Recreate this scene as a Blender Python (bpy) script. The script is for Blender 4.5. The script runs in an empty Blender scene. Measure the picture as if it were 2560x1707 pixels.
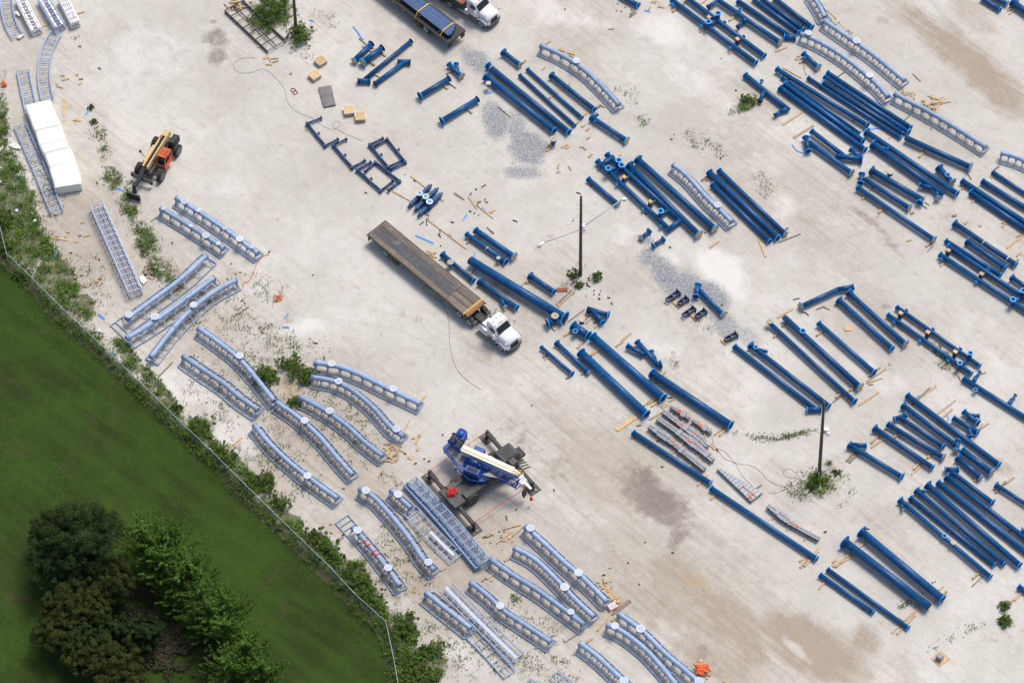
import bpy, math, random
import numpy as np
from mathutils import Vector, Matrix
random.seed(11)
scene = bpy.context.scene
COL = scene.collection

# ------------------------------------------------------------------ camera
F = 8000.0
DEP = math.radians(55.0)
DIST = 330.0
ROLL = math.radians(-2.0)
CAM = Vector((0, -DIST*math.cos(DEP), DIST*math.sin(DEP)))
fwd = Vector((0, math.cos(DEP), -math.sin(DEP)))
r0 = Vector((1, 0, 0)); u0 = Vector((0, math.sin(DEP), math.cos(DEP)))
RT = r0*math.cos(ROLL) + u0*math.sin(ROLL)
UP = -r0*math.sin(ROLL) + u0*math.cos(ROLL)
cd = bpy.data.cameras.new('camera'); cam = bpy.data.objects.new('camera', cd); COL.objects.link(cam)
cd.sensor_width = 36.0; cd.lens = F/2560*36.0; cd.clip_start = 1.0; cd.clip_end = 3000.0
m = Matrix.Identity(4)
for i in range(3):
    m[i][0] = RT[i]; m[i][1] = UP[i]; m[i][2] = -fwd[i]; m[i][3] = CAM[i]
cam.matrix_world = m
scene.camera = cam

# ------------------------------------------------------------------ sky, sun, exposure (bright thin overcast)
SUN_EL, SUN_AZ = math.radians(62), math.radians(38)      # azimuth measured from +Y towards +X
world = bpy.data.worlds.new("World"); scene.world = world; world.use_nodes = True
wn = world.node_tree
sky = wn.nodes.new('ShaderNodeTexSky'); sky.sky_type = 'NISHITA'; sky.sun_disc = False
sky.sun_elevation = SUN_EL; sky.sun_rotation = SUN_AZ
sky.dust_density = 4.0; sky.air_density = 1.0; sky.ozone_density = 1.0
wn.links.new(sky.outputs[0], wn.nodes['Background'].inputs[0])
wn.nodes['Background'].inputs[1].default_value = 0.115
sd = bpy.data.lights.new('sun', 'SUN'); sd.energy = 2.0; sd.angle = math.radians(20); sd.color = (1.0, 0.93, 0.84)
so = bpy.data.objects.new('sun', sd); COL.objects.link(so)
sdir = Vector((math.sin(SUN_AZ)*math.cos(SUN_EL), math.cos(SUN_AZ)*math.cos(SUN_EL), math.sin(SUN_EL)))
so.rotation_euler = sdir.to_track_quat('Z', 'Y').to_euler(); so.location = (0, 0, 80)
scene.view_settings.view_transform = 'Standard'; scene.view_settings.look = 'None'
scene.view_settings.gamma = 1.0; scene.view_settings.exposure = 0.34

# ------------------------------------------------------------------ photo pixel -> point on a level plane
S = 3.672
OX, OY = 0, 0
def T(c, r):
    global OX, OY
    OX = 640*c; OY = (0, 427, 854, 1280)[r]
def src(px, py, z=0.0):
    d = fwd*F + RT*(px-1280.0) - UP*(py-853.5)
    k = (z-CAM.z)/d.z
    return CAM + d*k
def G(x, y, z=0.0):
    return src(OX+x/S, OY+y/S, z)

# ------------------------------------------------------------------ mesh building
class MB:
    def __init__(s): s.v = []; s.f = []; s.s = []
    def add(s, vs, fs, smooth=False):
        n = len(s.v); s.v += [tuple(p) for p in vs]
        s.f += [tuple(i+n for i in f) for f in fs]
        if isinstance(smooth, bool): s.s += [smooth]*len(fs)
        else: s.s += smooth
        return s
    def box(s, c, a, b, d):
        c = Vector(c); a = Vector(a); b = Vector(b); d = Vector(d)
        vs = [c+i*a+j*b+k*d for k in (-1, 1) for j in (-1, 1) for i in (-1, 1)]
        return s.add(vs, [(0,2,3,1),(4,5,7,6),(0,1,5,4),(2,6,7,3),(0,4,6,2),(1,3,7,5)])
    def beam(s, p0, p1, w, h, up=(0,0,1)):
        p0 = Vector(p0); p1 = Vector(p1); t = (p1-p0); L = t.length; t.normalize()
        side = t.cross(Vector(up))
        if side.length < 1e-4: side = t.cross(Vector((0,1,0)))
        side.normalize(); u = side.cross(t)
        return s.box((p0+p1)/2, t*L/2, side*w/2, u*h/2)
    def tube(s, pts, r, n=14, caps=True):
        pts = [Vector(p) for p in pts]; rs = r if isinstance(r, (list, tuple)) else [r]*len(pts)
        t0 = (pts[1]-pts[0]).normalized()
        a = t0.cross(Vector((0,0,1)))
        if a.length < 1e-3: a = t0.cross(Vector((0,1,0)))
        a.normalize(); vs = []
        for i, p in enumerate(pts):
            if i == 0: t = t0
            elif i == len(pts)-1: t = (pts[i]-pts[i-1]).normalized()
            else: t = ((pts[i]-pts[i-1]).normalized()+(pts[i+1]-pts[i]).normalized()).normalized()
            a = (a - t*a.dot(t)).normalized(); b = t.cross(a)
            for k in range(n):
                th = 2*math.pi*k/n
                vs.append(p + (a*math.cos(th)+b*math.sin(th))*rs[i])
        fs = []; sm = []
        for i in range(len(pts)-1):
            for k in range(n):
                k2 = (k+1) % n
                fs.append((i*n+k, (i+1)*n+k, (i+1)*n+k2, i*n+k2)); sm.append(True)
        if caps:
            fs.append(tuple(range(n))); sm.append(False)
            m_ = (len(pts)-1)*n
            fs.append(tuple(m_+k for k in reversed(range(n)))); sm.append(False)
        return s.add(vs, fs, sm)
    def disc(s, c, nrm, r, t, n=20):
        c = Vector(c); nrm = Vector(nrm).normalized()
        return s.tube([c, c+nrm*t], r, n)
    def ring(s, c, nrm, ro, ri, t, n=22):
        c = Vector(c); nn = Vector(nrm).normalized()
        a = nn.cross(Vector((0,0,1)))
        if a.length < 1e-3: a = nn.cross(Vector((0,1,0)))
        a.normalize(); b = nn.cross(a); vs = []
        for (rr, h) in ((ro, 0), (ro, t), (ri, t), (ri, 0)):
            for k in range(n):
                th = 2*math.pi*k/n
                vs.append(c+nn*h+(a*math.cos(th)+b*math.sin(th))*rr)
        fs = []
        for q in range(4):
            q2 = (q+1) % 4
            for k in range(n):
                k2 = (k+1) % n
                fs.append((q*n+k, q*n+k2, q2*n+k2, q2*n+k))
        return s.add(vs, fs, False)
    def prism(s, poly, ext):
        n = len(poly); ext = Vector(ext); poly = [Vector(p) for p in poly]
        vs = poly + [p+ext for p in poly]
        fs = [tuple(reversed(range(n))), tuple(range(n, 2*n))]
        fs += [(i, (i+1) % n, n+(i+1) % n, n+i) for i in range(n)]
        return s.add(vs, fs)
    def loft(s, secs, smooth=False):
        n = len(secs[0]); vs = [p for q in secs for p in q]; fs = []
        for i in range(len(secs)-1):
            for k in range(n):
                k2 = (k+1) % n
                fs.append((i*n+k, i*n+k2, (i+1)*n+k2, (i+1)*n+k))
        fs2 = [tuple(reversed(range(n))), tuple((len(secs)-1)*n+k for k in range(n))]
        return s.add(vs, fs+fs2, [smooth]*len(fs)+[False, False])

WORLD = {}
def thing(name, label, cat, loc, group=None):
    o = bpy.data.objects.new(name, None); COL.objects.link(o)
    o.empty_display_size = 0.3
    o.location = loc; WORLD[o.name] = Vector(loc)
    o['label'] = label; o['category'] = cat
    if group: o['group'] = group
    return o
def obj(name, mb, mat, parent=None, loc=None):
    if not mb.v: return None
    if parent is not None: org = WORLD[parent.name]
    elif loc is not None: org = Vector(loc)
    else:
        org = Vector((0, 0, 0))
        for p in mb.v: org += Vector(p)
        org /= len(mb.v); org.z = min(p[2] for p in mb.v)
    me = bpy.data.meshes.new(name)
    me.from_pydata([(p[0]-org.x, p[1]-org.y, p[2]-org.z) for p in mb.v], [], mb.f)
    me.polygons.foreach_set('use_smooth', mb.s)
    me.update()
    o = bpy.data.objects.new(name, me); COL.objects.link(o)
    me.materials.append(mat)
    if parent is not None: o.parent = parent
    else: o.location = org
    WORLD[o.name] = org
    return o
def tag(o, label, cat, group=None, kind=None):
    if kind: o['kind'] = kind
    if label: o['label'] = label
    if cat: o['category'] = cat
    if group: o['group'] = group
    return o

# ------------------------------------------------------------------ materials
class N:
    def __init__(s, name):
        s.m = bpy.data.materials.new(name); s.m.use_nodes = True
        s.t = s.m.node_tree; s.bsdf = s.t.nodes['Principled BSDF']
    def n(s, typ, **kw):
        x = s.t.nodes.new(typ)
        for k, v in kw.items(): setattr(x, k, v)
        return x
    def l(s, a, b): s.t.links.new(a, b)
    def coord(s, scale=(1,1,1), rot=0.0, world=False):
        mp = s.n('ShaderNodeMapping')
        if world:
            g = s.n('ShaderNodeNewGeometry'); s.l(g.outputs['Position'], mp.inputs['Vector'])
        else:
            c = s.n('ShaderNodeTexCoord'); s.l(c.outputs['Object'], mp.inputs['Vector'])
        if rot:
            mp.vector_type = 'TEXTURE'; scale = tuple(1/x for x in scale)
        mp.inputs['Scale'].default_value = scale; mp.inputs['Rotation'].default_value = (0, 0, rot)
        return mp.outputs['Vector']
    def noise(s, vec, scale, detail=4, rough=0.55, dist=0.0):
        x = s.n('ShaderNodeTexNoise'); x.inputs['Scale'].default_value = scale
        x.inputs['Detail'].default_value = detail; x.inputs['Roughness'].default_value = rough
        x.inputs['Distortion'].default_value = dist; s.l(vec, x.inputs['Vector']); return x.outputs['Fac']
    def ramp(s, fac, p0, p1, c0=(0,0,0,1), c1=(1,1,1,1)):
        x = s.n('ShaderNodeValToRGB'); x.color_ramp.elements[0].position = p0; x.color_ramp.elements[1].position = p1
        x.color_ramp.elements[0].color = c0; x.color_ramp.elements[1].color = c1
        s.l(fac, x.inputs['Fac']); return x.outputs['Color']
    def mix(s, fac, a, b, typ='MIX'):
        x = s.n('ShaderNodeMix'); x.data_type = 'RGBA'; x.blend_type = typ
        for v, i in ((fac, 0), (a, 6), (b, 7)):
            if hasattr(v, 'links'): s.l(v, x.inputs[i])
            elif i == 0: x.inputs[0].default_value = v
            else: x.inputs[i].default_value = (*v, 1) if len(v) == 3 else v
        return x.outputs[2]
    def math(s, op, a, b=0.0, clamp=False):
        x = s.n('ShaderNodeMath', operation=op); x.use_clamp = clamp
        for v, i in ((a, 0), (b, 1)):
            if hasattr(v, 'links'): s.l(v, x.inputs[i])
            else: x.inputs[i].default_value = v
        return x.outputs[0]
    def bump(s, h, strength=0.3, dist=0.05):
        x = s.n('ShaderNodeBump'); x.inputs['Strength'].default_value = strength; x.inputs['Distance'].default_value = dist
        s.l(h, x.inputs['Height']); s.l(x.outputs[0], s.bsdf.inputs['Normal'])
    def attr(s, name):
        x = s.n('ShaderNodeAttribute'); x.attribute_name = name; return x.outputs['Fac']
def paint(name, col, rough=0.45, metal=0.0, var=0.25, scale=1.5, dirt=None, dirtamt=0.35, spec=0.5, island=False, rnd=True):
    q = N(name); vec = q.coord()
    a = q.noise(vec, scale, 5)
    dark = tuple(c*(1-var) for c in col); lite = tuple(min(1, c*(1+var)) for c in col)
    c = q.mix(q.ramp(a, 0.3, 0.7), dark, lite)
    if dirt:
        b = q.noise(vec, scale*3.7, 6, 0.65)
        c = q.mix(q.math('MULTIPLY', q.ramp(b, 0.52, 0.72), dirtamt), c, dirt)
    if island:
        g = q.n('ShaderNodeNewGeometry'); k = q.ramp(g.outputs['Random Per Island'], 0, 1, (.55,.55,.55,1), (1.45,1.45,1.45,1))
        c = q.mix(1.0, c, k, 'MULTIPLY')
    elif rnd:
        oi = q.n('ShaderNodeObjectInfo'); k = q.ramp(oi.outputs['Random'], 0, 1, (.86,.86,.86,1), (1.12,1.12,1.12,1))
        c = q.mix(1.0, c, k, 'MULTIPLY')
    q.l(c, q.bsdf.inputs['Base Color'])
    q.bsdf.inputs['Roughness'].default_value = rough; q.bsdf.inputs['Metallic'].default_value = metal
    q.bsdf.inputs['Specular IOR Level'].default_value = spec
    return q.m
M = {}
M['navy'] = paint('navy_paint', (0.001, 0.074, 0.225), 0.38, dirt=(.10,.15,.20), dirtamt=.5, var=.22, scale=.9, spec=.35)
M['dnavy'] = paint('dark_navy_paint', (0.004, 0.045, 0.150), 0.45, dirt=(.05,.06,.08), dirtamt=.35)
M['bright'] = paint('bright_blue_tape', (0.0, 0.36, 1.0), 0.5, var=.15)
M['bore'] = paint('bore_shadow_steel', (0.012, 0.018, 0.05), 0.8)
M['peri'] = paint('periwinkle_paint', (0.285, 0.385, 0.56), 0.5, dirt=(.26,.27,.28), dirtamt=.45, var=.16)
M['cream'] = paint('cream_primer', (0.62, 0.62, 0.60), 0.6, var=.1)
M['ply'] = paint('plywood', (0.58, 0.40, 0.20), 0.8, var=.2, scale=4, dirt=(.3,.2,.1))
M['timber'] = paint('timber', (0.50, 0.36, 0.22), 0.85, var=.28, scale=3, dirt=(.25,.19,.13))
M['oldwood'] = paint('weathered_wood', (0.27, 0.22, 0.18), 0.9, var=.3, scale=3, dirt=(.12,.10,.08))
M['white'] = paint('white_paint', (0.80, 0.81, 0.83), 0.35, var=.03, rnd=False)
M['chrome'] = paint('polished_metal', (0.75, 0.77, 0.80), 0.2, metal=.85, var=.1)
M['glass'] = paint('dark_glass', (0.012, 0.02, 0.028), 0.08, var=.1, rnd=False)
M['black'] = paint('black_steel', (0.022, 0.023, 0.026), 0.6, var=.3, dirt=(.12,.11,.10), dirtamt=.4)
M['rubber'] = paint('tyre_rubber', (0.05, 0.048, 0.046), 0.85, var=.3, dirt=(.2,.18,.16), dirtamt=.45)
M['grey'] = paint('grey_steel', (0.23, 0.24, 0.26), 0.5, var=.2)
M['dgrey'] = paint('dark_grey_steel', (0.055, 0.058, 0.062), 0.6, var=.3, dirt=(.16,.13,.11), dirtamt=.6, rnd=False)
M['craneblue'] = paint('crane_blue', (0.010, 0.070, 0.33), 0.42, dirt=(.08,.10,.16), var=.2)
M['boomcream'] = paint('boom_cream', (0.72, 0.68, 0.56), 0.45, dirt=(.45,.33,.18), var=.06, dirtamt=.5)
M['orange'] = paint('orange_paint', (0.72, 0.13, 0.03), 0.5, dirt=(.3,.12,.08))
M['yellow'] = paint('yellow_paint', (0.72, 0.52, 0.10), 0.45, var=.1)
M['tan'] = paint('tan_boom_paint', (0.66, 0.47, 0.20), 0.45, dirt=(.4,.3,.16), var=.1)
M['strap'] = paint('yellow_strap', (0.80, 0.50, 0.02), 0.6)
M['red'] = paint('red_tape', (0.70, 0.03, 0.03), 0.6)
M['bluestrip'] = paint('blue_plastic', (0.02, 0.27, 0.80), 0.4)
M['foil'] = paint('clear_wrap_over_steel', (0.17, 0.19, 0.23), 0.34, metal=.2, var=.45, scale=5, dirt=(.08,.09,.11), dirtamt=.7)
M['tarp'] = paint('white_tarp', (0.80, 0.81, 0.74), 0.5, var=.06, scale=.6)
M['polewood'] = paint('pole_wood', (0.085, 0.075, 0.052), 0.9, var=.35, scale=2)
M['leafdark'] = paint('dark_leaves', (0.016, 0.036, 0.007), 0.75, var=.5, scale=.5, island=True, spec=.2)
M['leafolive'] = paint('olive_leaves', (0.030, 0.041, 0.005), 0.75, var=.5, scale=.5, island=True, spec=.2)
M['leafbrown'] = paint('brownish_leaves', (0.024, 0.034, 0.006), 0.75, var=.4, scale=.5, island=True, spec=.2)
M['leafconif'] = paint('conifer_needles', (0.055, 0.115, 0.014), 0.75, var=.4, scale=.5, island=True, spec=.2)
M['leafshrub'] = paint('shrub_leaves', (0.065, 0.125, 0.016), 0.75, var=.4, scale=1, island=True, spec=.2)
M['weed'] = paint('weed_leaves', (0.075, 0.115, 0.022), 0.8, var=.4, scale=.4, island=True, spec=.2)
M['dryweed'] = paint('dry_weed_leaves', (0.20, 0.17, 0.09), 0.85, var=.4, scale=.4, island=True, spec=.2)
M['bark'] = paint('bark', (0.07, 0.055, 0.04), 0.9, var=.3)
M['galv'] = paint('galvanised_wire', (0.42, 0.50, 0.52), 0.5, metal=.1, var=.15)
M['rust'] = paint('rusty_brown', (0.30, 0.11, 0.04), 0.8)
# chain link: wires modelled in the pattern, open between them
def chainlink():
    q = N('chain_link_mesh'); v = q.coord(world=True)
    x = q.n('ShaderNodeTexWave'); x.wave_type = 'BANDS'; x.bands_direction = 'DIAGONAL'; x.inputs['Scale'].default_value = 6.0
    q.l(v, x.inputs['Vector'])
    fac = q.ramp(x.outputs['Fac'], 0.70, 0.78, (0,0,0,1), (1,1,1,1))
    q.bsdf.inputs['Base Color'].default_value = (.20,.24,.24,1); q.bsdf.inputs['Roughness'].default_value = .5
    tr = q.n('ShaderNodeBsdfTransparent'); mx = q.n('ShaderNodeMixShader')
    q.l(fac, mx.inputs[0]); q.l(tr.outputs[0], mx.inputs[1]); q.l(q.bsdf.outputs[0], mx.inputs[2])
    q.l(mx.outputs[0], q.t.nodes['Material Output'].inputs['Surface'])
    return q.m
M['mesh'] = chainlink()
# ------------------------------------------------------------------ value noise for stain outlines
def vnoise(x, y, seed):
    xi = np.floor(x).astype(np.int64); yi = np.floor(y).astype(np.int64)
    xf = x-xi; yf = y-yi
    def h(a, b):
        n = (a*374761393 + b*668265263 + seed*1442695041) & 0xFFFFFFFF
        n = ((n ^ (n >> 13))*1274126177) & 0xFFFFFFFF
        return ((n ^ (n >> 16)) & 0xFFFF)/65535.0
    u = xf*xf*(3-2*xf); v = yf*yf*(3-2*yf)
    return (h(xi, yi)*(1-u)+h(xi+1, yi)*u)*(1-v)+(h(xi, yi+1)*(1-u)+h(xi+1, yi+1)*u)*v
def fbm(x, y, seed, octv=4):
    a = 0; w = 1; t = 0
    for i in range(octv):
        a = a+w*vnoise(x*2**i, y*2**i, seed+i*17); t += w; w *= .55
    return a/t

# ------------------------------------------------------------------ fence line (top rail as seen), used for lawn edge too
FT = []
for (c, r, pts) in ((0,1,[(-420,-500),(-60,300),(0,520),(60,760),(300,990),(560,1250)]), (0,2,[(900,0),(1180,270),(1440,520),(1640,720),(1900,960),(2250,1310)]),
                    (1,3,[(160,0),(420,250),(700,520),(900,740),(1190,1000),(1250,1270),(1310,1600),(1420,2100)])):
    T(c, r)
    for (x, y) in pts:
        p = G(x, y, 1.85); FT.append(Vector((p.x, p.y, 0)))

# ------------------------------------------------------------------ ground: one sheet to the horizon, stains placed where they lie
def axis(lo, hi, step, far):
    a = list(np.arange(lo, hi+1e-6, step)); s = step; x = hi
    while x < far: s *= 1.6; x += s; a.append(x)
    s = step; x = lo
    while x > -far: s *= 1.6; x -= s; a.insert(0, x)
    return np.array(a)
gx = axis(-62, 62, .3, 1500); gy = axis(-52, 56, .3, 1500)
XX, YY = np.meshgrid(gx, gy); X = XX.ravel(); Y = YY.ravel()
dx = X-CAM.x; dy = Y-CAM.y; dz = -CAM.z
zc = dx*fwd.x+dy*fwd.y+dz*fwd.z; zc = np.where(zc < 5, 5, zc)
PX = 1280+F*(dx*RT.x+dy*RT.y+dz*RT.z)/zc; PY = 853.5-F*(dx*UP.x+dy*UP.y+dz*UP.z)/zc
N1 = fbm(X/3.2, Y/3.2, 3); N2 = fbm(X/1.1, Y/1.1, 9); N3 = fbm(X/9.0, Y/9.0, 21)
att = {k: np.zeros_like(X) for k in ('gravel', 'damp', 'brown', 'pale', 'green', 'ochre', 'tyre')}
def patch(kind, x, y, rx, ry, ang=0, st=1.0, soft=.9):
    cx = OX+x/S; cy = OY+y/S; a = math.radians(ang); ca, sa = math.cos(a), math.sin(a)
    ux = (PX-cx)*ca+(PY-cy)*sa; uy = -(PX-cx)*sa+(PY-cy)*ca
    d = np.sqrt((ux/(rx/S))**2+(uy/(ry/S))**2)+(N1-.5)*.7+(N2-.5)*.5
    v = np.clip((1+soft/2-d)/soft, 0, 1)*st
    att[kind] = np.maximum(att[kind], v)
T(0,1); patch('brown',1500,1150,1100,500,30,.55,1.2); patch('brown',700,600,500,700,0,.6,1.2)
T(0,2); patch('brown',2000,300,700,400,35,.45,1.2)
T(1,2); patch('brown',500,900,800,700,35,.6,1.2); patch('brown',900,300,500,250,30,.45,1.2)
T(2,2); patch('brown',900,1200,1100,500,40,.6,1.4)
T(2,3); patch('brown',500,700,900,500,35,.6,1.4); patch('brown',1700,900,1100,500,40,.75,1.4)
T(1,3); patch('brown',1700,500,800,700,35,.65,1.2)
T(1,2); patch('green',650,750,500,260,38,.42,1.2); patch('green',150,1000,260,200,38,.42,1.2); patch('green',300,60,350,120,10,.5,1); patch('green',500,1330,260,120,35,.35,1)
T(0,2); patch('green',2000,450,330,230,35,.36,1.2); patch('green',2200,1050,200,180,35,.45,1.2)
T(0,1); patch('green',1900,1250,420,160,-30,.45,1.2); patch('green',350,200,260,420,0,.45,1.2); patch('green',750,1050,260,260,0,.38,1.2)
T(1,3); patch('green',1250,500,350,450,30,.42,1.2); patch('green',1750,1250,350,250,30,.42,1.2); patch('green',2200,1100,260,200,30,.3,1.2)
T(2,3); patch('green',150,1000,300,160,35,.36,1.2); patch('green',250,1400,330,130,20,.4,1.2)
T(1,0)
patch('gravel',2020,560,190,100,30,.9); patch('gravel',2200,1120,120,190,-30,.9)
patch('green',120,130,200,150,20,.9); patch('green',400,310,110,110,0,.8); patch('green',440,470,90,110,0,.35); patch('green',640,150,160,90,20,.25)
patch('damp',650,855,60,25,0,.3)
T(2,0)
patch('gravel',60,1120,80,120,-30,.7); patch('gravel',150,1350,190,170,45,.95); patch('gravel',40,1200,90,150,0,.8)
patch('pale',1350,260,260,150,20,.7); patch('pale',1750,800,500,120,35,.5); patch('pale',500,150,420,110,15,.6)
patch('green',2150,970,150,70,-25,.7); patch('green',1700,1290,140,90,30,.5); patch('green',1900,1385,110,50,10,.4); patch('green',1040,860,120,110,40,.35); patch('green',1190,1110,70,60,40,.5)
T(0,0)
patch('damp',1990,360,95,75,0,.75); patch('damp',1900,350,50,60,0,.4); patch('damp',1990,520,80,85,0,.8); patch('damp',1965,198,38,22,0,.7)
patch('brown',480,500,420,300,0,.25); patch('green',20,1200,60,400,0,.9); patch('green',90,1500,100,120,0,.8)
patch('brown',250,800,300,600,0,.35); patch('green',910,1230,80,60,0,.6); patch('green',960,1420,60,110,0,.6); patch('green',680,345,60,25,0,.4)
patch('pale',1300,500,500,300,0,.4)
T(0,1)
patch('green',120,250,200,330,0,.95,.4); patch('green',260,640,190,300,-20,.95,.4); patch('green',520,1000,190,300,-25,.9,.4); patch('green',760,1250,110,130,-30,.9,.4)
patch('green',1040,60,80,120,-20,.8); patch('green',1200,330,110,240,-5,.6); patch('green',1330,620,120,190,-25,.7); patch('green',1500,900,120,160,-20,.7)
patch('green',1170,480,150,60,0,.4); patch('brown',800,800,420,800,0,.45); patch('green',2100,1300,200,110,0,.35); patch('green',1620,1100,110,70,0,.6)
patch('green',1750,1150,120,60,-30,.5); patch('green',2200,1450,260,160,20,.4); patch('pale',2000,150,400,200,0,.3)
T(1,1)
patch('green',100,1080,160,120,30,.35); patch('green',90,1480,170,120,0,.5); patch('pale',450,1430,190,80,-15,.7)
patch('damp',1350,1330,330,35,12,.22); patch('brown',820,1060,120,60,0,.35); patch('gravel',2180,1130,150,75,38,.55); patch('damp',2230,1060,130,90,38,.5)
patch('damp',1060,560,130,60,0,.15)
T(2,1)
patch('gravel',120,20,180,70,0,.8); patch('gravel',1220,640,120,60,20,.9); patch('gravel',1260,790,110,110,45,.8); patch('gravel',1420,950,230,110,45,1); patch('gravel',1600,1080,190,170,30,1)
patch('gravel',1830,1180,200,140,45,.95); patch('gravel',1950,1400,200,130,45,.75); patch('gravel',2150,1520,200,90,40,.6)
patch('pale',1930,930,280,150,35,1); patch('pale',1430,810,130,70,15,.7); patch('pale',1000,620,160,110,0,.5)
patch('green',620,960,190,90,10,.35); patch('green',560,1060,120,80,0,.35); patch('green',1730,1400,130,40,35,.4)
patch('green',2300,120,150,110,50,.35); patch('green',230,1270,160,50,30,.3); patch('damp',400,560,60,90,30,.2)
T(3,0)
patch('brown',1450,250,420,110,36,.85); patch('brown',1850,560,480,170,42,1); patch('brown',2150,820,300,160,42,.9); patch('brown',1900,150,260,120,40,.6); patch('brown',1060,190,70,30,20,.6)
patch('green',1450,1080,230,60,30,.3); patch('green',640,260,160,50,35,.5); patch('green',1180,870,70,60,0,.35); patch('green',1700,1200,240,50,30,.3)
T(3,1)
patch('damp',950,480,260,40,40,.5); patch('damp',1130,680,140,25,48,.5); patch('damp',1095,1245,55,30,0,.6); patch('gravel',1090,1060,130,70,40,.25); patch('brown',1700,500,220,200,30,.35); patch('damp',1250,1450,110,60,40,.5)
patch('pale',150,330,160,160,0,.5)
T(0,2)
patch('green',1180,130,60,190,-40,.9,.3); patch('green',1460,430,60,270,-40,.9,.3); patch('green',1850,830,90,160,-20,1,.3); patch('green',2100,1080,80,240,-45,1,.3); patch('green',2280,1290,90,150,-40,1,.3)
patch('pale',1750,420,330,200,35,.7); patch('pale',2150,850,260,220,30,.7); patch('green',2100,640,260,140,30,.35); patch('green',2250,150,160,190,0,.5); patch('green',1900,700,160,60,30,.3)
T(1,2)
patch('green',90,330,150,120,40,.9); patch('green',330,230,260,70,15,.8); patch('green',440,330,90,90,0,.8); patch('green',300,120,330,90,0,.4); patch('green',370,555,70,60,0,.9)
patch('green',800,700,330,170,35,.45); patch('green',930,930,120,130,0,.45); patch('green',120,660,190,160,20,.35); patch('green',90,1300,90,90,0,.9); patch('green',220,1470,130,80,0,.7)
patch('ochre',310,400,150,90,30,.7); patch('brown',950,1200,600,330,35,.6); patch('green',1250,1270,130,50,20,.5); patch('brown',1700,1350,500,200,35,.4); patch('green',1150,860,90,60,0,.4)
T(2,2)
patch('damp',150,950,420,140,38,.30); patch('brown',1200,1350,520,230,40,.75); patch('damp',1250,1250,160,90,40,.8); patch('damp',1330,1450,330,160,35,.9); patch('brown',600,1150,500,140,40,.35)
patch('green',2290,880,160,22,5,.6); patch('green',1500,170,60,60,0,.5); patch('green',2050,850,30,30,0,.6); patch('pale',1300,60,330,120,10,.3)
T(3,2)
patch('green',220,860,260,25,-12,.7); patch('green',430,1300,200,120,10,.8); patch('green',280,1380,170,90,20,.6); patch('green',620,1220,160,60,30,.4); patch('green',700,1400,160,110,0,.25)
patch('gravel',1420,720,220,110,40,.3); patch('brown',2150,1150,120,80,30,.6); patch('green',1560,100,160,50,40,.6); patch('green',1640,220,120,50,20,.5); patch('pale',1000,330,330,120,30,.5)
T(0,3); 
T(1,3)
patch('green',330,130,90,200,-40,1,.3); patch('green',600,330,110,230,-38,1,.3); patch('green',900,600,140,190,-38,1,.3); patch('green',1080,800,90,160,-35,1,.3); patch('green',1400,1130,110,190,0,1,.3); patch('green',1560,1420,260,190,20,.9,.4)
patch('brown',1650,560,420,90,-22,.8); patch('brown',2200,200,330,200,35,.6); patch('brown',650,90,260,120,35,.5); patch('green',1250,340,180,110,35,.5); patch('green',1300,560,160,200,0,.35); patch('green',1230,790,150,70,20,.5)
patch('green',1620,1080,120,90,30,.5); patch('green',2100,1380,200,120,30,.3); patch('brown',1500,900,300,120,35,.4); patch('pale',1950,1350,300,160,35,.5)
T(2,3)
patch('damp',1350,30,260,80,30,.9); patch('damp',1500,230,70,140,30,.7); patch('brown',1000,300,420,160,42,.5); patch('brown',1500,600,420,200,42,.8); patch('brown',2000,1000,520,260,42,.95); patch('brown',1900,1400,420,200,30,.8); patch('ochre',1700,620,120,70,20,.8)
patch('brown',450,950,500,90,-35,.6); patch('green',30,790,60,40,0,.6); patch('green',450,1370,80,40,0,.5); patch('damp',1740,1300,55,150,5,.5); patch('pale',1450,1100,160,160,0,.4); patch('brown',900,1380,400,160,30,.3)
T(3,3)
patch('brown',400,1250,700,230,30,1); patch('brown',900,1180,160,110,50,.8); patch('brown',80,900,330,130,42,.5); patch('green',2170,865,60,45,0,.9); patch('green',2170,1010,60,60,0,.9); patch('green',1220,870,40,30,0,.8); patch('green',1290,835,35,25,0,.8)
patch('green',1700,1150,330,60,-25,.25); patch('pale',260,1260,170,35,42,.6); patch('pale',60,1350,130,22,42,.5); patch('damp',2000,1130,260,110,0,.2); patch('pale',1800,900,300,150,20,.3)
def tyre(c, r, pts, st=.6, gap=1.9, w=.28):
    T(c, r); ps = [G(x, y) for x, y in pts]; out = []
    for i in range(len(ps)-1):
        for k in range(6): out.append(ps[i].lerp(ps[i+1], k/6))
    out.append(ps[-1])
    for A, B in zip(out[:-1], out[1:]):
        d_ = (B-A); L_ = d_.length; ux, uy = d_.x/L_, d_.y/L_
        k = (np.abs(X-A.x) < 4+L_) & (np.abs(Y-A.y) < 4+L_); i_ = np.nonzero(k)[0]
        t_ = (X[i_]-A.x)*ux+(Y[i_]-A.y)*uy; s_ = (X[i_]-A.x)*-uy+(Y[i_]-A.y)*ux
        v = np.where((t_ > -.2) & (t_ < L_+.2), np.clip(1.3-np.abs(np.abs(s_)-gap/2)/w, 0, 1)*st, 0)
        att['tyre'][i_] = np.maximum(att['tyre'][i_], v)
tyre(1,1,[(180,-300),(300,100),(480,480),(500,800),(460,1100),(300,1450),(100,1800)],.5)
tyre(1,1,[(300,1250),(700,1290),(1000,1330),(1400,1420),(1800,1600),(2300,1900)],.6)
tyre(1,1,[(-300,-500),(200,0),(700,450),(1000,900),(1500,1350),(2100,1750)],.45)
tyre(2,2,[(-900,-300),(-200,300),(400,800),(1000,1200),(1700,1700),(2400,2300)],.6)
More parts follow.
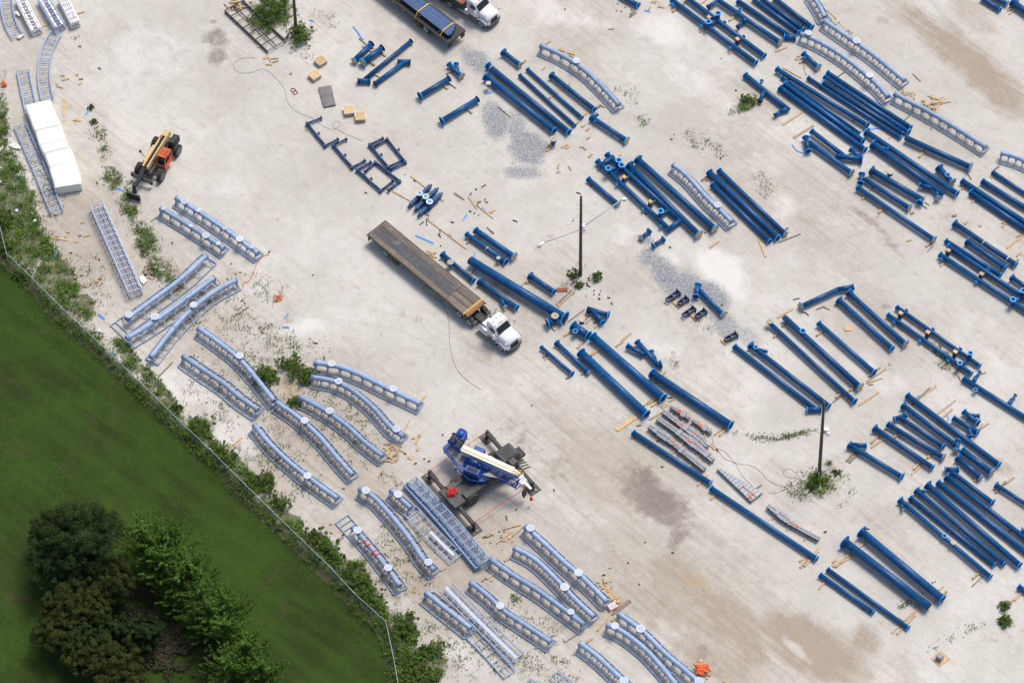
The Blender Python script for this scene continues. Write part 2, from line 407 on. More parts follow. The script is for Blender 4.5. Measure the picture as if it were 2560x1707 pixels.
tyre(2,2,[(-600,-100),(100,600),(700,1100),(1200,1600),(1900,2300),(2600,3100)],.7)
tyre(2,3,[(300,-300),(550,20),(820,330),(1150,800),(1500,1150),(2000,1500)],.8,1.7)
tyre(2,0,[(700,-100),(1150,400),(1600,850),(2100,1250),(2700,1650)],.5)
tyre(2,0,[(450,100),(1000,620),(1350,980),(1900,1400),(2500,2000)],.4)
tyre(3,0,[(1300,-100),(1700,350),(2100,650),(2600,950)],.9)
tyre(3,0,[(1000,0),(1500,300),(1950,700),(2500,1250)],.7)
tyre(3,1,[(100,100),(600,300),(1100,650),(1700,1150),(2400,1700)],.5)
tyre(0,0,[(900,100),(1300,600),(1700,1100),(2300,1700)],.4)
tyre(1,2,[(1250,300),(1700,500),(2300,850),(3000,1400)],.5)
# weed strip that follows the inside of the fence
def segdist(A, B):
    ax, ay, bx, by = A.x, A.y, B.x, B.y; L2 = (bx-ax)**2+(by-ay)**2
    t = np.clip(((X-ax)*(bx-ax)+(Y-ay)*(by-ay))/L2, 0, 1)
    d = np.sqrt((X-ax-t*(bx-ax))**2+(Y-ay-t*(by-ay))**2)
    side = (bx-ax)*(Y-ay)-(by-ay)*(X-ax)
    return d, side
best = np.full_like(X, 1e9); sd_ = np.zeros_like(X)
for A, B in zip(FT[:-1], FT[1:]):
    d, s_ = segdist(A, B); k = d < best; best = np.where(k, d, best); sd_ = np.where(k, np.sign(s_), sd_)
FD = best*sd_        # positive on the yard side
att['green'] = np.maximum(att['green'], np.where(FD < .4, np.clip(1.2-np.abs(FD)/1.1, 0, 1), np.clip(1.15-np.abs(FD-.3)/1.9+(N1-.5)*1.3, 0, .95)))
att['verge'] = np.clip((.5-FD)/.8, 0, 1)*np.clip((FD+5)/1.5, 0, 1)*np.where(X < 15, 1, 0)
att['brown'] = np.maximum(att['brown'], 0)
att['brown'] = np.maximum(att['brown'], np.clip((N3-.50)*1.6, 0, .35))
for k in ('gravel','damp','brown','pale','green','ochre','verge','tyre'):
    att[k] = np.where(np.abs(X)+np.abs(Y) > 220, 0, att[k])
nx, ny = len(gx), len(gy)
me = bpy.data.meshes.new('ground')
idx = np.arange(nx*ny).reshape(ny, nx)
q = np.stack([idx[:-1,:-1], idx[:-1,1:], idx[1:,1:], idx[1:,:-1]], -1).reshape(-1, 4)
me.vertices.add(nx*ny); me.vertices.foreach_set('co', np.stack([X, Y, np.zeros_like(X)], -1).ravel())
me.loops.add(q.size); me.loops.foreach_set('vertex_index', q.ravel())
me.polygons.add(len(q)); me.polygons.foreach_set('loop_start', np.arange(len(q))*4)
me.update(calc_edges=True); me.validate()
for k, v in att.items():
    a = me.attributes.new(k, 'FLOAT', 'POINT'); a.data.foreach_set('value', v.astype(np.float32))
ground = bpy.data.objects.new('ground', me); COL.objects.link(ground); ground['kind'] = 'structure'
ground['label'] = 'pale compacted sand yard with gravel, damp and weedy patches'
def ground_mat():
    q = N('sand_ground'); w = q.coord(world=True)
    big = q.noise(w, .06, 5, .6); mid = q.noise(w, .40, 8, .66, .6); fin = q.noise(w, 5.0, 6, .7); vf = q.noise(w, 16.0, 3, .7)
    trk = q.noise(q.coord(scale=(.05, .8, 1), rot=math.radians(-45), world=True), 2.2, 7, .66, 1.0)
    trk2 = q.noise(q.coord(scale=(.12, 2.0, 1), rot=math.radians(-40), world=True), 2.0, 6, .7, 1.5)
    c = q.mix(q.ramp(big, .35, .65), (.470,.455,.412), (.605,.595,.555))
    c = q.mix(q.ramp(mid, .34, .62), q.mix(.30, c, (.38,.35,.315)), c)
    c = q.mix(q.math('MULTIPLY', q.ramp(trk, .54, .74), .20), c, (.36,.325,.29))
    c = q.mix(q.math('MULTIPLY', q.ramp(trk2, .58, .70), .10), c, (.64,.62,.59))
    c = q.mix(q.math('MULTIPLY', q.ramp(fin, .56, .74), .30), c, (.27,.24,.215))
    c = q.mix(q.math('MULTIPLY', q.ramp(vf, .60, .75), .16), c, (.70,.68,.65))
    def broke(name, nz, amp):
        a = q.attr(name); return q.math('ADD', a, q.math('MULTIPLY', q.math('SUBTRACT', nz, .5), amp))
    m2 = q.noise(w, 1.1, 8, .72, .4)
    c = q.mix(q.math('MULTIPLY', q.ramp(m2, .54, .66), .27), c, (.33,.295,.25))
    c = q.mix(q.math('MULTIPLY', q.ramp(m2, .30, .42, (1,1,1,1), (0,0,0,1)), .42), c, (.70,.685,.655))
    # brown churned earth, streaked by wheels
    b = q.math('MULTIPLY', q.ramp(broke('brown', q.math('ADD', q.math('MULTIPLY', trk, .6), q.math('MULTIPLY', m2, .4)), 1.7), .12, .95), .74)
    c = q.mix(b, c, q.mix(q.ramp(fin, .35, .7), (.345,.275,.205), (.255,.195,.140)))
    c = q.mix(q.math('MULTIPLY', q.ramp(broke('pale', mid, 1.1), .2, .9), .65), c, (.72,.71,.69))
    c = q.mix(q.math('MULTIPLY', q.ramp(broke('ochre', mid, .9), .25, .9), .7), c, (.42,.30,.16))
    c = q.mix(q.math('MULTIPLY', q.ramp(broke('damp', m2, 1.6), .2, .85), .80), c, q.mix(q.ramp(mid, .4, .6), (.20,.165,.15), (.25,.21,.19)))
    ty = q.math('MULTIPLY', q.ramp(broke('tyre', fin, .9), .25, .8), q.ramp(q.noise(w, .25, 4, .6), .35, .6))
    c = q.mix(q.math('MULTIPLY', ty, .34), c, (.27,.24,.21))
    # blue grey gravel: pebbles thin out towards the edges of a patch
    vo = q.n('ShaderNodeTexVoronoi'); vo.inputs['Scale'].default_value = 12.0; q.l(w, vo.inputs['Vector'])
    peb = q.ramp(vo.outputs['Color'], .2, .8, (.13,.145,.165,1), (.37,.385,.41,1))
    gv = q.ramp(broke('gravel', fin, 2.2), .30, .85); gv = q.math('MULTIPLY', gv, q.ramp(broke('gravel', vo.outputs['Distance'], .6), .10, .55))
    c = q.mix(q.math('MULTIPLY', gv, .9), c, peb)
    # ground cover between the leaves
    gr = q.ramp(broke('green', q.noise(w, 1.6, 7, .75), 2.6), .48, .82)
    gc = q.mix(q.ramp(q.noise(w, 3.0, 5, .7), .35, .65), (.045,.078,.018), (.125,.135,.048))
    c = q.mix(q.math('MULTIPLY', gr, .85), c, gc)
    vg = q.ramp(broke('verge', q.noise(w, 1.2, 6, .7), .9), .3, .6)
    c = q.mix(q.math('MULTIPLY', vg, .92), c, q.mix(q.ramp(q.noise(w, .7, 6, .7), .38, .62), (.030,.050,.015), (.085,.072,.040)))
    # pebbles and crumbs
    v2 = q.n('ShaderNodeTexVoronoi'); v2.inputs['Scale'].default_value = 1.7; q.l(w, v2.inputs['Vector'])
    crumb = q.math('MULTIPLY', q.ramp(v2.outputs['Distance'], .05, .085, (1,1,1,1), (0,0,0,1)), q.ramp(mid, .50, .62))
    c = q.mix(q.math('MULTIPLY', crumb, .75), c, (.09,.08,.07))
    q.l(c, q.bsdf.inputs['Base Color']); q.bsdf.inputs['Roughness'].default_value = .95; q.bsdf.inputs['Specular IOR Level'].default_value = .15
    h = q.math('ADD', q.math('MULTIPLY', fin, .5), q.math('ADD', q.math('MULTIPLY', trk, .7), q.math('MULTIPLY', mid, 1.2)))
    q.bump(h, .55, .12)
    return q.m
me.materials.append(ground_mat())

# ------------------------------------------------------------------ lawn beyond the fence
def lawn_mat():
    q = N('mown_grass'); w = q.coord(world=True)
    a = q.noise(w, .10, 5, .6, .6); b = q.noise(w, .9, 6, .65); f = q.noise(w, 9, 4, .7)
    st = q.noise(q.coord(scale=(.12, 1, 1), rot=math.radians(-42), world=True), .8, 4, .5)
    c = q.mix(q.ramp(a, .38, .62), (.027,.046,.012), (.042,.082,.012))
    c = q.mix(q.math('MULTIPLY', q.ramp(st, .42, .6), .5), c, (.052,.100,.016))
    c = q.mix(q.math('MULTIPLY', q.ramp(b, .5, .72), .45), c, (.024,.042,.012))
    c = q.mix(q.math('MULTIPLY', q.ramp(q.noise(w, 3.2, 5, .75), .5, .68), .4), c, (.028,.050,.014))
    c = q.mix(q.math('MULTIPLY', q.ramp(f, .5, .72), .6), c, (.050,.070,.026))
    # worn bare patches
    bp = q.noise(w, .22, 7, .7, 1.0)
    c = q.mix(q.math('MULTIPLY', q.ramp(bp, .60, .68), .5), c, (.085,.062,.042))
    q.l(c, q.bsdf.inputs['Base Color']); q.bsdf.inputs['Roughness'].default_value = .95; q.bsdf.inputs['Specular IOR Level'].default_value = .1
    q.bump(q.math('ADD', f, b), .8, .15)
    return q.m
edge = []
for A, B in zip(FT[:-1], FT[1:]):
    n = max(2, int((B-A).length/.22)); nrm = Vector((-(B-A).y, (B-A).x, 0)).normalized()
    for i in range(n):
        p = A.lerp(B, i/n); wv = float(fbm(np.array([p.x/1.5]), np.array([p.y/1.5]), 5)[0])
        w2 = float(fbm(np.array([p.x/.4]), np.array([p.y/.4]), 8)[0]); edge.append(p-nrm*(.15+.9*wv+.25*w2))
lm = MB()
edge = [Vector((-60, 60, 0))] + edge
far = [Vector((-260, p.y*1.0-0, 0)) for p in edge]
for i in range(len(edge)-1):
    e0, e1 = edge[i], edge[i+1]
    if e1.y >= e0.y-1e-4: e1.y = e0.y-1e-4
    lm.add([(e0.x, e0.y, .012), (-400, e0.y, .012), (-400, e1.y, .012), (e1.x, e1.y, .012)], [(0,1,2,3)])
last = edge[-1]
lm.add([(last.x, last.y, .012), (-400, last.y, .012), (-400, -300, .012), (last.x+30, -300, .012)], [(0,1,2,3)])
lawn = obj('lawn', lm, lawn_mat(), loc=(0, 0, 0)); lawn['kind'] = 'structure'; lawn['label'] = 'dark green mown lawn beyond the fence'

# ------------------------------------------------------------------ chain link fence
fp = [p for p in FT]
fen = thing('chain_link_fence', 'long galvanised chain link fence between green lawn and sand yard', 'fence', fp[3])
mm = MB(); rail = MB()
for A, B in zip(fp[:-1], fp[1:]):
    mm.add([(A.x,A.y,.03),(B.x,B.y,.03),(B.x,B.y,1.82),(A.x,A.y,1.82)], [(0,1,2,3)])
rail.tube([(p.x, p.y, 1.85) for p in fp], .028, 6)
obj('wire_mesh', mm, M['mesh'], fen); obj('top_rail', rail, M['galv'], fen)
for A, B in zip(fp[:-1], fp[1:]):
    n = max(1, round((B-A).length/3.0))
    for i in range(n):
        p = A.lerp(B, i/n); b_ = MB().tube([(p.x,p.y,0),(p.x,p.y,1.98)], .035, 8); b_.disc((p.x,p.y,1.98),(0,0,1),.05,.04,8)
        obj('fence_post', b_, M['galv'], fen)
# ------------------------------------------------------------------ blue support pipes
NT = [0]
def timber(label, p0, p1, w=.16, h=.14, mat='timber', group=None, cat='timber', name='timber_bearer', z=None):
    mb = MB(); p0 = Vector(p0); p1 = Vector(p1)
    if z is not None: p0.z = p1.z = z+h/2
    mb.beam(p0, p1, w, h)
    o = obj(name, mb, M[mat]); tag(o, label, cat, group); return o
MARKS = []
def endpiece(mbs, c, d, r, code):
    """d points outward along the tube; returns flange radius"""
    c = Vector(c); d = Vector(d).normalized()
    if code in 'fw': R = r*1.34+.02
    elif code in 'FW': R = r*1.62+.05
    elif code == 'b': R = r*1.38
    else: R = r
    fm = 'bright' if code in 'fwFW' else 'dnavy'
    if code in 'fwFWb':
        fl = MB(); fl.disc(c-d*.05, d, R, .075, 24)
        mbs.append(('flange', fl, 'bright' if code != 'b' else 'dnavy'))
        if code in 'FW': mbs.append(('flange_neck', MB().tube([c-d*.26, c-d*.05], [r*1.01, r+(R-r)*.7], 22), 'dnavy'))
    if code in 'wW':
        wd = MB(); wd.disc(c+d*.028, d, R*.84, .035, 20); mbs.append(('wooden_cover', wd, 'ply'))
        MARKS.append((c+d*.07, d, R))
    elif code in 'fF':
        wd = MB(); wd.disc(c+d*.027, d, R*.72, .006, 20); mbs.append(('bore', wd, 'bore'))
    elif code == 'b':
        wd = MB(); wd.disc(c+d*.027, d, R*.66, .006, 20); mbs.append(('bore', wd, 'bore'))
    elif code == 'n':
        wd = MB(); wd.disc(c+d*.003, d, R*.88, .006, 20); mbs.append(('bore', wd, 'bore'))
    elif code == 'r':
        wd = MB(); wd.tube([c-d*.02, c+d*.04], r*.97, 20); mbs.append(('end_cap', wd, 'dnavy'))
    return R
def RR(r, code):
    return {'f': r*1.34+.02, 'w': r*1.34+.02, 'F': r*1.62+.05, 'W': r*1.62+.05, 'b': r*1.38}.get(code, r)
PIPES = []
def P(label, segs, up=(), tb=None, mat='navy', lift=None, name='support_pipe', cat='steel pipe', group='blue steel pipes', bands=()):
    Z = max(max(RR(s[4], s[5]), RR(s[4], s[6])) for s in segs)*.92 + .06
    Z = min(Z, segs[0][4]+.34) if lift is None else lift
    A = G(segs[0][0], segs[0][1], Z); B = G(segs[0][2], segs[0][3], Z)
    base = Vector(((A.x+B.x)/2, (A.y+B.y)/2, 0))
    t = thing(name, label, cat, base, group)
    for i, s in enumerate(segs):
        p0 = G(s[0], s[1], Z); p1 = G(s[2], s[3], Z); r = s[4]; d = (p1-p0).normalized()
        tb_ = MB(); tb_.tube([p0, p1], r, 22); obj('tube' if i == 0 else 'branch_tube', tb_, M[mat], t)
        parts = []; endpiece(parts, p0, -d, r, s[5]); endpiece(parts, p1, d, r, s[6])
        for nm, b, k in parts: obj(nm, b, M[k], t)
        if i == 0 and (p1-p0).length > 3:
            L = (p1-p0).length; k = int(L/2.4)
            for j in range(1, k):          # weld seams
                c = p0.lerp(p1, j/k); obj('weld_seam', MB().disc(c, d, r*1.012, .035, 22), M['dnavy'], t)
    for (x, y, h, r, e) in up:
        top = G(x, y, h); parts = []
        tb_ = MB(); tb_.tube([(top.x, top.y, min(Z, h-.05)), top], r, 18); obj('branch_tube', tb_, M[mat], t)
        endpiece(parts, top, (0,0,1), r, e)
        for nm, b, k in parts: obj(nm, b, M[k], t)
    for f in bands:
        c = A.lerp(B, f); b_ = MB().disc(c, (B-A), segs[0][4]*1.03, .10, 20); obj('white_band', b_, M['cream'], t)
    d = (B-A); L = d.length; d.normalize(); s_ = Vector((d.y, -d.x, 0))
    if s_.y > 0: s_ = -s_
    PIPES.append((label, (A+B)/2, L))
    if tb is None: tb = [(.14, .12, .10), (.86, .10, .15)] if L > 4.5 else []
    bot = Z-segs[0][4]
    nmz = ['first', 'second', 'third', 'fourth']
    srt = sorted(tb)
    for j, (f, lo, hi) in enumerate(srt):
        c = A.lerp(B, f); h = max(.07, min(.2, bot)); r = segs[0][4]
        q0 = Vector((c.x, c.y, 0))+s_*(r+lo); q1 = Vector((c.x, c.y, 0))-s_*(r+hi)
        pos = ('upper ', 'lower ')[j] if len(srt) == 2 else ('' if len(srt) == 1 else nmz[j]+' ')
        wl = f"{pos}timber under the {label}"
        ws = wl.split()
        if len(ws) > 16: wl = ' '.join(ws[:16])
        timber(wl, q0, q1, .17, h, random.choice(['timber', 'timber', 'oldwood']), 'timbers laid under the pipes', 'timber', z=0.0)
    return t
def text_mesh(name, body, size, mat, par, c, xx, yy, zz):
    cu = bpy.data.curves.new('tmp_text', 'FONT'); cu.body = body; cu.size = size; cu.extrude = .003; cu.align_x = 'CENTER'; cu.align_y = 'CENTER'
    o = bpy.data.objects.new('tmp_text', cu); COL.objects.link(o)
    dg = bpy.context.evaluated_depsgraph_get(); me = bpy.data.meshes.new_from_object(o.evaluated_get(dg)); me.name = name
    bpy.data.objects.remove(o)
    mt = Matrix(((xx.x, yy.x, zz.x, c.x), (xx.y, yy.y, zz.y, c.y), (xx.z, yy.z, zz.z, c.z), (0,0,0,1)))
    me.transform(Matrix.Translation(-WORLD[par.name]) @ mt); me.materials.clear(); me.materials.append(mat)
    n = bpy.data.objects.new(name, me); COL.objects.link(n); n.parent = par
    return n
def mark_numbers():
    txt = ['11', '17', '18', '12', '10', '14']; n = 0
    cov = []
    for w in bpy.data.objects:
        if w.name.startswith('wooden_cover') and w.parent:
            vs = w.data.vertices; cov.append((sum((v.co for v in vs), Vector())/len(vs)+WORLD[w.name], w))
    for i, (c, d, R) in enumerate(MARKS):
        if R < .33 or i % 3 or not cov: continue
        cc, par = min(cov, key=lambda t: (t[0]-c).length)
        if (cc-c).length > .1: continue
        zz = d.normalized(); xx = Vector((0,0,1)).cross(zz)
        if xx.length < .1: xx = Vector((1,0,0))
        xx.normalize(); yy = zz.cross(xx)
        text_mesh('number_marking', txt[n % 6], R*.8, M['black'], par, c, xx, yy, zz); n += 1

def frame(label, A, B, r, posts=(), rings=(), feet=(), ea=('f','f'), eb=('f','f'), ties=(), tb=()):
    """pair of tubes joined by cross tubes, with box posts capped in plywood and upright ring stubs"""
    Z = r*1.34+.12
    a0, a1 = G(*A[:2], Z), G(*A[2:], Z); b0, b1 = G(*B[:2], Z), G(*B[2:], Z)
    t = thing('twin_pipe_frame', label, 'steel frame', ((a0+a1+b0+b1)/4).xy.to_3d(), 'twin pipe frames')
    for (p0, p1, e) in ((a0, a1, ea), (b0, b1, eb)):
        d = (p1-p0).normalized(); m_ = MB().tube([p0, p1], r, 20); obj('tube', m_, M['navy'], t)
        parts = []; endpiece(parts, p0, -d, r, e[0]); endpiece(parts, p1, d, r, e[1])
        for nm, b, k in parts: obj(nm, b, M[k], t)
    def near(p, q0, q1):
        u = (q1-q0); f = max(0, min(1, (p-q0).dot(u)/u.dot(u))); return q0+u*f
    for (x, y) in posts:
        c = G(x, y, .98); c0 = Vector((c.x, c.y, 0)); u = (a1-a0).normalized(); s_ = Vector((-u.y, u.x, 0))
        m_ = MB().box((c.x, c.y, .49), u*.17, s_*.17, (0,0,.46)); obj('box_post', m_, M['dnavy'], t)
        m_ = MB().box((c.x, c.y, 1.0), u*.23, s_*.19, (0,0,.05)); obj('wooden_cap', m_, M['ply'], t)
        na = near(Vector((c.x,c.y,Z)), a0, a1); nb = near(Vector((c.x,c.y,Z)), b0, b1)
        m_ = MB().beam(na, nb, .16, .2); obj('cross_tube', m_, M['dnavy'], t)
    for (x, y) in rings:
        c = G(x, y, 1.25); m_ = MB().tube([(c.x, c.y, Z-.1), c], r*.92, 18); obj('ring_stub', m_, M['navy'], t)
        m_ = MB().ring(c, (0,0,1), r*1.3, r*.85, .07); obj('ring_flange', m_, M['bright'], t)
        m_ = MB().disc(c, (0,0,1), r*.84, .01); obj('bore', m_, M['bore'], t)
        na = near(Vector((c.x,c.y,Z)), a0, a1); nb = near(Vector((c.x,c.y,Z)), b0, b1)
        if (na-nb).length > .3:
            m_ = MB().tube([na, nb], r*.75, 16); obj('cross_tube', m_, M['navy'], t)
    for (x, y) in feet:
        c = G(x, y, Z); na = near(c, a0, a1); nb = near(c, b0, b1)
        n_ = na if (na-c).length < (nb-c).length else nb
        d = (c-n_);
        if d.length < .05: continue
        d.normalize(); m_ = MB().tube([n_, n_+d*(r+.14)], .13, 12); obj('foot_stub', m_, M['navy'], t)
        m_ = MB().disc(n_+d*(r+.14), d, .21, .05, 16); obj('foot_flange', m_, M['bright'], t)
    for (f, g) in ties:
        p0 = a0.lerp(a1, f); p1 = b0.lerp(b1, g); d = (p1-p0).normalized()
        m_ = MB().tube([p0-d*r*1.2, p1+d*r*1.2], r, 18); obj('cross_tube', m_, M['navy'], t)
    PIPES.append((label, (a0+a1+b0+b1)/4, (a1-a0).length))
    for (x0, y0, x1, y1) in tb:
        timber("timber under the "+label, G(x0,y0), G(x1,y1), .2, .12, 'timber', 'timbers laid under the pipes', z=0)

def uframe(label, pts, r=.12, extra=None):
    Z = .3
    ps = [G(x, y, Z) for x, y in pts]; c = sum(ps, Vector())/len(ps)
    t = thing('pipe_bracket_frame', label, 'steel frame', (c.x, c.y, 0), 'small dark blue U-shaped frames')
    for i, (a, b) in enumerate(zip(ps[:-1], ps[1:])):
        m_ = MB().tube([a, b], r*(1.25 if i == 1 or len(ps) < 4 else .95), 12); obj('leg_tube' if i != 1 else 'main_tube', m_, M['dnavy'], t)
    for e, d in ((ps[0], ps[0]-ps[1]), (ps[-1], ps[-1]-ps[-2])):
        m_ = MB().disc(e, d, r*1.9, .04, 12); obj('flange', m_, M['dnavy'], t)
    for q in ps[1:-1]:
        m_ = MB().disc((q.x,q.y,Z-r*1.5), (0,0,1), r*1.4, r*3, 12); obj('corner_joint', m_, M['dnavy'], t)
    mid = ps[1].lerp(ps[2], .5); d = (ps[2]-ps[1]).normalized(); s_ = Vector((-d.y, d.x, 0))
    m_ = MB().tube([mid, mid+s_*.35], .08, 10); m_.disc(mid+s_*.35, s_, .19, .05, 12); obj('side_lug', m_, M['dnavy'], t)
    m_ = MB()
    for q in (ps[1], ps[2], mid): m_.box((q.x, q.y, .08), d*.12, s_*.16, (0,0,.08))
    obj('bearer', m_, M['oldwood'], t)

T(1,0)
P("short navy pipe highest of three slanting up beside the crates", [(900,562,1060,402,.30,'w','b')], tb=[(.8,.35,.5)])
P("stubby navy pipe with round plywood end beside two slanting others", [(978,575,1160,440,.32,'W','b')], tb=[(.3,.6,.1),(.9,.5,.1)])
P("long navy pipe slanting up with T-piece at its lower foot", [(1000,728,1425,378,.23,'x','b'),(935,745,1048,745,.27,'b','b')], tb=[(.2,.5,.3)])
P("navy pipe slanting up into a T-piece at its top", [(1095,770,1365,570,.25,'b','x'),(1302,570,1416,570,.28,'b','b')], tb=[(.02,.1,.2)])
P("small Y-shaped fitting with marked plywood disc beside gravel", [(1770,590,1888,702,.25,'f','W'),(1850,662,1838,588,.22,'x','f')], tb=[(.3,.6,.5)])
P("upper of two lone navy pipes left of the long bundle", [(1505,885,1772,722,.30,'F','b')], tb=[(.8,.5,.1)])
P("lower of two lone navy pipes left of the long bundle", [(1705,1112,2035,912,.29,'F','b')], tb=[(.7,.6,.3)])
for lb, pp in (("dark blue U-frame open to the upper right beside loose cable", [(600,1083),(468,1137),(635,1340),(752,1278)]),
               ("dark blue U-frame between the cable one and the closed pair", [(830,1278),(708,1335),(883,1540),(1000,1475)]),
               ("dark blue U-frame forming the near half of the upper rectangle", [(1165,1270),(1042,1332),(1212,1535),(1340,1475)]),
               ("dark blue U-frame forming the far half of the upper rectangle", [(1088,1348),(1203,1282),(1370,1490),(1242,1555)])):
    uframe(lb, pp)
T(1,1)
uframe("dark blue U-frame forming the near half of the lower rectangle", [(1055,-78),(928,-5),(1145,185),(1255,98)])
uframe("dark blue U-frame forming the far half of the lower rectangle", [(1000,10),(1095,-75),(1318,97),(1215,182)])
for i, (x0,y0,x1,y1,dx_,dy_, w) in enumerate(((1412,320,1600,142,1503,207,"upper"),(1470,352,1660,172,1558,237,"middle"),(1500,402,1698,217,1593,285,"lower"))):
    a = G(x0,y0,.45); b = G(x1,y1,.45)
    t = thing('box_girder', f"{w} of three blue box girders topped with white ring flange", 'steel girder', ((a+b)/2).xy.to_3d(), 'blue box girders with ring flanges')
    obj('beam', MB().beam(a, b, .34, .42), M['navy'], t)
    s_ = (b-a).normalized(); obj('end_lug', MB().beam(a-s_*.35, a, .1, .3), M['dnavy'], t); obj('end_lug', MB().beam(b, b+s_*.25, .1, .3), M['dnavy'], t)
    obj('side_plate', MB().beam(a.lerp(b,.2)-Vector((0,0,.22)), a.lerp(b,.8)-Vector((0,0,.22)), .62, .06), M['dnavy'], t)
    c = G(dx_, dy_, 1.05); obj('stub', MB().tube([(c.x,c.y,.6),c], .2, 16), M['navy'], t)
    obj('ring_flange', MB().ring(c, (0,0,1), .37, .2, .06), M['cream'], t); obj('bore', MB().disc(c, (0,0,1), .2, .02), M['bright'], t)
P("short blue pipe with upright plywood-capped stub behind flatbed deck", [(1712,765,1998,1008,.23,'F','f')], up=[(1785,840,.85,.25,'w')])
P("blue pipe with stub and standing disc, left of its pair", [(1932,580,2295,838,.24,'f','F')], up=[(2225,800,.8,.16,'w')], tb=[(.12,.45,.2),(.9,.4,.1)], bands=[.52])
P("thicker blue pipe of the pair, plywood star disc at its foot", [(2015,545,2370,790,.31,'f','W')])
P("thickest blue pipe beside the flatbed with fittings at its foot", [(1965,822,2835,1352,.46,'r','F')], up=[(2745,1330,1.15,.30,'w')], tb=[(.06,.6,.5)])
P("blue pipe with small side branch just behind white truck cab", [(2052,1012,2395,1258,.28,'F','f'),(2240,1150,2285,1248,.17,'x','w')], tb=[(.1,.1,.3)])
T(2,1)
P("big disc fitting on edge under the thickest pipe's foot", [(400,1370,325,1400,.32,'x','F')], tb=[(.5,.5,.6)], cat='pipe fitting')
P("short blue pipe right above thickest pipe beside lamp pole", [(165,962,385,1112,.28,'F','f')], tb=[(.05,.5,.3),(.95,.1,.4)])
P("triangular blue fitting with rounded openings below the lamp pole", [(690,1265,885,1325,.27,'x','F'),(745,1290,832,1392,.27,'x','f')], up=[(700,1305,.3,.2,'b')], tb=[(.1,.8,.1),(.5,.9,.1)], cat='pipe fitting')
P("clustered blue manifold with four openings in front of cab", [(560,1420,700,1515,.42,'f','f')], up=[(640,1362,1.25,.28,'w'),(580,1470,.92,.2,'f')], tb=[(.0,.7,.2)], cat='pipe fitting')
P("short blue pipe beneath the street lamp head", [(700,75,975,308,.25,'f','w')])
frame("large twin pipe frame with two plywood-capped posts beside gravel", (785,-88,1440,535), (872,-150,1545,455), .27,
      posts=[(1030,58),(1270,284)], rings=[(1365,370),(980,-95),(1005,-50),(885,-22)], feet=[(955,130),(1195,358),(1370,505),(1098,25),(1342,255),(1512,395)], ties=[(1.0,1.0),(.06,.06)], ea=('f','x'), eb=('f','x'))
P("long pipe right beside the large twin frame, plywood disc foot", [(1078,-52,1715,588,.32,'F','W')], tb=[(.9,.1,.3)])
P("long blue pipe between twin frame and pale track section", [(1155,-105,1862,535,.33,'F','W')], tb=[(.95,.5,.1)])
P("middle and thickest of three long pipes right of track section", [(1810,12,2440,618,.32,'f','f')], tb=[(.04,.5,.1),(.95,.2,1.6)])
P("upper right of three long pipes right of track section", [(1900,-3,2510,582,.26,'f','w')])
P("lower left and thinnest of three long pipes right of track section", [(1838,128,2365,648,.26,'f','f')], tb=[(.08,.1,.5)])
P("left small spool fitting at the head of the gravel", [(1185,618,1262,550,.19,'W','F')], tb=[], cat='pipe fitting')
P("right small spool fitting at the head of the gravel", [(1295,688,1392,625,.19,'F','F')], tb=[], cat='pipe fitting')
P("blue pipe with T-head lying on the gravel patch", [(1712,1085,1938,1318,.24,'x','W'),(1710,1045,1688,1152,.27,'f','f')], tb=[(.95,.1,.5)])
for i, (x0,y0,x1,y1,w) in enumerate(((1422,1192,1528,1115,'topmost'),(1532,1222,1605,1170,'second'),(1572,1332,1670,1262,'third'),(1690,1342,1772,1285,'fourth'),(1958,1552,2060,1500,'lowest and loneliest'))):
    a = G(x0,y0,.35); b = G(x1,y1,.35)
    t = thing('channel_bracket', f"{w} of five small navy brackets on the gravel", 'steel bracket', ((a+b)/2).xy.to_3d(), 'small navy brackets')
    d = (b-a).normalized(); s_ = Vector((-d.y, d.x, 0))
    obj('side_rail', MB().beam(a+s_*.22, b+s_*.22, .07, .34), M['dnavy'], t); obj('side_rail', MB().beam(a-s_*.22, b-s_*.22, .07, .34), M['dnavy'], t)
    m_ = MB()
    for k in (0, .5, 1): m_.beam(a.lerp(b,k)-s_*.2, a.lerp(b,k)+s_*.2, .08, .3)
    obj('web_plate', m_, M['dnavy'], t); obj('foot_plate', MB().beam(b-s_*.35, b+s_*.35, .06, .6), M['dnavy'], t)
    obj('bearer', MB().box(((a+b)/2-Vector((0,0,.26))), d*.3, s_*.3, (0,0,.08)), M['oldwood'], t)
for (x0,y0,x1,y1,w) in ((1490,1195,1548,1250,'upper'),(1648,1308,1705,1370,'middle'),(1925,1540,1975,1585,'lower')):
    timber(f"{w} tan plywood plate leaning by the navy brackets", G(x0,y0,.12), G(x1,y1,.12), .5, .06, 'ply', name='plywood_plate', cat='plywood plate')
T(2,0)
P("blue pipe cut off by top edge, left of the twin frame", [(990,-42,1160,52,.29,'n','f')], tb=[(.95,1.1,.3)])
P("short blue pipe with plywood foot above two long thin pipes", [(-80,480,75,598,.27,'F','w')], tb=[(.9,.2,.9)])
P("upper of two thick pipes between crates and curved track", [(-222,600,522,1215,.32,'f','f')], bands=[.04])
P("lower of two thick pipes, round plywood plug near its head", [(-238,702,388,1202,.32,'F','f')], up=[(-218,765,1.0,.22,'w')])
P("left of two thin pipes inside the curved track", [(72,692,578,1155,.19,'f','f')], tb=[(.05,.2,.1),(.97,.1,.9)])
P("right of two thin pipes inside the curved track", [(142,637,642,1082,.19,'f','f')], tb=[(.5,.6,.3),(.97,.2,.8)])
P("blue pipe nearest the inner side of the curved track", [(362,690,757,1007,.26,'F','f')], tb=[(.3,.2,.5),(.97,.2,.9)])
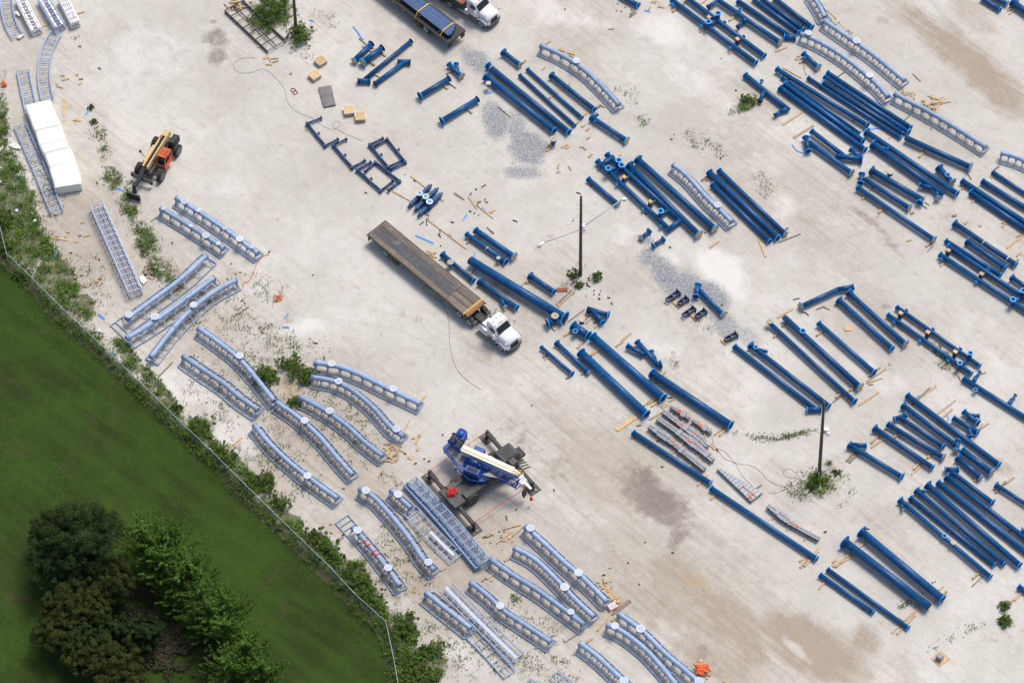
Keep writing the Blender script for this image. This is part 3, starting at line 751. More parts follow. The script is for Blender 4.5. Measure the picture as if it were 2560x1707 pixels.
P("blue pipe with two small branches and plywood foot below curved track", [(730,1078,1055,1292,.27,'F','W'),(760,1075,785,1052,.14,'x','f'),(790,1110,760,1122,.14,'x','f')])
t = P("upright blue valve-like flange with numbered plywood top", [(365,1300,395,1300,.34,'n','n')], up=[(380,1275,.95,.30,'w')], tb=[], cat='pipe fitting')
frame("large twin pipe frame cut by the top edge with ring stubs", (1468,0,2240,580), (1600,-25,2318,515), .27,
      posts=[(1808,160),(2070,360)], rings=[(1803,203),(1892,126)], feet=[(1480,45),(1740,238),(2003,438),(2130,335),(2090,100)], tb=[(1470,110,1560,50),(1720,300,1860,210),(1990,500,2110,420)])
P("blue frame with curved elbow legs between twin frame and long pipes", [(1890,0,2462,392,.28,'x','W'),(1895,0,1800,68,.22,'x','b'),(2155,175,2120,205,.3,'x','x'),(2125,195,2072,250,.2,'x','b')], up=[(2092,88,.85,.16,'f')], tb=[(.3,.8,.3)])
P("pipe meeting a short T-piece behind the upper track", [(2075,12,2570,345,.27,'f','x'),(2500,340,2606,348,.27,'f','f')], tb=[])
T(3,0)
P("lower long pipe running off the top beside the upper track", [(-140,-10,285,302,.24,'n','f')], tb=[])
P("middle long pipe running off the top beside the upper track", [(-70,-20,325,276,.24,'n','f')], tb=[])
P("upper long pipe running off the top beside the upper track", [(50,-20,406,254,.27,'n','f')], tb=[(.8,.2,.3)])
P("blue branched pipe with two flared elbow legs over the weeds", [(-210,690,190,1012,.28,'f','x'),(-30,830,-75,930,.22,'x','b'),(190,1000,110,1025,.24,'x','x'),(110,1025,65,1060,.19,'x','b')], up=[(-58,742,.8,.17,'f')], tb=[(.3,.1,.2)])
P("small Y fitting with plywood end beside tracks", [(325,495,462,622,.27,'f','W'),(365,530,335,540,.18,'x','f')], tb=[(.2,.7,.3)], cat='pipe fitting')
P("first long pipe from the left in the upper bundle of eight", [(110,808,892,1378,.29,'f','f')], tb=[(.0,.1,.1)])
P("second long pipe in the upper bundle, touching the leftmost", [(155,772,872,1298,.29,'f','f')])
P("thin third long pipe in the upper bundle", [(125,712,840,1222,.17,'f','f')])
P("fourth long pipe in the bundle, starting highest on the left", [(80,635,912,1152,.27,'f','F')])
P("fifth long pipe in the bundle, thin with isolated head", [(368,715,1218,1268,.20,'f','f')])
P("sixth long thin pipe in the upper bundle", [(508,762,1240,1225,.19,'f','f')])
P("seventh long pipe in the upper bundle", [(520,705,1292,1215,.24,'f','F')])
P("eighth long pipe in the bundle, nearest the lower track", [(545,668,1312,1172,.24,'f','f')], tb=[(.95,.2,.1)])
P("blue pipe ending in a wide V fitting below the bundle", [(400,1205,690,1425,.26,'f','x'),(620,1432,868,1462,.30,'n','F'),(760,1372,860,1455,.27,'f','x')], tb=[])
P("blue pipe with T-head and curled blue strap below bundle", [(378,1305,768,1590,.27,'x','W'),(345,1262,370,1388,.29,'f','f')], tb=[])
P("long pipe below bundle, upper right of a parallel pair", [(905,1212,1738,1780,.30,'F','f')], tb=[])
P("long pipe below bundle with small branch, ending in Y and numbered disc", [(960,1325,1608,1785,.32,'F','x'),(1010,1345,1102,1372,.17,'x','f'),(1560,1740,1392,1697,.22,'x','f'),(1548,1740,1560,1820,.2,'x','W')], tb=[])
P("blue pipe with closed head and big plywood disc below white track", [(1265,1268,1860,1535,.32,'r','W')], tb=[(.3,.9,.1)])
P("blue elbow fitting with upright ring under the plywood disc pipe", [(1570,1540,1690,1675,.3,'F','W')], up=[(1650,1606,.9,.2,'f')], tb=[], cat='pipe fitting')
P("dark blue pipe at the top right corner, lower one", [(1960,-12,2132,92,.26,'n','f')], tb=[])
P("dark blue pipe at the top right corner, numbered plywood end", [(2050,-30,2195,35,.27,'n','w')], tb=[])
P("branched dark blue fitting at the top right corner", [(2240,20,2440,160,.38,'f','n'),(2260,60,2290,-20,.28,'x','f')], tb=[(.1,.6,.1)], cat='pipe fitting')
T(3,1)
P("blue pipe with tall plywood-topped stub and turned-down end", [(950,-5,1412,265,.32,'F','x'),(1412,255,1392,292,.30,'x','f')], up=[(1122,5,1.15,.32,'w')], tb=[(.97,.1,.7)])
P("blue pipe with T-head and plywood foot above lone long pipe", [(885,72,1300,342,.26,'x','W'),(862,30,850,112,.27,'f','f')], tb=[(.2,.3,.1)])
P("lone long pipe with big plywood foot, edge of open sand", [(822,152,1525,632,.25,'f','W')], tb=[(.12,.4,.1),(.35,.7,.1),(.98,.8,.1)])
P("right edge pipe, topmost and thinnest", [(2062,12,2420,250,.22,'f','n')], tb=[(.05,.3,.1)])
P("right edge pipe, second from top", [(1968,95,2420,375,.28,'f','n')], tb=[])
P("right edge pipe, third from top", [(1782,92,2420,512,.29,'f','n')], tb=[(.06,.4,.1)])
P("right edge pipe, fourth from top with blue flange", [(1860,198,2420,575,.29,'f','n')], tb=[(.1,.5,.1),(.6,.5,.1)])
P("blue pipe with white band, big open flange at its head", [(1712,480,2278,862,.27,'F','f')], tb=[(.95,.1,.7)], bands=[.47,.86])
P("short blue pipe between banded pipe and right twin frame", [(1828,645,2182,892,.27,'F','f')], tb=[(.02,.1,.1),(.9,.2,.2)])
P("thin pipe lying against the upper side of right twin frame", [(1632,640,2138,958,.22,'f','f')], tb=[])
frame("twin pipe frame at the right edge with two capped posts", (1578,768,2440,1330), (1655,692,2440,1225), .26, posts=[(1655,730),(1960,945)], rings=[(2250,1182),(2345,1100)], feet=[(1580,822),(1898,1035),(2205,1250),(2022,905)], tb=[(1580,880,1640,830),(2100,1060,1990,960)])
P("short blue pipe head with open flange at right edge", [(2238,975,2440,1118,.24,'F','n')], tb=[])
P("bent blue pipe with plywood foot, kinked near its top", [(305,1245,640,1090,.26,'W','x'),(640,1090,785,1065,.27,'x','f')], tb=[(.02,.3,.4)])
P("left of two parallel pipes hanging below the bent pipe", [(650,1185,1142,1632,.27,'W','f')], tb=[(.0,.2,.1)])
P("right of two parallel pipes hanging below the bent pipe", [(742,1115,1262,1590,.27,'W','W')], tb=[])
frame("smaller twin pipe frame below open sand with three capped posts", (1100,1318,1868,1862), (1182,1250,1945,1792), .22, posts=[(1218,1305),(1468,1480),(1720,1660)], rings=[(1760,1765),(1858,1674)], feet=[(1152,1392),(1400,1555),(1650,1745),(1278,1275),(1525,1445),(1772,1628)], tb=[(1250,1400,1140,1430),(1600,1815,1680,1770)])
P("long pipe with numbered upright disc, first of three toward the pole", [(25,1405,795,2118,.24,'x','F')], up=[(15,1382,.8,.24,'w')], tb=[(.1,.5,.1),(.86,.7,.1)])
P("long pipe with upright ring and big plywood foot", [(150,1345,845,1985,.31,'r','W')], up=[(320,1468,.95,.22,'f')], tb=[(.04,.4,.3),(.95,.5,.1)])
P("shorter pipe right of the big plywood foot", [(465,1398,975,1850,.25,'f','F')], tb=[(.1,.8,.1),(.97,.3,.9)])
T(2,2)
P("small blue pipe left of all below the white truck cab", [(268,48,552,295,.19,'f','F')], tb=[(.2,.4,.1),(.97,.5,.1)])
P("second small pipe beside the truck, plywood foot", [(410,8,705,285,.21,'F','w')], tb=[(.08,.2,.1),(.9,.3,.1)])
P("big thick pipe left of two, ending near flat plank", [(632,98,1235,668,.41,'f','f')], tb=[(.06,.1,1.2),(.98,.1,.1)])
P("big thick pipe right of two, head by clustered manifold", [(740,-48,1388,518,.41,'f','f')], tb=[(.97,.9,.1)])
P("big thick pipe above the wrapped steel bundles", [(1282,285,2008,768,.41,'f','f')], tb=[(.08,.1,.8),(.97,1.0,.1)])
P("crossed blue branch fitting at the head of the thick pipes", [(1150,0,1340,215,.27,'f','x'),(1058,38,1215,120,.25,'f','x'),(1275,90,1310,165,.25,'f','x'),(1330,215,1370,205,.26,'x','F')], tb=[(.4,.5,.5)], cat='pipe fitting')
P("long thin pipe just below the wrapped steel bundles", [(1112,832,1822,1298,.26,'f','w')], tb=[(.02,.2,.1),(.9,.6,.5)])
P("long thin pipe end to end with one below wrapped bundles", [(1828,1342,2798,1992,.26,'f','f')], tb=[(.05,.7,.1),(.96,1.0,.7)])
P("long pipe ending in T-piece at the lower lamp pole", [(2042,42,2780,612,.25,'f','x'),(2710,625,2838,618,.26,'f','f')], tb=[])
P("long pipe with ring and side branch ending at lower pole", [(2188,30,2912,592,.26,'F','f'),(2260,70,2345,92,.17,'x','f')], up=[(2238,50,.85,.17,'f')], tb=[])
T(3,2)
P("longest upper pipe of the fan right of lower pole", [(1278,490,2122,1130,.28,'f','f')], tb=[(.08,.1,2.2),(.35,.1,1.8)])
P("second pipe of the fan, ending in a T-piece", [(1240,582,1735,955,.26,'F','x'),(1745,905,1728,998,.24,'f','W')], tb=[])
P("third pipe of the fan with short T at its head", [(1210,690,1610,965,.24,'x','F'),(1158,712,1265,672,.24,'f','f')], tb=[(.12,.1,.4)])
P("fourth pipe of the fan with large plywood foot", [(1098,755,1612,1062,.26,'f','W')], tb=[(.2,.4,.3),(.8,.5,.1)])
P("fifth pipe of the fan with plywood disc at its head", [(978,790,1512,1155,.26,'W','f')], tb=[(.1,1.2,.6),(.8,.9,.1)])
P("lowest left pipe of the fan with V-shaped head", [(745,945,1232,1240,.26,'W','F'),(775,945,905,955,.24,'x','f')], tb=[(.12,1.3,.1)])
P("long branched pipe at right edge with two flared arms", [(1795,338,2440,745,.27,'f','n'),(1880,375,1910,325,.22,'x','x'),(1910,330,1945,275,.14,'x','b'),(2205,580,2240,530,.22,'x','x'),(2240,535,2272,490,.14,'x','b')], up=[(1905,440,.6,.16,'f')], tb=[])
P("upper Y fitting between fan and branched pipe", [(1798,640,1925,748,.26,'f','F'),(1850,675,1942,682,.2,'x','f')], tb=[(.4,.1,.2)], cat='pipe fitting')
P("lower Y fitting between fan and branched pipe", [(1702,700,1928,832,.26,'f','F'),(1845,785,1862,868,.22,'x','f')], tb=[(.9,.1,1.1)], cat='pipe fitting')
P("short thick pipe with largest plywood disc at fan's foot", [(1782,995,2055,1200,.34,'f','W')], tb=[])
P("short pipe beside the one with largest plywood disc", [(1742,1062,1952,1248,.27,'F','w')], tb=[(.9,.3,.1)])
P("thin pipe reaching right edge below the largest plywood disc", [(2092,1310,2440,1535,.22,'F','n')], tb=[(.1,.4,.9)])
P("first pipe of the lower bundle with small rings midway", [(1212,1450,2045,2158,.24,'F','f'),(1225,1470,1238,1540,.12,'x','w')], up=[(1620,1780,.75,.17,'f'),(1702,1842,.8,.2,'w')], tb=[(.9,1.0,.1)])
P("second pipe of the lower bundle", [(1305,1430,2080,2048,.23,'f','f')], tb=[(.03,.1,.1),(.9,.1,.1)])
P("third pipe of the lower bundle with side stub", [(1362,1362,2170,2040,.24,'F','f'),(1395,1370,1445,1370,.15,'x','f')], tb=[(.04,.1,.1)])
P("fourth and thickest pipe of the lower bundle", [(1465,1312,2312,2052,.30,'F','f')], tb=[])
P("fifth pipe of the lower bundle", [(1560,1288,2440,1985,.27,'f','n')], tb=[])
P("sixth pipe of the lower bundle with open black flange", [(1640,1238,2440,1865,.27,'F','n')], tb=[(.75,.1,.2)])
P("seventh pipe above the lower bundle with T head", [(1680,1190,2062,1478,.25,'x','F'),(1625,1172,1752,1172,.25,'f','f')], tb=[(.98,.6,.1)])
T(3,3)
P("black flange fitting cut by the right edge", [(2318,175,2440,210,.3,'F','n')], tb=[], cat='pipe fitting')
P("stub of pipe cut by the right edge lower down", [(2300,680,2440,770,.25,'f','n')], tb=[(.3,1.1,.1)])
P("thick tapering pipe left of two near bottom right", [(702,268,1478,868,.41,'F','n')], tb=[(.10,2.1,.3)])
P("thick pipe right of two near bottom right", [(858,178,1602,798,.40,'F','f')], tb=[(.08,.9,.1),(.95,.1,.9)])
P("short thin pipe nearest the brown churned earth", [(478,572,968,918,.22,'f','f')], tb=[(.12,.8,.1)])
P("longer thin pipe beside the one on brown earth", [(548,522,1290,1062,.22,'f','f')], tb=[(.95,.9,1.5)])
# ------------------------------------------------------------------ pale blue track sections, lying on their rails with the spine tube up
TRACKS = []
def catmull(ps, per=8):
    if len(ps) == 2: return [ps[0].lerp(ps[1], i/10) for i in range(11)]
    out = []; e = [ps[0]*2-ps[1]] + ps + [ps[-1]*2-ps[-2]]
    for i in range(1, len(e)-2):
        a, b, c, d = e[i-1], e[i], e[i+1], e[i+2]
        for k in range(per):
            t = k/per
            out.append(.5*((2*b)+(c-a)*t+(2*a-5*b+4*c-d)*t*t+(3*b-3*c+d-a)*t**3))
    out.append(ps[-1]); return out
def arclen(ps):
    L = [0]
    for a, b in zip(ps[:-1], ps[1:]): L.append(L[-1]+(b-a).length)
    return L
def at_len(ps, L, s):
    s = max(0, min(L[-1], s))
    for i in range(len(L)-1):
        if s <= L[i+1]: 
            f = (s-L[i])/max(1e-6, L[i+1]-L[i]); return ps[i].lerp(ps[i+1], f), (ps[i+1]-ps[i]).normalized()
    return ps[-1], (ps[-1]-ps[-2]).normalized()
def track(label, pts, discs=(), g=1.55, h=.98, sr=.265, sp=1.15, ext=(0, 0), cut=(0, 0), lean=0.0, straps=(), group='pale blue track sections with spine tube'):
    ps = catmull([G(x, y, h) for x, y in pts]); L = arclen(ps)
    mid, _ = at_len(ps, L, L[-1]/2); base = Vector((mid.x, mid.y, 0))
    t = thing('coaster_track_section', label, 'track section', base, group)
    TRACKS.append((label, base))
    lo, hi = cut[0], L[-1]-cut[1]
    spine = [at_len(ps, L, lo+(hi-lo)*i/30)[0] for i in range(31)]
    obj('spine_tube', MB().tube(spine, sr, 20), M['peri'], t)
    for e, e2 in ((spine[0], spine[1]), (spine[-1], spine[-2])):
        d = (e-e2).normalized(); m_ = MB().disc(e-d*.03, d, sr*1.16, .05, 22); obj('end_flange', m_, M['peri'], t)
        m_ = MB().disc(e+d*.021, d, sr*.82, .004, 20); obj('bore', m_, M['grey'], t)
    n = max(2, int(L[-1]/3.8))
    for i in range(1, n):
        c, d = at_len(ps, L, L[-1]*i/n); obj('collar', MB().disc(c, d, sr*1.05, .09, 22), M['peri'], t)
    zr = .14; rr = .055
    for sgn in (-1, 1):
        rp = []
        for i in range(33):
            s_ = -ext[0]+(L[-1]+ext[0]+ext[1])*i/32
            c, d = at_len(ps, L, s_)
            if s_ < 0: c = c+d*s_
            if s_ > L[-1]: c = c+d*(s_-L[-1])
            nrm = Vector((-d.y, d.x, 0)).normalized()
            rp.append(Vector((c.x, c.y, zr))+nrm*sgn*g/2)
        obj('rail', MB().tube(rp, rr, 10), M['peri'], t)
    # ties: hourglass webs each side and a flat cross bar
    nt = max(3, round((hi-lo)/(sp*1.08)))
    for i in range(nt+1):
        f = (i+.12)/(nt+.24); c, d = at_len(ps, L, lo+(hi-lo)*f)
        nrm = Vector((-d.y, d.x, 0)).normalized()
        for sgn in (-1, 1):
            m_ = MB(); b = Vector((c.x, c.y, zr))+nrm*sgn*g/2; ax = (b-c); ln = ax.length; ax.normalize()
            prof = [(sr*.75, .36), (sr+.05, .18), (.40, .09), (.50, .052), (.80, .045), (ln-.16, .055), (ln-.06, .09), (ln-.02, .14)]
            k = sp/1.15
            poly = [c+ax*min(u, ln)+d*w*min(1.15, k) for u, w in prof]+[c+ax*min(u, ln)-d*w*min(1.15, k) for u, w in reversed(prof)]
            th = ax.cross(d).normalized()*.03
            m_.prism([p-th for p in poly], th*2)
            obj('tie', m_, M['peri'], t)
    # end bars between the rails
    for e, c0, sg in ((ext[0], 0, -1), (ext[1], L[-1], 1)):
        k = 1
        while e > .6 and k*.65 <= e+.05:
            c, d = at_len(ps, L, c0); c = c+d*sg*k*.65; nrm = Vector((-d.y, d.x, 0)).normalized(); c.z = zr
            m_ = MB().beam(c-nrm*g/2, c+nrm*g/2, .07, .09); obj('cross_bar', m_, M['peri'], t); k += 1
        if e <= .6:
            c, d = at_len(ps, L, c0); c = c+d*sg*e; nrm = Vector((-d.y, d.x, 0)).normalized(); c.z = zr
            m_ = MB().beam(c-nrm*g/2, c+nrm*g/2, .09, .12); obj('cross_bar', m_, M['peri'], t)
    for q in discs:
        x, y = q[:2]; sc = q[2] if len(q) > 2 else 1.0
        c = G(x, y, h+.50); nb = min(ps, key=lambda p: (p-Vector((c.x, c.y, h))).length)
        c = Vector((c.x*.6+nb.x*.4, c.y*.6+nb.y*.4, h+.50))
        m_ = MB().tube([(c.x, c.y, h), c], .27*sc, 18); obj('stub', m_, M['peri'], t)
        pl = MB().disc(c, (0,0,1), .40*sc, .05, 26); pl_o = obj('mounting_plate', pl, M['cream'], t)
        m_ = MB().disc(c+Vector((0,0,.05)), (0,0,1), .31*sc, .012, 24); o2 = obj('plate_face', m_, M['palepl'], pl_o)
    for f in straps:
        c, d = at_len(ps, L, L[-1]*f); m_ = MB().ring(c-d*.08, d, sr+.025, sr-.01, .17); obj('red_strap', m_, M['red'], t)
    return t
M['palelad'] = paint('pale_ladder_paint', (.46,.52,.66), .5, var=.1)
M['palepl'] = paint('pale_blue_plate', (0.42, 0.50, 0.68), 0.5, var=.08)

def ladder(label, pts, w=1.2, h=.35, sp=.62, deep=0.0, over=(), mat='peri', rr=.07, plates=(), cap=False, group='ladder-like track sections', spine=None, messy=0):
    ps = catmull([G(x, y, h) for x, y in pts]); L = arclen(ps)
    mid, _ = at_len(ps, L, L[-1]/2); base = Vector((mid.x, mid.y, 0))
    t = thing('ladder_track_section', label, 'track section', base, group); TRACKS.append((label, base))
    levels = [h] + ([h-deep] if deep else [])
    for z in levels:
        for sgn in (-1, 1):
            rp = []
            for i in range(25):
                c, d = at_len(ps, L, L[-1]*i/24); nrm = Vector((-d.y, d.x, 0)).normalized()
                rp.append(Vector((c.x, c.y, z))+nrm*sgn*w/2)
            obj('rail', MB().tube(rp, rr, 10), M[mat], t)
    n = max(3, round(L[-1]/sp)); post = MB(); inner = MB()
    for i in range(n+1):
        c, d = at_len(ps, L, L[-1]*(i+.05)/(n+.1)); nrm = Vector((-d.y, d.x, 0)).normalized()
        m_ = MB().beam(c-nrm*w/2, c+nrm*w/2, .06, .07)
        if i % 2 == 0: m_.beam(c-nrm*.05, c+nrm*.05, .22, .12)
        if i % 4 == 1 and deep == 0 and i < n:
            c2, _ = at_len(ps, L, L[-1]*(i+1.05)/(n+.1))
            for o_ in (-.2, .2): m_.beam(c+nrm*w*o_, c2+nrm*w*o_, .05, .05)
        if deep:
            m_.beam(c-nrm*w/2-Vector((0,0,deep)), c+nrm*w/2-Vector((0,0,deep)), .06, .07)
            for sgn in (-1, 1):
                post.beam(c+nrm*sgn*w/2, c+nrm*sgn*w/2-Vector((0,0,deep)), .06, .06, up=d)
        obj('tie', m_, M[mat], t)
    if deep:
        obj('side_post', post, M[mat], t)
        for o_ in (-.28, -.16, .1, .24):
            q = [at_len(ps, L, L[-1]*i/12) for i in range(13)]
            rp = [c-Vector((0,0,deep*.45))+Vector((-d.y, d.x, 0)).normalized()*w*o_ for c, d in q]
            inner.tube(rp, .045, 6)
        obj('inner_bar', inner, M[mat], t)
        lo_ = MB()
        for sgn in (-1, 1):
            q = [at_len(ps, L, L[-1]*i/12) for i in range(13)]
            rp = [Vector((c.x, c.y, h-deep/2))+Vector((-d.y, d.x, 0)).normalized()*sgn*(w/2+.02) for c, d in q]
            for a, b in zip(rp[:-1], rp[1:]): lo_.beam(a, b, .04, .12)
        obj('side_strip', lo_, M[mat], t)
    for (f0, f1, off, wd) in plates:
        q = [at_len(ps, L, L[-1]*(f0+(f1-f0)*i/10)) for i in range(11)]; m_ = MB()
        rp = [c+Vector((0,0,.10))+Vector((-d.y, d.x, 0)).normalized()*w*off for c, d in q]
        for a, b in zip(rp[:-1], rp[1:]): m_.beam(a, b, wd, .06)
        obj('cover_plate', m_, M['palepl'], t)
    if spine:
        q = [at_len(ps, L, L[-1]*(spine[0]+(spine[1]-spine[0])*i/10))[0] for i in range(11)]
        obj('spine_tube', MB().tube([p+Vector((0,0,.42)) for p in q], .2, 14), M['peri'], t)
    return t

T(2,0)
track("curved pale blue track beside navy pipes with one plate", [(262,420),(450,505),(660,640),(850,820),(980,965)], [(597,560)], sp=1.2)
T(2,1)
track("pale blue track lying among long navy pipes mid yard", [(1480,-55),(1620,60),(1790,250),(1930,380),(2018,470)], [(1890,315)], sp=.82)
T(3,0)
track("pale blue track cut by top edge, above the pile of three", [(395,-60),(470,60),(520,160)], sp=.8)
track("straighter pale blue track along the brown wheel ruts", [(515,190),(700,320),(960,500),(1255,742)], [(810,375,1.05)], sp=.84)
track("bowed pale blue track with two plates beside eight pipes", [(300,312),(480,390),(690,520),(880,670),(1015,790),(1102,892)], [(375,298,.95),(930,690)], sp=.88)
track("long pale blue track without plates beside splintered timber", [(1162,862),(1500,1040),(1750,1190),(2000,1352)], sp=1.15)
track("pale blue track cut off by right edge high up", [(2142,1402),(2300,1450),(2480,1540)], sp=.85)
T(0,1)
track("left of two straight tracks by the telehandler, four plates", [(1475,345),(1760,520),(2055,715)], [(1495,350,.55),(1750,512,.5),(1880,595),(2000,670,.6)], sp=1.28, g=1.5)
track("right of two straight tracks by the telehandler", [(1618,248),(1980,480),(2370,760)], [(1690,282),(1812,365,.55),(2060,530,.6),(2190,622),(2310,700,.6)], sp=1.28, g=1.5)
track("upper left of three tracks slanting up to the right", [(1895,780),(1690,970),(1480,1130),(1155,1365)], [(1180,1328,1.05)], g=2.1, sp=1.75, ext=(.3, 1.4))
track("middle of three tracks slanting up to the right", [(1968,980),(1680,1195),(1400,1395),(1165,1540)], [(1420,1333,1.05)], g=1.75, sp=1.4)
track("lower right of three tracks, curved and slanting up", [(2170,1000),(1930,1135),(1700,1330),(1540,1510),(1385,1712)], [(1778,1230)], sp=1.0)
T(0,2)
track("curved track starting among weeds, plate near its middle", [(1820,-125),(2010,10),(2200,165),(2350,335),(2515,545)], [(2205,120)], sp=.85)
track("twisted track with both rails showing nearest the fence bend", [(1680,130),(1850,250),(2060,390),(2200,510),(2370,625)], [], sp=1.25, g=1.9)
T(1,2)
track("uppermost gently curved track with two plates above sand", [(535,190),(760,230),(960,305),(1200,425),(1505,570)], [(690,205),(1255,428,.95)], sp=1.25)
track("strongly curved track with plates near both ends", [(510,325),(700,360),(880,445),(1070,600),(1230,780),(1350,868)], [(755,365,.95),(1290,797)], sp=.85)
track("curved track with one plate ending at timber heap", [(400,505),(600,610),(820,760),(1000,925),(1165,1050)], [(675,630)], sp=.9)
track("curved track below the sandy mound with one plate", [(188,555),(380,690),(570,860),(740,1060),(885,1222)], [(443,722)], sp=.72)
track("long curved track nearest the fence with one plate", [(-15,765),(110,920),(320,1120),(540,1290),(750,1440)], [(467,1232)], sp=1.0)
track("curved track left of the crane with plates at both ends", [(948,1348),(1080,1425),(1200,1550),(1310,1680),(1440,1850),(1530,1990),(1635,2095)], [(1007,1370),(1585,2022)], sp=.95)
track("short spine track with one plate leading into a ladder", [(1240,1360),(1330,1445),(1420,1525)], [(1303,1400)], sp=.9, ext=(0, .3))
ladder("open ladder section continuing below the short spine track", [(1415,1545),(1640,1790),(1840,1985)], w=1.5, h=.4, sp=.75, plates=[(.45,.95,0,.28)])
ladder("deep box ladder beside the crane, right one of two", [(1428,1262),(1745,1590),(2105,2015)], w=1.05, h=1.05, sp=.98, deep=.8)
ladder("narrow pale box ladder lying against the deep one", [(1368,1300),(1690,1655),(2035,2072)], w=.4, h=.6, sp=1.3, deep=.4)
T(1,3)
track("straight track with red straps and two plates near fence", [(890,140),(1060,330),(1200,510),(1320,675)], [(933,165,1.05),(1212,510)], sp=1.05, ext=(2.0,.1), straps=(.26,.33,.44,.50))
track("spine track at the left of a wide ladder below", [(1560,735),(1700,850),(1840,960),(1970,1065)], sp=1.1, g=1.9)
ladder("plain two-rail ladder continuing toward the bottom edge", [(1975,1110),(2150,1290),(2330,1490)], w=1.3, h=.2, sp=.95)
ladder("wide double ladder with pale centre plates", [(1745,690),(1900,850),(2130,1080),(2400,1340)], w=1.55, h=.6, sp=.8, plates=[(-.02,1.0,-.03,.36)])
track("curved track with one plate right of the wide ladder", [(1968,640),(2120,760),(2270,900),(2480,1040),(2705,1190)], [(2238,855)], sp=.95)
track("curved track with small plate joining timber heap gap", [(2150,428),(2350,570),(2570,705),(2770,850),(3010,1030)], [(2893,910,.85)], sp=1.2)
T(2,3)
track("densely webbed curved track between two plated ones", [(18,325),(200,425),(370,580),(560,780),(750,960)], [(482,688,1.1)], sp=.72)
track("upper straight track with two plates ending at woodpile", [(122,130),(300,290),(470,450),(670,620),(870,820)], [(172,145),(607,553,1.1)], sp=1.15)
track("inner bowed track at bottom with one plate at head", [(868,1030),(1020,1100),(1220,1255),(1400,1450),(1530,1620)], [(948,1043)], sp=.9)
track("outer straight track at bottom with two plates", [(978,930),(1190,1085),(1400,1290),(1590,1450),(1760,1600)], [(1175,1072,1.08),(1718,1555,1.08)], sp=1.2)
track("dense track cut by the bottom edge with plate", [(622,1200),(780,1320),(930,1460),(1070,1590)], [(1022,1552,1.08)], sp=.8)
ladder("short pale ladder end cut by the bottom edge", [(385,1480),(500,1580),(600,1660)], w=1.1, h=.3, sp=.8)
ladder("second ladder scrap at the very bottom edge", [(120,1568),(240,1640)], w=1.4, h=.3, sp=.6)
T(0,0)
ladder("slim ladder section along the left weeds beside white tarp", [(182,1145),(350,1530),(527,1955)], w=1.32, h=.35, sp=.72, rr=.085)
ladder("short ladder section running under the white tarp", [(208,648),(245,830),(285,1010)], w=1.3, h=.35, sp=.68, rr=.085)
ladder("curved ladder section bending down to the white tarp", [(515,298),(445,430),(408,580),(402,740),(432,915)], w=1.3, h=.35, sp=.7, rr=.085)
ladder("curved ladder section cut by the top left corner", [(50,-30),(70,130),(110,250),(165,335)], w=1.3, h=.35, sp=.72, rr=.085)
for i, (pp, lb, w_) in enumerate((([(180,-30),(250,110),(335,275)], "cluttered white-railed ladder frame left of three at top", 1.1), ([(390,-30),(470,110),(548,240)], "cluttered white-railed ladder frame middle of three at top", 1.2), ([(570,-30),(630,90),(692,210)], "stack of white bars right of three frames at top", 1.0))):
    t = ladder(lb, pp, w=w_, h=.9, sp=.5, deep=.7, mat='white' if i != 1 else 'palepl', group='white-railed frames stacked at the top')
    ps = catmull([G(x, y, 1.0) for x, y in pp]); L = arclen(ps)
    for k in range(5 if i == 2 else 2):
        off = (-.4+.2*k)*w_ if i == 2 else (-.3+.6*k)*w_; m_ = MB()
        for j in range(6):
            a, d = at_len(ps, L, L[-1]*(j+.05)/6); b, _ = at_len(ps, L, L[-1]*(j+.9)/6); nrm = Vector((-d.y, d.x, 0)).normalized()
            m_.beam(a+nrm*off, b+nrm*(off+random.uniform(-.05,.05)), .13 if i == 2 else .2, .1)
        obj('top_bar', m_, M['white'], t)
T(0,1)
ladder("tall box ladder section standing by the weeds", [(880,290),(1060,690),(1240,1100)], w=1.38, h=1.15, sp=.78, deep=1.0, mat='palelad')
# ------------------------------------------------------------------ vehicles
class Fr:
    def __init__(s, o, x):
        s.o = Vector((o[0], o[1], 0)); s.x = Vector((x[0], x[1], 0)).normalized(); s.y = Vector((-s.x.y, s.x.x, 0))
    def p(s, x, y, z): return s.o+s.x*x+s.y*y+Vector((0,0,z))
    def inv(s, w): d = Vector(w)-s.o; return d.dot(s.x), d.dot(s.y)
    def box(s, mb, x0, x1, y0, y1, z0, z1):
        return mb.box(s.p((x0+x1)/2, (y0+y1)/2, (z0+z1)/2), s.x*(x1-x0)/2, s.y*(y1-y0)/2, (0,0,(z1-z0)/2))
    def cbox(s, mb, x0, x1, y0, y1, z0, z1, b=.06):
        """box with its upper edges chamfered"""
        def ring(z, i): return [s.p(x0+i, y0+i, z), s.p(x1-i, y0+i, z), s.p(x1-i, y1-i, z), s.p(x0+i, y1-i, z)]
        return mb.loft([ring(z0, 0), ring(z1-b, 0), ring(z1, b)])
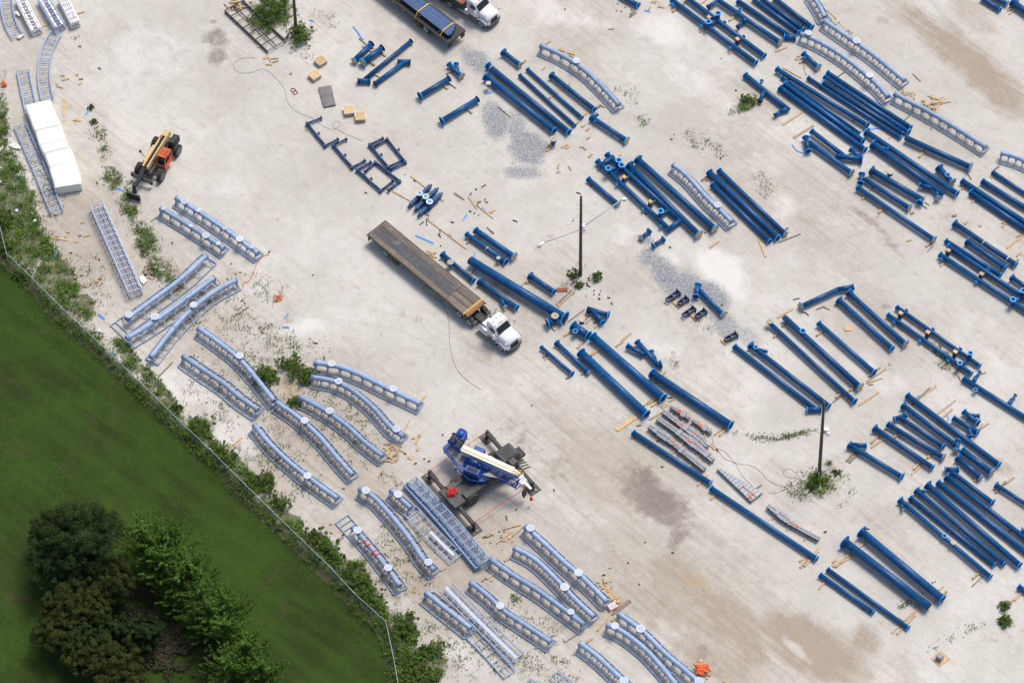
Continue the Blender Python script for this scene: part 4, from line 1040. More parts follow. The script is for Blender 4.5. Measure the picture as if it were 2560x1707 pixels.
def wheel(fr, x, y, r, w, parent, hub='white', lug=False, name='wheel'):
    side = 1 if y > 0 else -1
    c = fr.p(x, y, r)
    e = bpy.data.objects.new(name, None); COL.objects.link(e); e.parent = parent
    e.location = c-WORLD[parent.name]; WORLD[e.name] = c
    a = fr.y*side
    m_ = MB().tube([c-a*w/2, c-a*w*.42, c-a*w*.1, c+a*w*.1, c+a*w*.42, c+a*w/2], [r*.90, r*.98, r, r, r*.98, r*.88], 28)
    if lug:
        for k in range(26):
            th = 2*math.pi*k/26
            for s2 in (-1, 1):
                th2 = th+(.12 if s2 > 0 else 0)
                rad = fr.x*math.cos(th2)+Vector((0,0,1))*math.sin(th2); tan = -fr.x*math.sin(th2)+Vector((0,0,1))*math.cos(th2)
                q = c+a*s2*w*.24+rad*r*1.0
                m_.box(q, (tan+a*s2*.6)*.045, a*w*.24, rad*.035)
    o = obj('tyre', m_, M['rubber'], e)
    m_ = MB().ring(c+a*w*.30, a, r*.60, r*.42, w*.24, 24); obj('rim', m_, M[hub], e)
    m_ = MB().disc(c+a*w*.30, a, r*.42, w*.08, 20); m_.disc(c+a*w*.38, a, r*.17, w*.20, 12); obj('hub', m_, M['grey' if hub == 'white' else hub], e)
    return e
def cab_truck(fr, label, name='truck_tractor', rear=True, nwr=((-1.4,), (.12,)), cabx=2.35):
    """white bonneted day cab; x runs forward from the trailer's front face"""
    t = thing(name, label, 'truck', fr.p(2.5, 0, 0))
    W = M['white']
    # cab shell
    def sec(z, ins, x0, x1):
        y = 1.06-ins; c = .16
        return [fr.p(x0+c, -y, z), fr.p(x1-c, -y, z), fr.p(x1, -y+c*1.4, z), fr.p(x1, y-c*1.4, z), fr.p(x1-c, y, z), fr.p(x0+c, y, z), fr.p(x0, y-c, z), fr.p(x0, -y+c, z)]
    m_ = MB().loft([sec(.95, 0, cabx, 4.15), sec(1.95, 0, cabx, 4.15), sec(2.62, .10, cabx+.04, 3.72), sec(2.85, .22, cabx+.14, 3.52), sec(2.93, .42, cabx+.34, 3.25)])
    obj('cab', m_, W, t)
    m_ = MB(); m_.prism([fr.p(4.155, -.86, 1.99), fr.p(4.155, .86, 1.99), fr.p(3.745, .80, 2.60), fr.p(3.745, -.80, 2.60)], fr.x*.03+Vector((0,0,.02)))
    obj('windscreen', m_, M['glass'], t)
    for s_ in (-1, 1):
        m_ = MB(); m_.prism([fr.p(3.05, s_*1.045, 2.0), fr.p(3.98, s_*1.045, 2.0), fr.p(3.66, s_*.965, 2.55), fr.p(3.05, s_*.965, 2.55)], fr.y*s_*.03); obj('side_window', m_, M['glass'], t)
        m_ = MB(); fr.box(m_, 2.92, 2.95, s_*1.05, s_*1.075, 1.1, 2.6); fr.box(m_, 3.2, 3.38, s_*1.05, s_*1.09, 1.75, 1.79); obj('door_handle', m_, M['black'], t)
        m_ = MB().tube([fr.p(3.95, s_*1.0, 2.3), fr.p(4.05, s_*1.42, 2.35)], .03, 8); m_.tube([fr.p(3.95, s_*1.0, 1.8), fr.p(4.05, s_*1.42, 1.8)], .03, 8)
        fr.cbox(m_, 4.0, 4.14, s_*1.47-.09, s_*1.47+.09, 1.75, 2.5, .04); obj('mirror', m_, M['white'], t)
        m_ = MB().tube([fr.p(5.25, s_*.80, 1.35), fr.p(5.42, s_*1.05, 1.75)], .025, 6); fr.cbox(m_, 5.36, 5.5, s_*1.06-.10, s_*1.06+.10, 1.68, 1.92, .04); obj('hood_mirror', m_, W, t)
    # bonnet
    def hs(x, yb, z0, zt, sl):
        return [fr.p(x, -yb, z0), fr.p(x, -yb*.97, zt-sl), fr.p(x, -yb*.78, zt-.04), fr.p(x, 0, zt+.02), fr.p(x, yb*.78, zt-.04), fr.p(x, yb*.97, zt-sl), fr.p(x, yb, z0)]
    m_ = MB().loft([hs(4.13, .98, 1.0, 1.97, .22), hs(4.5, .94, .95, 1.90, .22), hs(5.0, .86, .9, 1.76, .22), hs(5.35, .78, .85, 1.58, .24), hs(5.52, .70, .85, 1.30, .2)], True)
    obj('hood', m_, W, t)
    for s_ in (-1, 1):
        secs = []
        for k in range(9):
            th = math.pi*k/8; x = 4.62+math.cos(th)*-.74; z = .62+math.sin(th)*.60
            secs.append([fr.p(x, s_*.68, z-.02), fr.p(x, s_*1.16, z-.06), fr.p(x, s_*1.18, z-.16), fr.p(x, s_*.68, z-.16)])
        m_ = MB().loft(secs, True); m_.loft([[fr.p(5.2, s_*.5, .55), fr.p(5.2, s_*1.14, .55), fr.p(5.2, s_*1.12, 1.0), fr.p(5.2, s_*.5, 1.25)], [fr.p(5.6, s_*.5, .6), fr.p(5.58, s_*.92, .6), fr.p(5.56, s_*.88, .92), fr.p(5.58, s_*.5, 1.05)]])
        obj('fender', m_, W, t)
        m_ = MB(); m_.prism([fr.p(5.30, s_*1.06, 1.0), fr.p(5.58, s_*.80, .92), fr.p(5.60, s_*.72, 1.06), fr.p(5.32, s_*.96, 1.14)], Vector((0,0,.03))); obj('headlight', m_, M['glass'] if rear is False else M['chrome'], t)
    m_ = MB(); m_.prism([fr.p(5.545, -.56, .72), fr.p(5.545, .56, .72), fr.p(5.535, .52, 1.34), fr.p(5.535, -.52, 1.34)], fr.x*.05); obj('grille', m_, M['black'], t)
    m_ = MB(); pb = [(5.35, -1.16), (5.66, -.95), (5.80, -.4), (5.82, 0), (5.80, .4), (5.66, .95), (5.35, 1.16), (5.2, 1.1), (5.5, 0), (5.2, -1.1)]
    m_.prism([fr.p(x, y, .38) for x, y in pb], (0,0,.30)); obj('bumper', m_, M['dgrey'], t)
    for k in range(5):
        m_ = MB(); y = (-.75, -.2, 0, .2, .75)[k]; fr.box(m_, 3.48, 3.58, y-.05, y+.05, 2.84 if abs(y) < .5 else 2.74, 2.89 if abs(y) < .5 else 2.79); obj('marker_lamp', m_, M['orange'], t)
    m_ = MB(); fr.box(m_, 3.0, 3.14, .45, .60, 2.90, 2.93); obj('roof_vent', m_, M['black'], t)
    m_ = MB(); fr.box(m_, 3.0, 3.14, -.6, -.45, 2.90, 2.93); obj('roof_vent', m_, M['black'], t)
    m_ = MB(); fr.box(m_, 2.9, 3.02, -.05, .03, 2.93, 3.0); obj('roof_vent', m_, M['black'], t)
    # chassis
    m_ = MB(); fr.box(m_, -2.1, 5.1, .28, .42, .62, .86); fr.box(m_, -2.1, 5.1, -.42, -.28, .62, .86); fr.box(m_, -1.9, 2.3, -.28, .28, .68, .80)
    for x in (-1.4, .12, 4.62): m_.tube([fr.p(x, -.95, .5), fr.p(x, .95, .5)], .09, 8)
    obj('chassis', m_, M['black'], t)
    for s_ in (-1, 1):
        m_ = MB().tube([fr.p(1.15, s_*.88, .72), fr.p(1.2, s_*.88, .72), fr.p(2.75, s_*.88, .72), fr.p(2.8, s_*.88, .72)], [.26, .33, .33, .26], 20); obj('fuel_tank', m_, M['chrome'], t)
        m_ = MB(); fr.box(m_, 2.75, 3.85, s_*1.10-.14, s_*1.10+.14, .42, .48); fr.box(m_, 2.75, 3.85, s_*.98-.10, s_*.98+.10, .48, .92); obj('step', m_, M['grey'], t)
    m_ = MB(); fr.box(m_, 1.3, 2.3, -.5, .5, .88, .93); obj('deck_plate', m_, M['chrome'], t)
    m_ = MB().tube([fr.p(1.9, .62, .9), fr.p(2.0, .68, 2.4), fr.p(2.1, .95, 2.9)], .07, 10); obj('exhaust_stack', m_, M['chrome'], t)
    for x in ([-1.4, .12] if rear else []):
        for s_ in (-1, 1): wheel(fr, x, s_*.98, .51, .5, t)
        m_ = MB(); fr.box(m_, x-.5, x+.5, -1.2, -1.16, .3, .34); 
    for s_ in (-1, 1): wheel(fr, 4.62, s_*1.0, .51, .30, t)
    if rear:
        for s_ in (-1, 1):
            m_ = MB(); fr.box(m_, .72, .78, s_*.98-.28, s_*.98+.28, .35, 1.02); obj('quarter_fender', m_, M['grey'], t)
    return t

T(1,1)
rl, rr_, fl_, fr_ = G(1018,588,1.4), G(1185,450,1.4), G(1940,1352,1.4), G(2110,1210,1.4)
rm = (rl+rr_)/2; fm = (fl_+fr_)/2
TL = (fm-rm).length
hx = (fm-rm).normalized()
tr = Fr(rm, hx)
FB = Fr(fm, hx)
def trailer(fr, TLn, label, wood=True, wx=(1.55, 2.85)):
    t = thing('flatbed_trailer', label, 'trailer', fr.p(TLn/2, 0, 0))
    w = 1.30
    if wood:
        m_ = MB()
        k = 12
        for i in range(k):
            y0 = -w+.06+(2*w-.12)*i/k; fr.box(m_, .12, TLn, y0+.008, y0+(2*w-.12)/k-.008, 1.34, 1.40)
        obj('plank_deck', m_, M['deck'], t)
        m_ = MB(); fr.box(m_, .25, TLn-3.35, -.72, .60, 1.402, 1.412); obj('rubber_mat', m_, M['mat'], t)
        m_ = MB(); fr.box(m_, TLn-3.40, TLn-3.32, -w+.06, w-.06, 1.401, 1.408); fr.box(m_, TLn-3.3, TLn-.2, -.48, -.36, 1.402, 1.410); fr.box(m_, TLn-3.3, TLn-.2, .30, .42, 1.402, 1.410); obj('steel_strip', m_, M['black'], t)
    else:
        m_ = MB(); fr.box(m_, .05, TLn, -w+.05, w-.05, 1.33, 1.40); obj('plank_deck', m_, M['black'], t)
    m_ = MB()
    for s_ in (-1, 1):
        fr.box(m_, 0, TLn, s_*w-.05, s_*w+.05, 1.20, 1.385)
    fr.box(m_, 0, .1, -w, w, 1.15, 1.39)
    obj('side_rail', m_, M['black'], t)
    m_ = MB(); n = int(TLn/.6)
    for i in range(n):
        for s_ in (-1, 1): fr.box(m_, .3+i*.6, .38+i*.6, s_*(w+.03)-.05, s_*(w+.03)+.05, 1.22, 1.34)
    obj('stake_pocket', m_, M['dgrey'], t)
    m_ = MB(); fr.box(m_, .3, TLn-.4, .42, .54, .85, 1.33); fr.box(m_, .3, TLn-.4, -.54, -.42, .85, 1.33)
    for i in range(12): fr.box(m_, .6+i*TLn/13, .68+i*TLn/13, -w, w, 1.18, 1.32)
    obj('frame_beam', m_, M['black'], t)
    for x in wx:
        for s_ in (-1, 1): wheel(fr, x, s_*.98, .51, .52, t, hub='white' if x == wx[0] else 'rust')
        m_ = MB().tube([fr.p(x, -.9, .51), fr.p(x, .9, .51)], .08, 8); obj('axle', m_, M['black'], t)
    for s_ in (-1, 1):
        m_ = MB(); fr.box(m_, .12, .15, s_*.98-.32, s_*.98+.32, .35, 1.2); obj('mud_flap', m_, M['black'], t)
        m_ = MB(); fr.box(m_, TLn-3.2, TLn-3.05, s_*.75-.07, s_*.75+.07, .30, 1.2); fr.box(m_, TLn-3.25, TLn-3.0, s_*.75-.14, s_*.75+.14, .25, .30); obj('landing_leg', m_, M['dgrey'], t)
        for k in range(6): 
            m_ = MB(); fr.box(m_, 3.6+k*1.7, 3.78+k*1.7, s_*(w+.02)-.06, s_*(w+.02)+.06, 1.08, 1.2); obj('winch', m_, M['yellow'], t)
    return t
def deckmat(name, c0, c1, sc):
    q = N(name); v = q.coord(scale=(.35, 2.4, 1), rot=math.radians(-45), world=True)
    a = q.noise(v, 1.6, 7, .7); b = q.noise(q.coord(world=True), 1.2, 6, .65); g = q.n('ShaderNodeNewGeometry')
    c = q.mix(q.ramp(a, .3, .7), c0, c1)
    c = q.mix(1.0, c, q.ramp(g.outputs['Random Per Island'], 0, 1, (.8,.8,.8,1), (1.2,1.2,1.2,1)), 'MULTIPLY')
    c = q.mix(q.math('MULTIPLY', q.ramp(b, .55, .7), sc), c, (.30,.27,.24))
    q.l(c, q.bsdf.inputs['Base Color']); q.bsdf.inputs['Roughness'].default_value = .85; return q.m
M['deck'] = deckmat('worn_deck_planks', (.12,.095,.075), (.24,.20,.165), .6)
M['mat'] = deckmat('worn_rubber_mat', (.055,.058,.065), (.10,.103,.112), .35)
wx = [tr.inv(G(1178,768,.51))[0], tr.inv(G(1262,832,.51))[0]]
trailer(tr, TL, "long brown plank flatbed trailer with dark rubber centre mat", True, wx)
# headboard timbers lying across the nose of the deck
hb = MB()
tr.box(hb, TL-.55, TL-.38, -1.28, 1.28, 1.41, 1.56); tr.box(hb, TL-.36, TL-.22, -1.2, 1.3, 1.41, 1.60); tr.box(hb, TL-.20, TL-.06, -1.25, 1.2, 1.41, 1.54)
hbo = obj('timber_stack', hb, paint('reddish_timber', (.42,.20,.11), .85, var=.3, scale=3)); tag(hbo, "reddish timbers strapped across the nose of the flatbed deck", 'timber')
m_ = MB(); tr.box(m_, TL-.66, TL-.54, -1.34, 1.34, 1.41, 1.52); m_.beam(tr.p(TL-.6,-1.34,1.45), tr.p(TL-.45,-1.36,1.1), .08, .04)
o = obj('yellow_strap', m_, paint('bright_yellow_strap', (.85,.62,.02), .6, var=.05)); tag(o, "bright yellow strap lying across the flatbed's front timbers", 'strap')
cab_truck(FB, "white bonneted truck cab coupled to the long flatbed trailer")
# ----- upper flatbed with its load of blue pipes, backed toward us
T(1,0)
def Z4(x, y, z): return src(980+x/7.84, y/7.84, z)
n0 = Z4(1075, 850, 1.4); f0 = Z4(1465, 600, 1.4); rmid = (n0+f0)/2
s4 = Fr(rmid, -hx)
LL = 14.6
trailer(s4, LL, "black flatbed trailer strapped with blue pipes at top edge", False, [s4.inv(Z4(715,555,.51))[0], s4.inv(Z4(715,555,.51))[0]+1.3])
bu = thing('pipe_bundle', "strapped bundle of slim blue bars on the black flatbed", 'steel bundle', s4.p(6, 0, 1.4))
for k in range(6):
    m_ = MB(); y = -.62+k*.26
    x0 = (.9, .75, .55, .5, .35, .45)[k]
    s4.box(m_, x0, 13.5, y-.12, y+.12, 1.62, 1.96); obj('bar', m_, M['navy'], bu)
    m_ = MB(); s4.box(m_, x0+.05, 13.5, y+.121, y+.139, 1.93, 1.975); obj('packing_strip', m_, M['timber'], bu)
for k in range(4):
    m_ = MB(); x = 1.8+k*3.2; s4.box(m_, x, x+.12, -.95, .95, 1.41, 1.60); o = obj('bearer', m_, M['timber'], bu)
for k, (xa) in enumerate((1.35, 5.3, 8.9)):
    st = MB(); pr = [(-1.3, 1.36), (-.98, 1.75), (-.80, 1.985), (.80, 2.0), (1.3, 1.38)]
    for (ya, za), (yb, zb) in zip(pr[:-1], pr[1:]): st.beam(s4.p(xa+.0, ya, za+.02), s4.p(xa, yb, zb+.02), .10, .02)
    o = obj('ratchet_strap', st, M['strap']); tag(o, f"{('rearmost','middle','topmost')[k]} yellow strap over the load of the black flatbed", 'strap', 'yellow load straps')
# ----- white tipper behind it
gr = src(980+2000/7.84, 372/7.84, 1.1)
hx2 = (Z4(2000,372,1.1)-Z4(1665,60,1.6)); hx2 = Vector((.74,-.67,0)).normalized()
o2 = gr-hx2*5.58
T2 = Fr(o2, hx2)
cab_truck(T2, "white bonneted tipper truck cut by the top edge", rear=True)
tb = thing('tipper_body', "rusty open tipper body behind the white cab", 'tipper body', T2.p(-.5, 0, .9))
m_ = MB()
T2.box(m_, -3.6, 2.0, -1.2, 1.2, .95, 1.05)
obj('floor_plate', m_, M['rust'], tb)
m_ = MB()
for (x0,x1,y0,y1) in ((-3.6,2.0,-1.25,-1.15),(-3.6,2.0,1.15,1.25),(1.95,2.05,-1.25,1.25)): T2.box(m_, x0, x1, y0, y1, .95, 2.0)
for k in range(7): T2.box(m_, -3.3+k*.8, -3.2+k*.8, -1.33, -1.25, .95, 2.0)
obj('side_wall', m_, M['dgrey'], tb)
m_ = MB(); T2.box(m_, -3.5, 1.9, -1.1, 1.1, 1.06, 1.5)
obj('earth_load', m_, M['rust'], tb)

# ------------------------------------------------------------------ telehandler
def Z3(x, y, z): return src(300+x/6.272, 310+y/6.272, z)
A_, B_, C_, D_ = Z3(565,285,.66), Z3(888,428,.66), Z3(303,690,.66), Z3(638,825,.66)
rear_ = (A_+B_)/2; front_ = (C_+D_)/2
th = Fr(rear_, front_-rear_); WB = (front_-rear_).length
t = thing('telehandler', "tan and orange telehandler with black fork boom on the sand", 'telehandler', th.p(WB/2, 0, 0))
tw = (A_-B_).length/2
for x in (0, WB):
    for s_ in (-1, 1): wheel(th, x, s_*tw, .66, .46, t, hub='grey', lug=True)
m_ = MB(); th.cbox(m_, -.9, WB+.5, -.55, .42, .55, 1.15, .08); th.box(m_, -1.05, -.3, -.8, .8, .5, 1.05)
for x in (0, WB): m_.tube([th.p(x, -tw, .66), th.p(x, tw, .66)], .13, 8)
obj('chassis', m_, M['dgrey'], t)
m_ = MB(); th.cbox(m_, .7, WB-.6, -1.2, -.5, .6, 1.35, .12)
obj('engine_cover', m_, M['tan'], t)
m_ = MB(); th.cbox(m_, -1.25, .1, .35, 1.05, .8, 1.75, .12); obj('counterweight', m_, M['black'], t)
# boom: two tan sides with dark slot between them
b0 = Z3(748,125,2.35); b1 = Z3(398,690,1.75)
bd = (b1-b0).normalized(); bs = bd.cross(Vector((0,0,1))).normalized()
bm = MB().beam(b0-bs*.26, b1-bs*.26, .16, .62); bm.beam(b0+bs*.26, b1+bs*.26, .22, .62); bm.beam(b0-Vector((0,0,.2)), b1-Vector((0,0,.2)), .55, .2)
bm.beam(b0-bd*.05, b0+bd*.75, .70, .66)
bo = obj('boom', bm, M['tan'], t)
m_ = MB().beam(b0+bd*.8+Vector((0,0,.05)), b1+Vector((0,0,.05)), .26, .2); obj('inner_boom', m_, M['bore'], t)
m_ = MB().tube([b0+bd*1.6+bs*.1+Vector((0,0,.36)), b0+bd*1.0-bs*-.15+Vector((0,0,.5)), b0+bd*.9+bs*.42+Vector((0,0,.2)), b0+bd*1.8+bs*.45], .035, 6); obj('hose', m_, M['black'], t)
n0_ = Z3(370,700,1.7); n1_ = Z3(320,850,1.35); n2_ = Z3(215,985,1.15); n3_ = Z3(235,1085,.55)
m_ = MB().beam(n0_, n1_, .45, .45); m_.beam(n1_, n2_, .36, .4); m_.beam(n2_, n3_, .42, .35); obj('boom_neck', m_, M['black'], t)
c_ = Z3(215,1140,.45); m_ = MB(); cb = Fr(c_, front_-rear_)
m_.box(c_+Vector((0,0,.05)), cb.x*.09, cb.y*.75, (0,0,.42)); obj('fork_carriage', m_, M['black'], t)
for s_, nm in ((-.55, 1), (.55, 1)):
    m_ = MB(); cb.box(m_, .08, 1.35, s_-.06, s_+.06, .05, .11); obj('fork', m_, M['grey'], t)
m_ = MB().beam(Z3(330,860,.9), Z3(490,915,.9), .25, .25); m_.box(Z3(490,925,.75), th.x*.12, th.y*.15, (0,0,.25)); m_.beam(Z3(330,860,.9), Z3(220,800,.9), .22, .25); m_.box(Z3(205,790,.85), th.x*.15, th.y*.2, (0,0,.25)); obj('front_axle_frame', m_, M['black'], t)
# cab: open orange frame with slatted roof
cf = thing('x', 'x', 'x', (0,0,0)); bpy.data.objects.remove(cf)
q = [Z3(650,375,2.35), Z3(815,430,2.35), Z3(705,530,2.25), Z3(590,480,2.3)]
cx = th.inv((q[0]+q[1]+q[2]+q[3])/4)
x0, x1, y0, y1 = cx[0]-.62, cx[0]+.55, cx[1]-.48, cx[1]+.48
cab = MB()
bars = [((x0,y0),(x1,y0)),((x0,y1),(x1,y1)),((x0,y0),(x0,y1)),((x1,y0),(x1,y1))]
for (a,b) in bars: cab.beam(th.p(*a,2.30), th.p(*b,2.30), .09, .09)
for a in ((x0,y0),(x0,y1)): cab.beam(th.p(*a,.8), th.p(*a,2.30), .09, .09, up=th.x)
for a, b in (((x1,y0),(x1+.45,y0)),((x1,y1),(x1+.45,y1))):
    cab.beam(th.p(*a,2.30), th.p(b[0],b[1],1.35), .08, .08); cab.beam(th.p(b[0],b[1],1.35), th.p(b[0],b[1],.8), .08, .08, up=th.x)
cab.beam(th.p(x1+.45,y0,1.35), th.p(x1+.45,y1,1.35), .08, .08); cab.beam(th.p(x0,y1,1.45), th.p(x1+.45,y1,1.2), .07, .07); cab.beam(th.p(x0,y1,.95), th.p(x1+.45,y1,.85), .1, .3)
cab.beam(th.p(x0+.5,y1,1.45), th.p(x0+.6,y1,2.3), .06,.06, up=th.x)
obj('cab_frame', cab, M['orange'], t)
m_ = MB()
for k in range(6): m_.beam(th.p(x0+.1+k*.19, y0, 2.33), th.p(x0+.1+k*.19, y1, 2.33), .10, .03)
obj('roof_slat', m_, M['orange'], t)
m_ = MB(); th.box(m_, x0+.05, x1+.4, y0+.05, y1-.05, .75, .95); th.cbox(m_, x0+.1, x0+.25, -.25+cx[1], .25+cx[1], .95, 1.6); th.cbox(m_, x0+.2, x0+.7, -.25+cx[1], .25+cx[1], .95, 1.2); obj('seat', m_, M['black'], t)
m_ = MB(); m_.prism([th.p(x1+.03,y0+.06,2.22), th.p(x1+.43,y0+.06,1.38), th.p(x1+.43,y1-.06,1.38), th.p(x1+.03,y1-.06,2.22)], th.x*.01); obj('windscreen', m_, M['glass'], t)
m_ = MB().tube([th.p(WB-1.2, -1.1, 1.2), th.p(WB-1.4, -1.7, 1.7)], .025, 6); m_.box(th.p(WB-1.4, -1.75, 1.75), th.x*.05, th.y*.12, (0,0,.2)); obj('mirror', m_, M['black'], t)
side = bs if (b0+bs-th.p(0,0,0)).dot(th.y) > (b0-bs-th.p(0,0,0)).dot(th.y) else -bs
c_ = b0.lerp(b1, .72)+side*.375
xx = -bd; zz = side; yy = zz.cross(xx)
text_mesh('boom_lettering', 'JLG', .46, M['black'], bo, c_, xx, yy, zz)

# ------------------------------------------------------------------ mobile crane on outriggers
def Z1(x, y, z=0): return src(1060+x/5.228, 1050+y/5.228, z)
pads = [Z1(78,755), Z1(828,235), Z1(1420,900), Z1(655,1430)]
cr = thing('mobile_crane', "blue crane with cream boom on dark carrier and four outriggers", 'crane', ((pads[0]+pads[1]+pads[2]+pads[3])/4))
mid01 = (pads[0]+pads[3])/2; mid12 = (pads[1]+pads[2])/2
K = Fr((mid01+mid12)/2, mid12-mid01)      # x toward the upper right end
hl = (mid12-mid01).length/2
# carrier
m_ = MB(); K.cbox(m_, -hl-.6, hl+.1, -1.32, 1.32, .95, 1.35, .06); obj('carrier_deck', m_, M['dgrey'], cr)
m_ = MB(); K.box(m_, -hl-.5, hl+1.6, -.55, .55, .55, .95); obj('carrier_frame', m_, M['black'], cr)
m_ = MB(); K.cbox(m_, -hl+.2, -hl+2.9, .55, 1.25, 1.35, 1.5, .04); K.cbox(m_, -hl+.9, -hl+3.6, -1.28, -.5, 1.35, 1.62, .05); obj('deck_locker', m_, M['dgrey'], cr)
e0 = Z1(1080,430,2.2); ex, ey = K.inv(e0)
m_ = MB(); K.cbox(m_, ex-1.0, ex+1.0, ey-.85, ey+.85, 1.3, 2.35, .15); K.cbox(m_, ex-1.0, ex+.2, ey-1.35, ey-.85, 1.3, 2.05, .1); obj('engine_cover', m_, M['dgrey'], cr)
m_ = MB()
for k in range(6): K.box(m_, ex-.6+k*.22, ex-.5+k*.22, ey-.7, ey+.7, 2.352, 2.38)
obj('cover_grille', m_, M['black'], cr)
m_ = MB().tube([K.p(ex-1.4, ey+.45, 1.4), K.p(ex-1.4, ey+.45, 2.2)], .22, 14); obj('air_filter', m_, M['black'], cr)
ht = Z1(1165,560,2.0); m_ = MB().box(ht, K.x*.35, K.y*.35, (0,0,.35)); obj('hydraulic_tank', m_, M['dgrey'], cr)
m_ = MB()
hh = K.inv(Z1(1230,560,1.3))
for k in range(5): m_.beam(K.p(hh[0]-.1, hh[1]-.9+k*.35, 1.35+.05*k), K.p(hh[0]+.7, hh[1]-1.1+k*.35, 1.25), .1, .1)
obj('pipework', m_, M['black'], cr)
for x in (-hl+1.55, hl-1.3):
    for s_ in (-1, 1): wheel(K, x, s_*1.22, .80, .58, cr, hub='dgrey', lug=False)
# outriggers
bx = (-hl, hl); order = [(0, -hl, 1), (3, -hl, -1), (1, hl, 1), (2, hl, -1)]
for (pi, x, s_) in order:
    pd = pads[pi]; og = bpy.data.objects.new('outrigger', None); COL.objects.link(og); og.parent = cr
    og.location = pd-WORLD[cr.name]; WORLD[og.name] = pd
    a = K.p(x, s_*.6, .95)
    m_ = MB().beam(a, pd+Vector((0,0,.95)), .34, .38); obj('beam', m_, M['black'], og)
    m_ = MB().tube([pd+Vector((0,0,.12)), pd+Vector((0,0,1.35))], .14, 12); m_.disc(pd+Vector((0,0,.10)), (0,0,1), .28, .1, 14); obj('jack', m_, M['black'], og)
    d = (pd-K.p(x, 0, 0)).normalized(); e_ = Vector((-d.y, d.x, 0))
    rot = d*.8+e_*.6; rot2 = Vector((-rot.y, rot.x, 0))
    pl = MB().box(pd+Vector((0,0,.05)), d*.62, e_*.62, (0,0,.04)); o = obj('outrigger_pad', pl, M['grey2'] if 'grey2' in M else M['dgrey'])
    tag(o, f"{('left','top','right','bottom')[pi]} square dark pad under the crane's outrigger foot", 'outrigger pad', 'square pads under the crane')
    bl = MB()
    bl.box(pd+d*.25+e_*.1+Vector((0,0,.13)), rot*.16, rot2*.07, (0,0,.04)); obj('chock', bl, M['ply'], og)
# superstructure
bA = Z1(500,385,3.0); bB = Z1(1160,680,2.75)      # boom ends
bd = (bB-bA).normalized(); U = Fr(Z1(700,700,1.4), bd)
sp_ = MB().tube([U.p(0,0,1.35), U.p(0,0,1.75)], 1.15, 28); obj('turntable', sp_, M['craneblue'], cr)
# main blue platform drawn by its outline
pl_ = [Z1(250,345,2.1), Z1(330,275,2.1), Z1(420,330,2.1), Z1(560,470,2.1), Z1(800,640,2.1), Z1(860,760,2.1), Z1(760,800,2.1), Z1(580,770,2.1), Z1(500,690,2.1), Z1(380,510,2.1), Z1(255,385,2.1)]
m_ = MB().prism([p-Vector((0,0,.45)) for p in pl_], (0,0,.42)); obj('slewing_platform', m_, M['craneblue'], cr)
wk = [Z1(300,390,2.12), Z1(385,350,2.12), Z1(540,510,2.12), Z1(500,590,2.12), Z1(450,570,2.12)]
m_ = MB().prism([p-Vector((0,0,.03)) for p in wk], (0,0,.05)); obj('walkway', m_, M['grey'], cr)
rail_ = MB(); ol = [Z1(250,350,2.6), Z1(262,400,2.6), Z1(385,530,2.6), Z1(500,690,2.6), Z1(580,770,2.6), Z1(700,800,2.6)]
for a, b in zip(ol[:-1], ol[1:]): rail_.tube([a, b], .035, 6)
for a in ol: rail_.tube([a-Vector((0,0,.55)), a], .03, 6)
obj('guard_rail', rail_, M['craneblue'], cr)
# operator cab, tilted-looking blue frame with dark glass
cc = U.inv(Z1(640,680,2.6))
m_ = MB()
def cs(z, i): return [U.p(cc[0]-.95+i, cc[1]-.42+i*.5, z), U.p(cc[0]+.85-i, cc[1]-.42+i*.5, z), U.p(cc[0]+.85-i, cc[1]+.42-i*.5, z), U.p(cc[0]-.95+i, cc[1]+.42-i*.5, z)]
m_.loft([cs(1.75, 0), cs(2.6, 0), cs(3.0, .18)]); obj('operator_cab', m_, M['craneblue'], cr)
m_ = MB()
for k in range(3): U.box(m_, cc[0]-.80+k*.56, cc[0]-.38+k*.56, cc[1]-.455, cc[1]-.425, 2.0, 2.62)
U.box(m_, cc[0]-.6, cc[0]+.5, cc[1]-.25, cc[1]+.25, 3.003, 3.02); obj('cab_window', m_, M['glass'], cr)
# winches and counterweight
cw = Z1(470,235,2.6); m_ = MB().box(cw, U.x*.5, U.y*.65, (0,0,.5)); m_.tube([cw+U.y*.75+Vector((0,0,.2)), cw-U.y*.2+Vector((0,0,.2))], .5, 16); obj('counterweight', m_, M['craneblue'], cr)
for (x, y) in ((385,245), (455,318)):
    c = Z1(x, y, 3.0); dr = bpy.data.objects.new('winch', None); COL.objects.link(dr); dr.parent = cr; dr.location = c-WORLD[cr.name]; WORLD[dr.name] = c
    m_ = MB().tube([c-U.y*.42, c+U.y*.42], .34, 18); obj('rope_drum', m_, M['bore'] if False else M['rubber'], dr)
    m_ = MB().tube([c-U.y*.50, c-U.y*.42], .42, 18); m_.tube([c+U.y*.42, c+U.y*.50], .42, 18); obj('drum_flange', m_, M['craneblue'], dr)
m_ = MB()
for k in range(10):
    a = Z1(random.uniform(430,600), random.uniform(250,370), random.uniform(2.4,3.1)); b = a+Vector((random.uniform(-.5,.5), random.uniform(-.5,.5), random.uniform(-.4,.2)))
    m_.tube([a, (a+b)/2+Vector((0,0,.15)), b], .035, 6)
obj('hydraulic_hose', m_, M['craneblue'], cr)
m_ = MB().box(Z1(725,395,2.6), U.x*.55, U.y*.22, (0,0,.3)); obj('side_box', m_, M['craneblue'], cr)
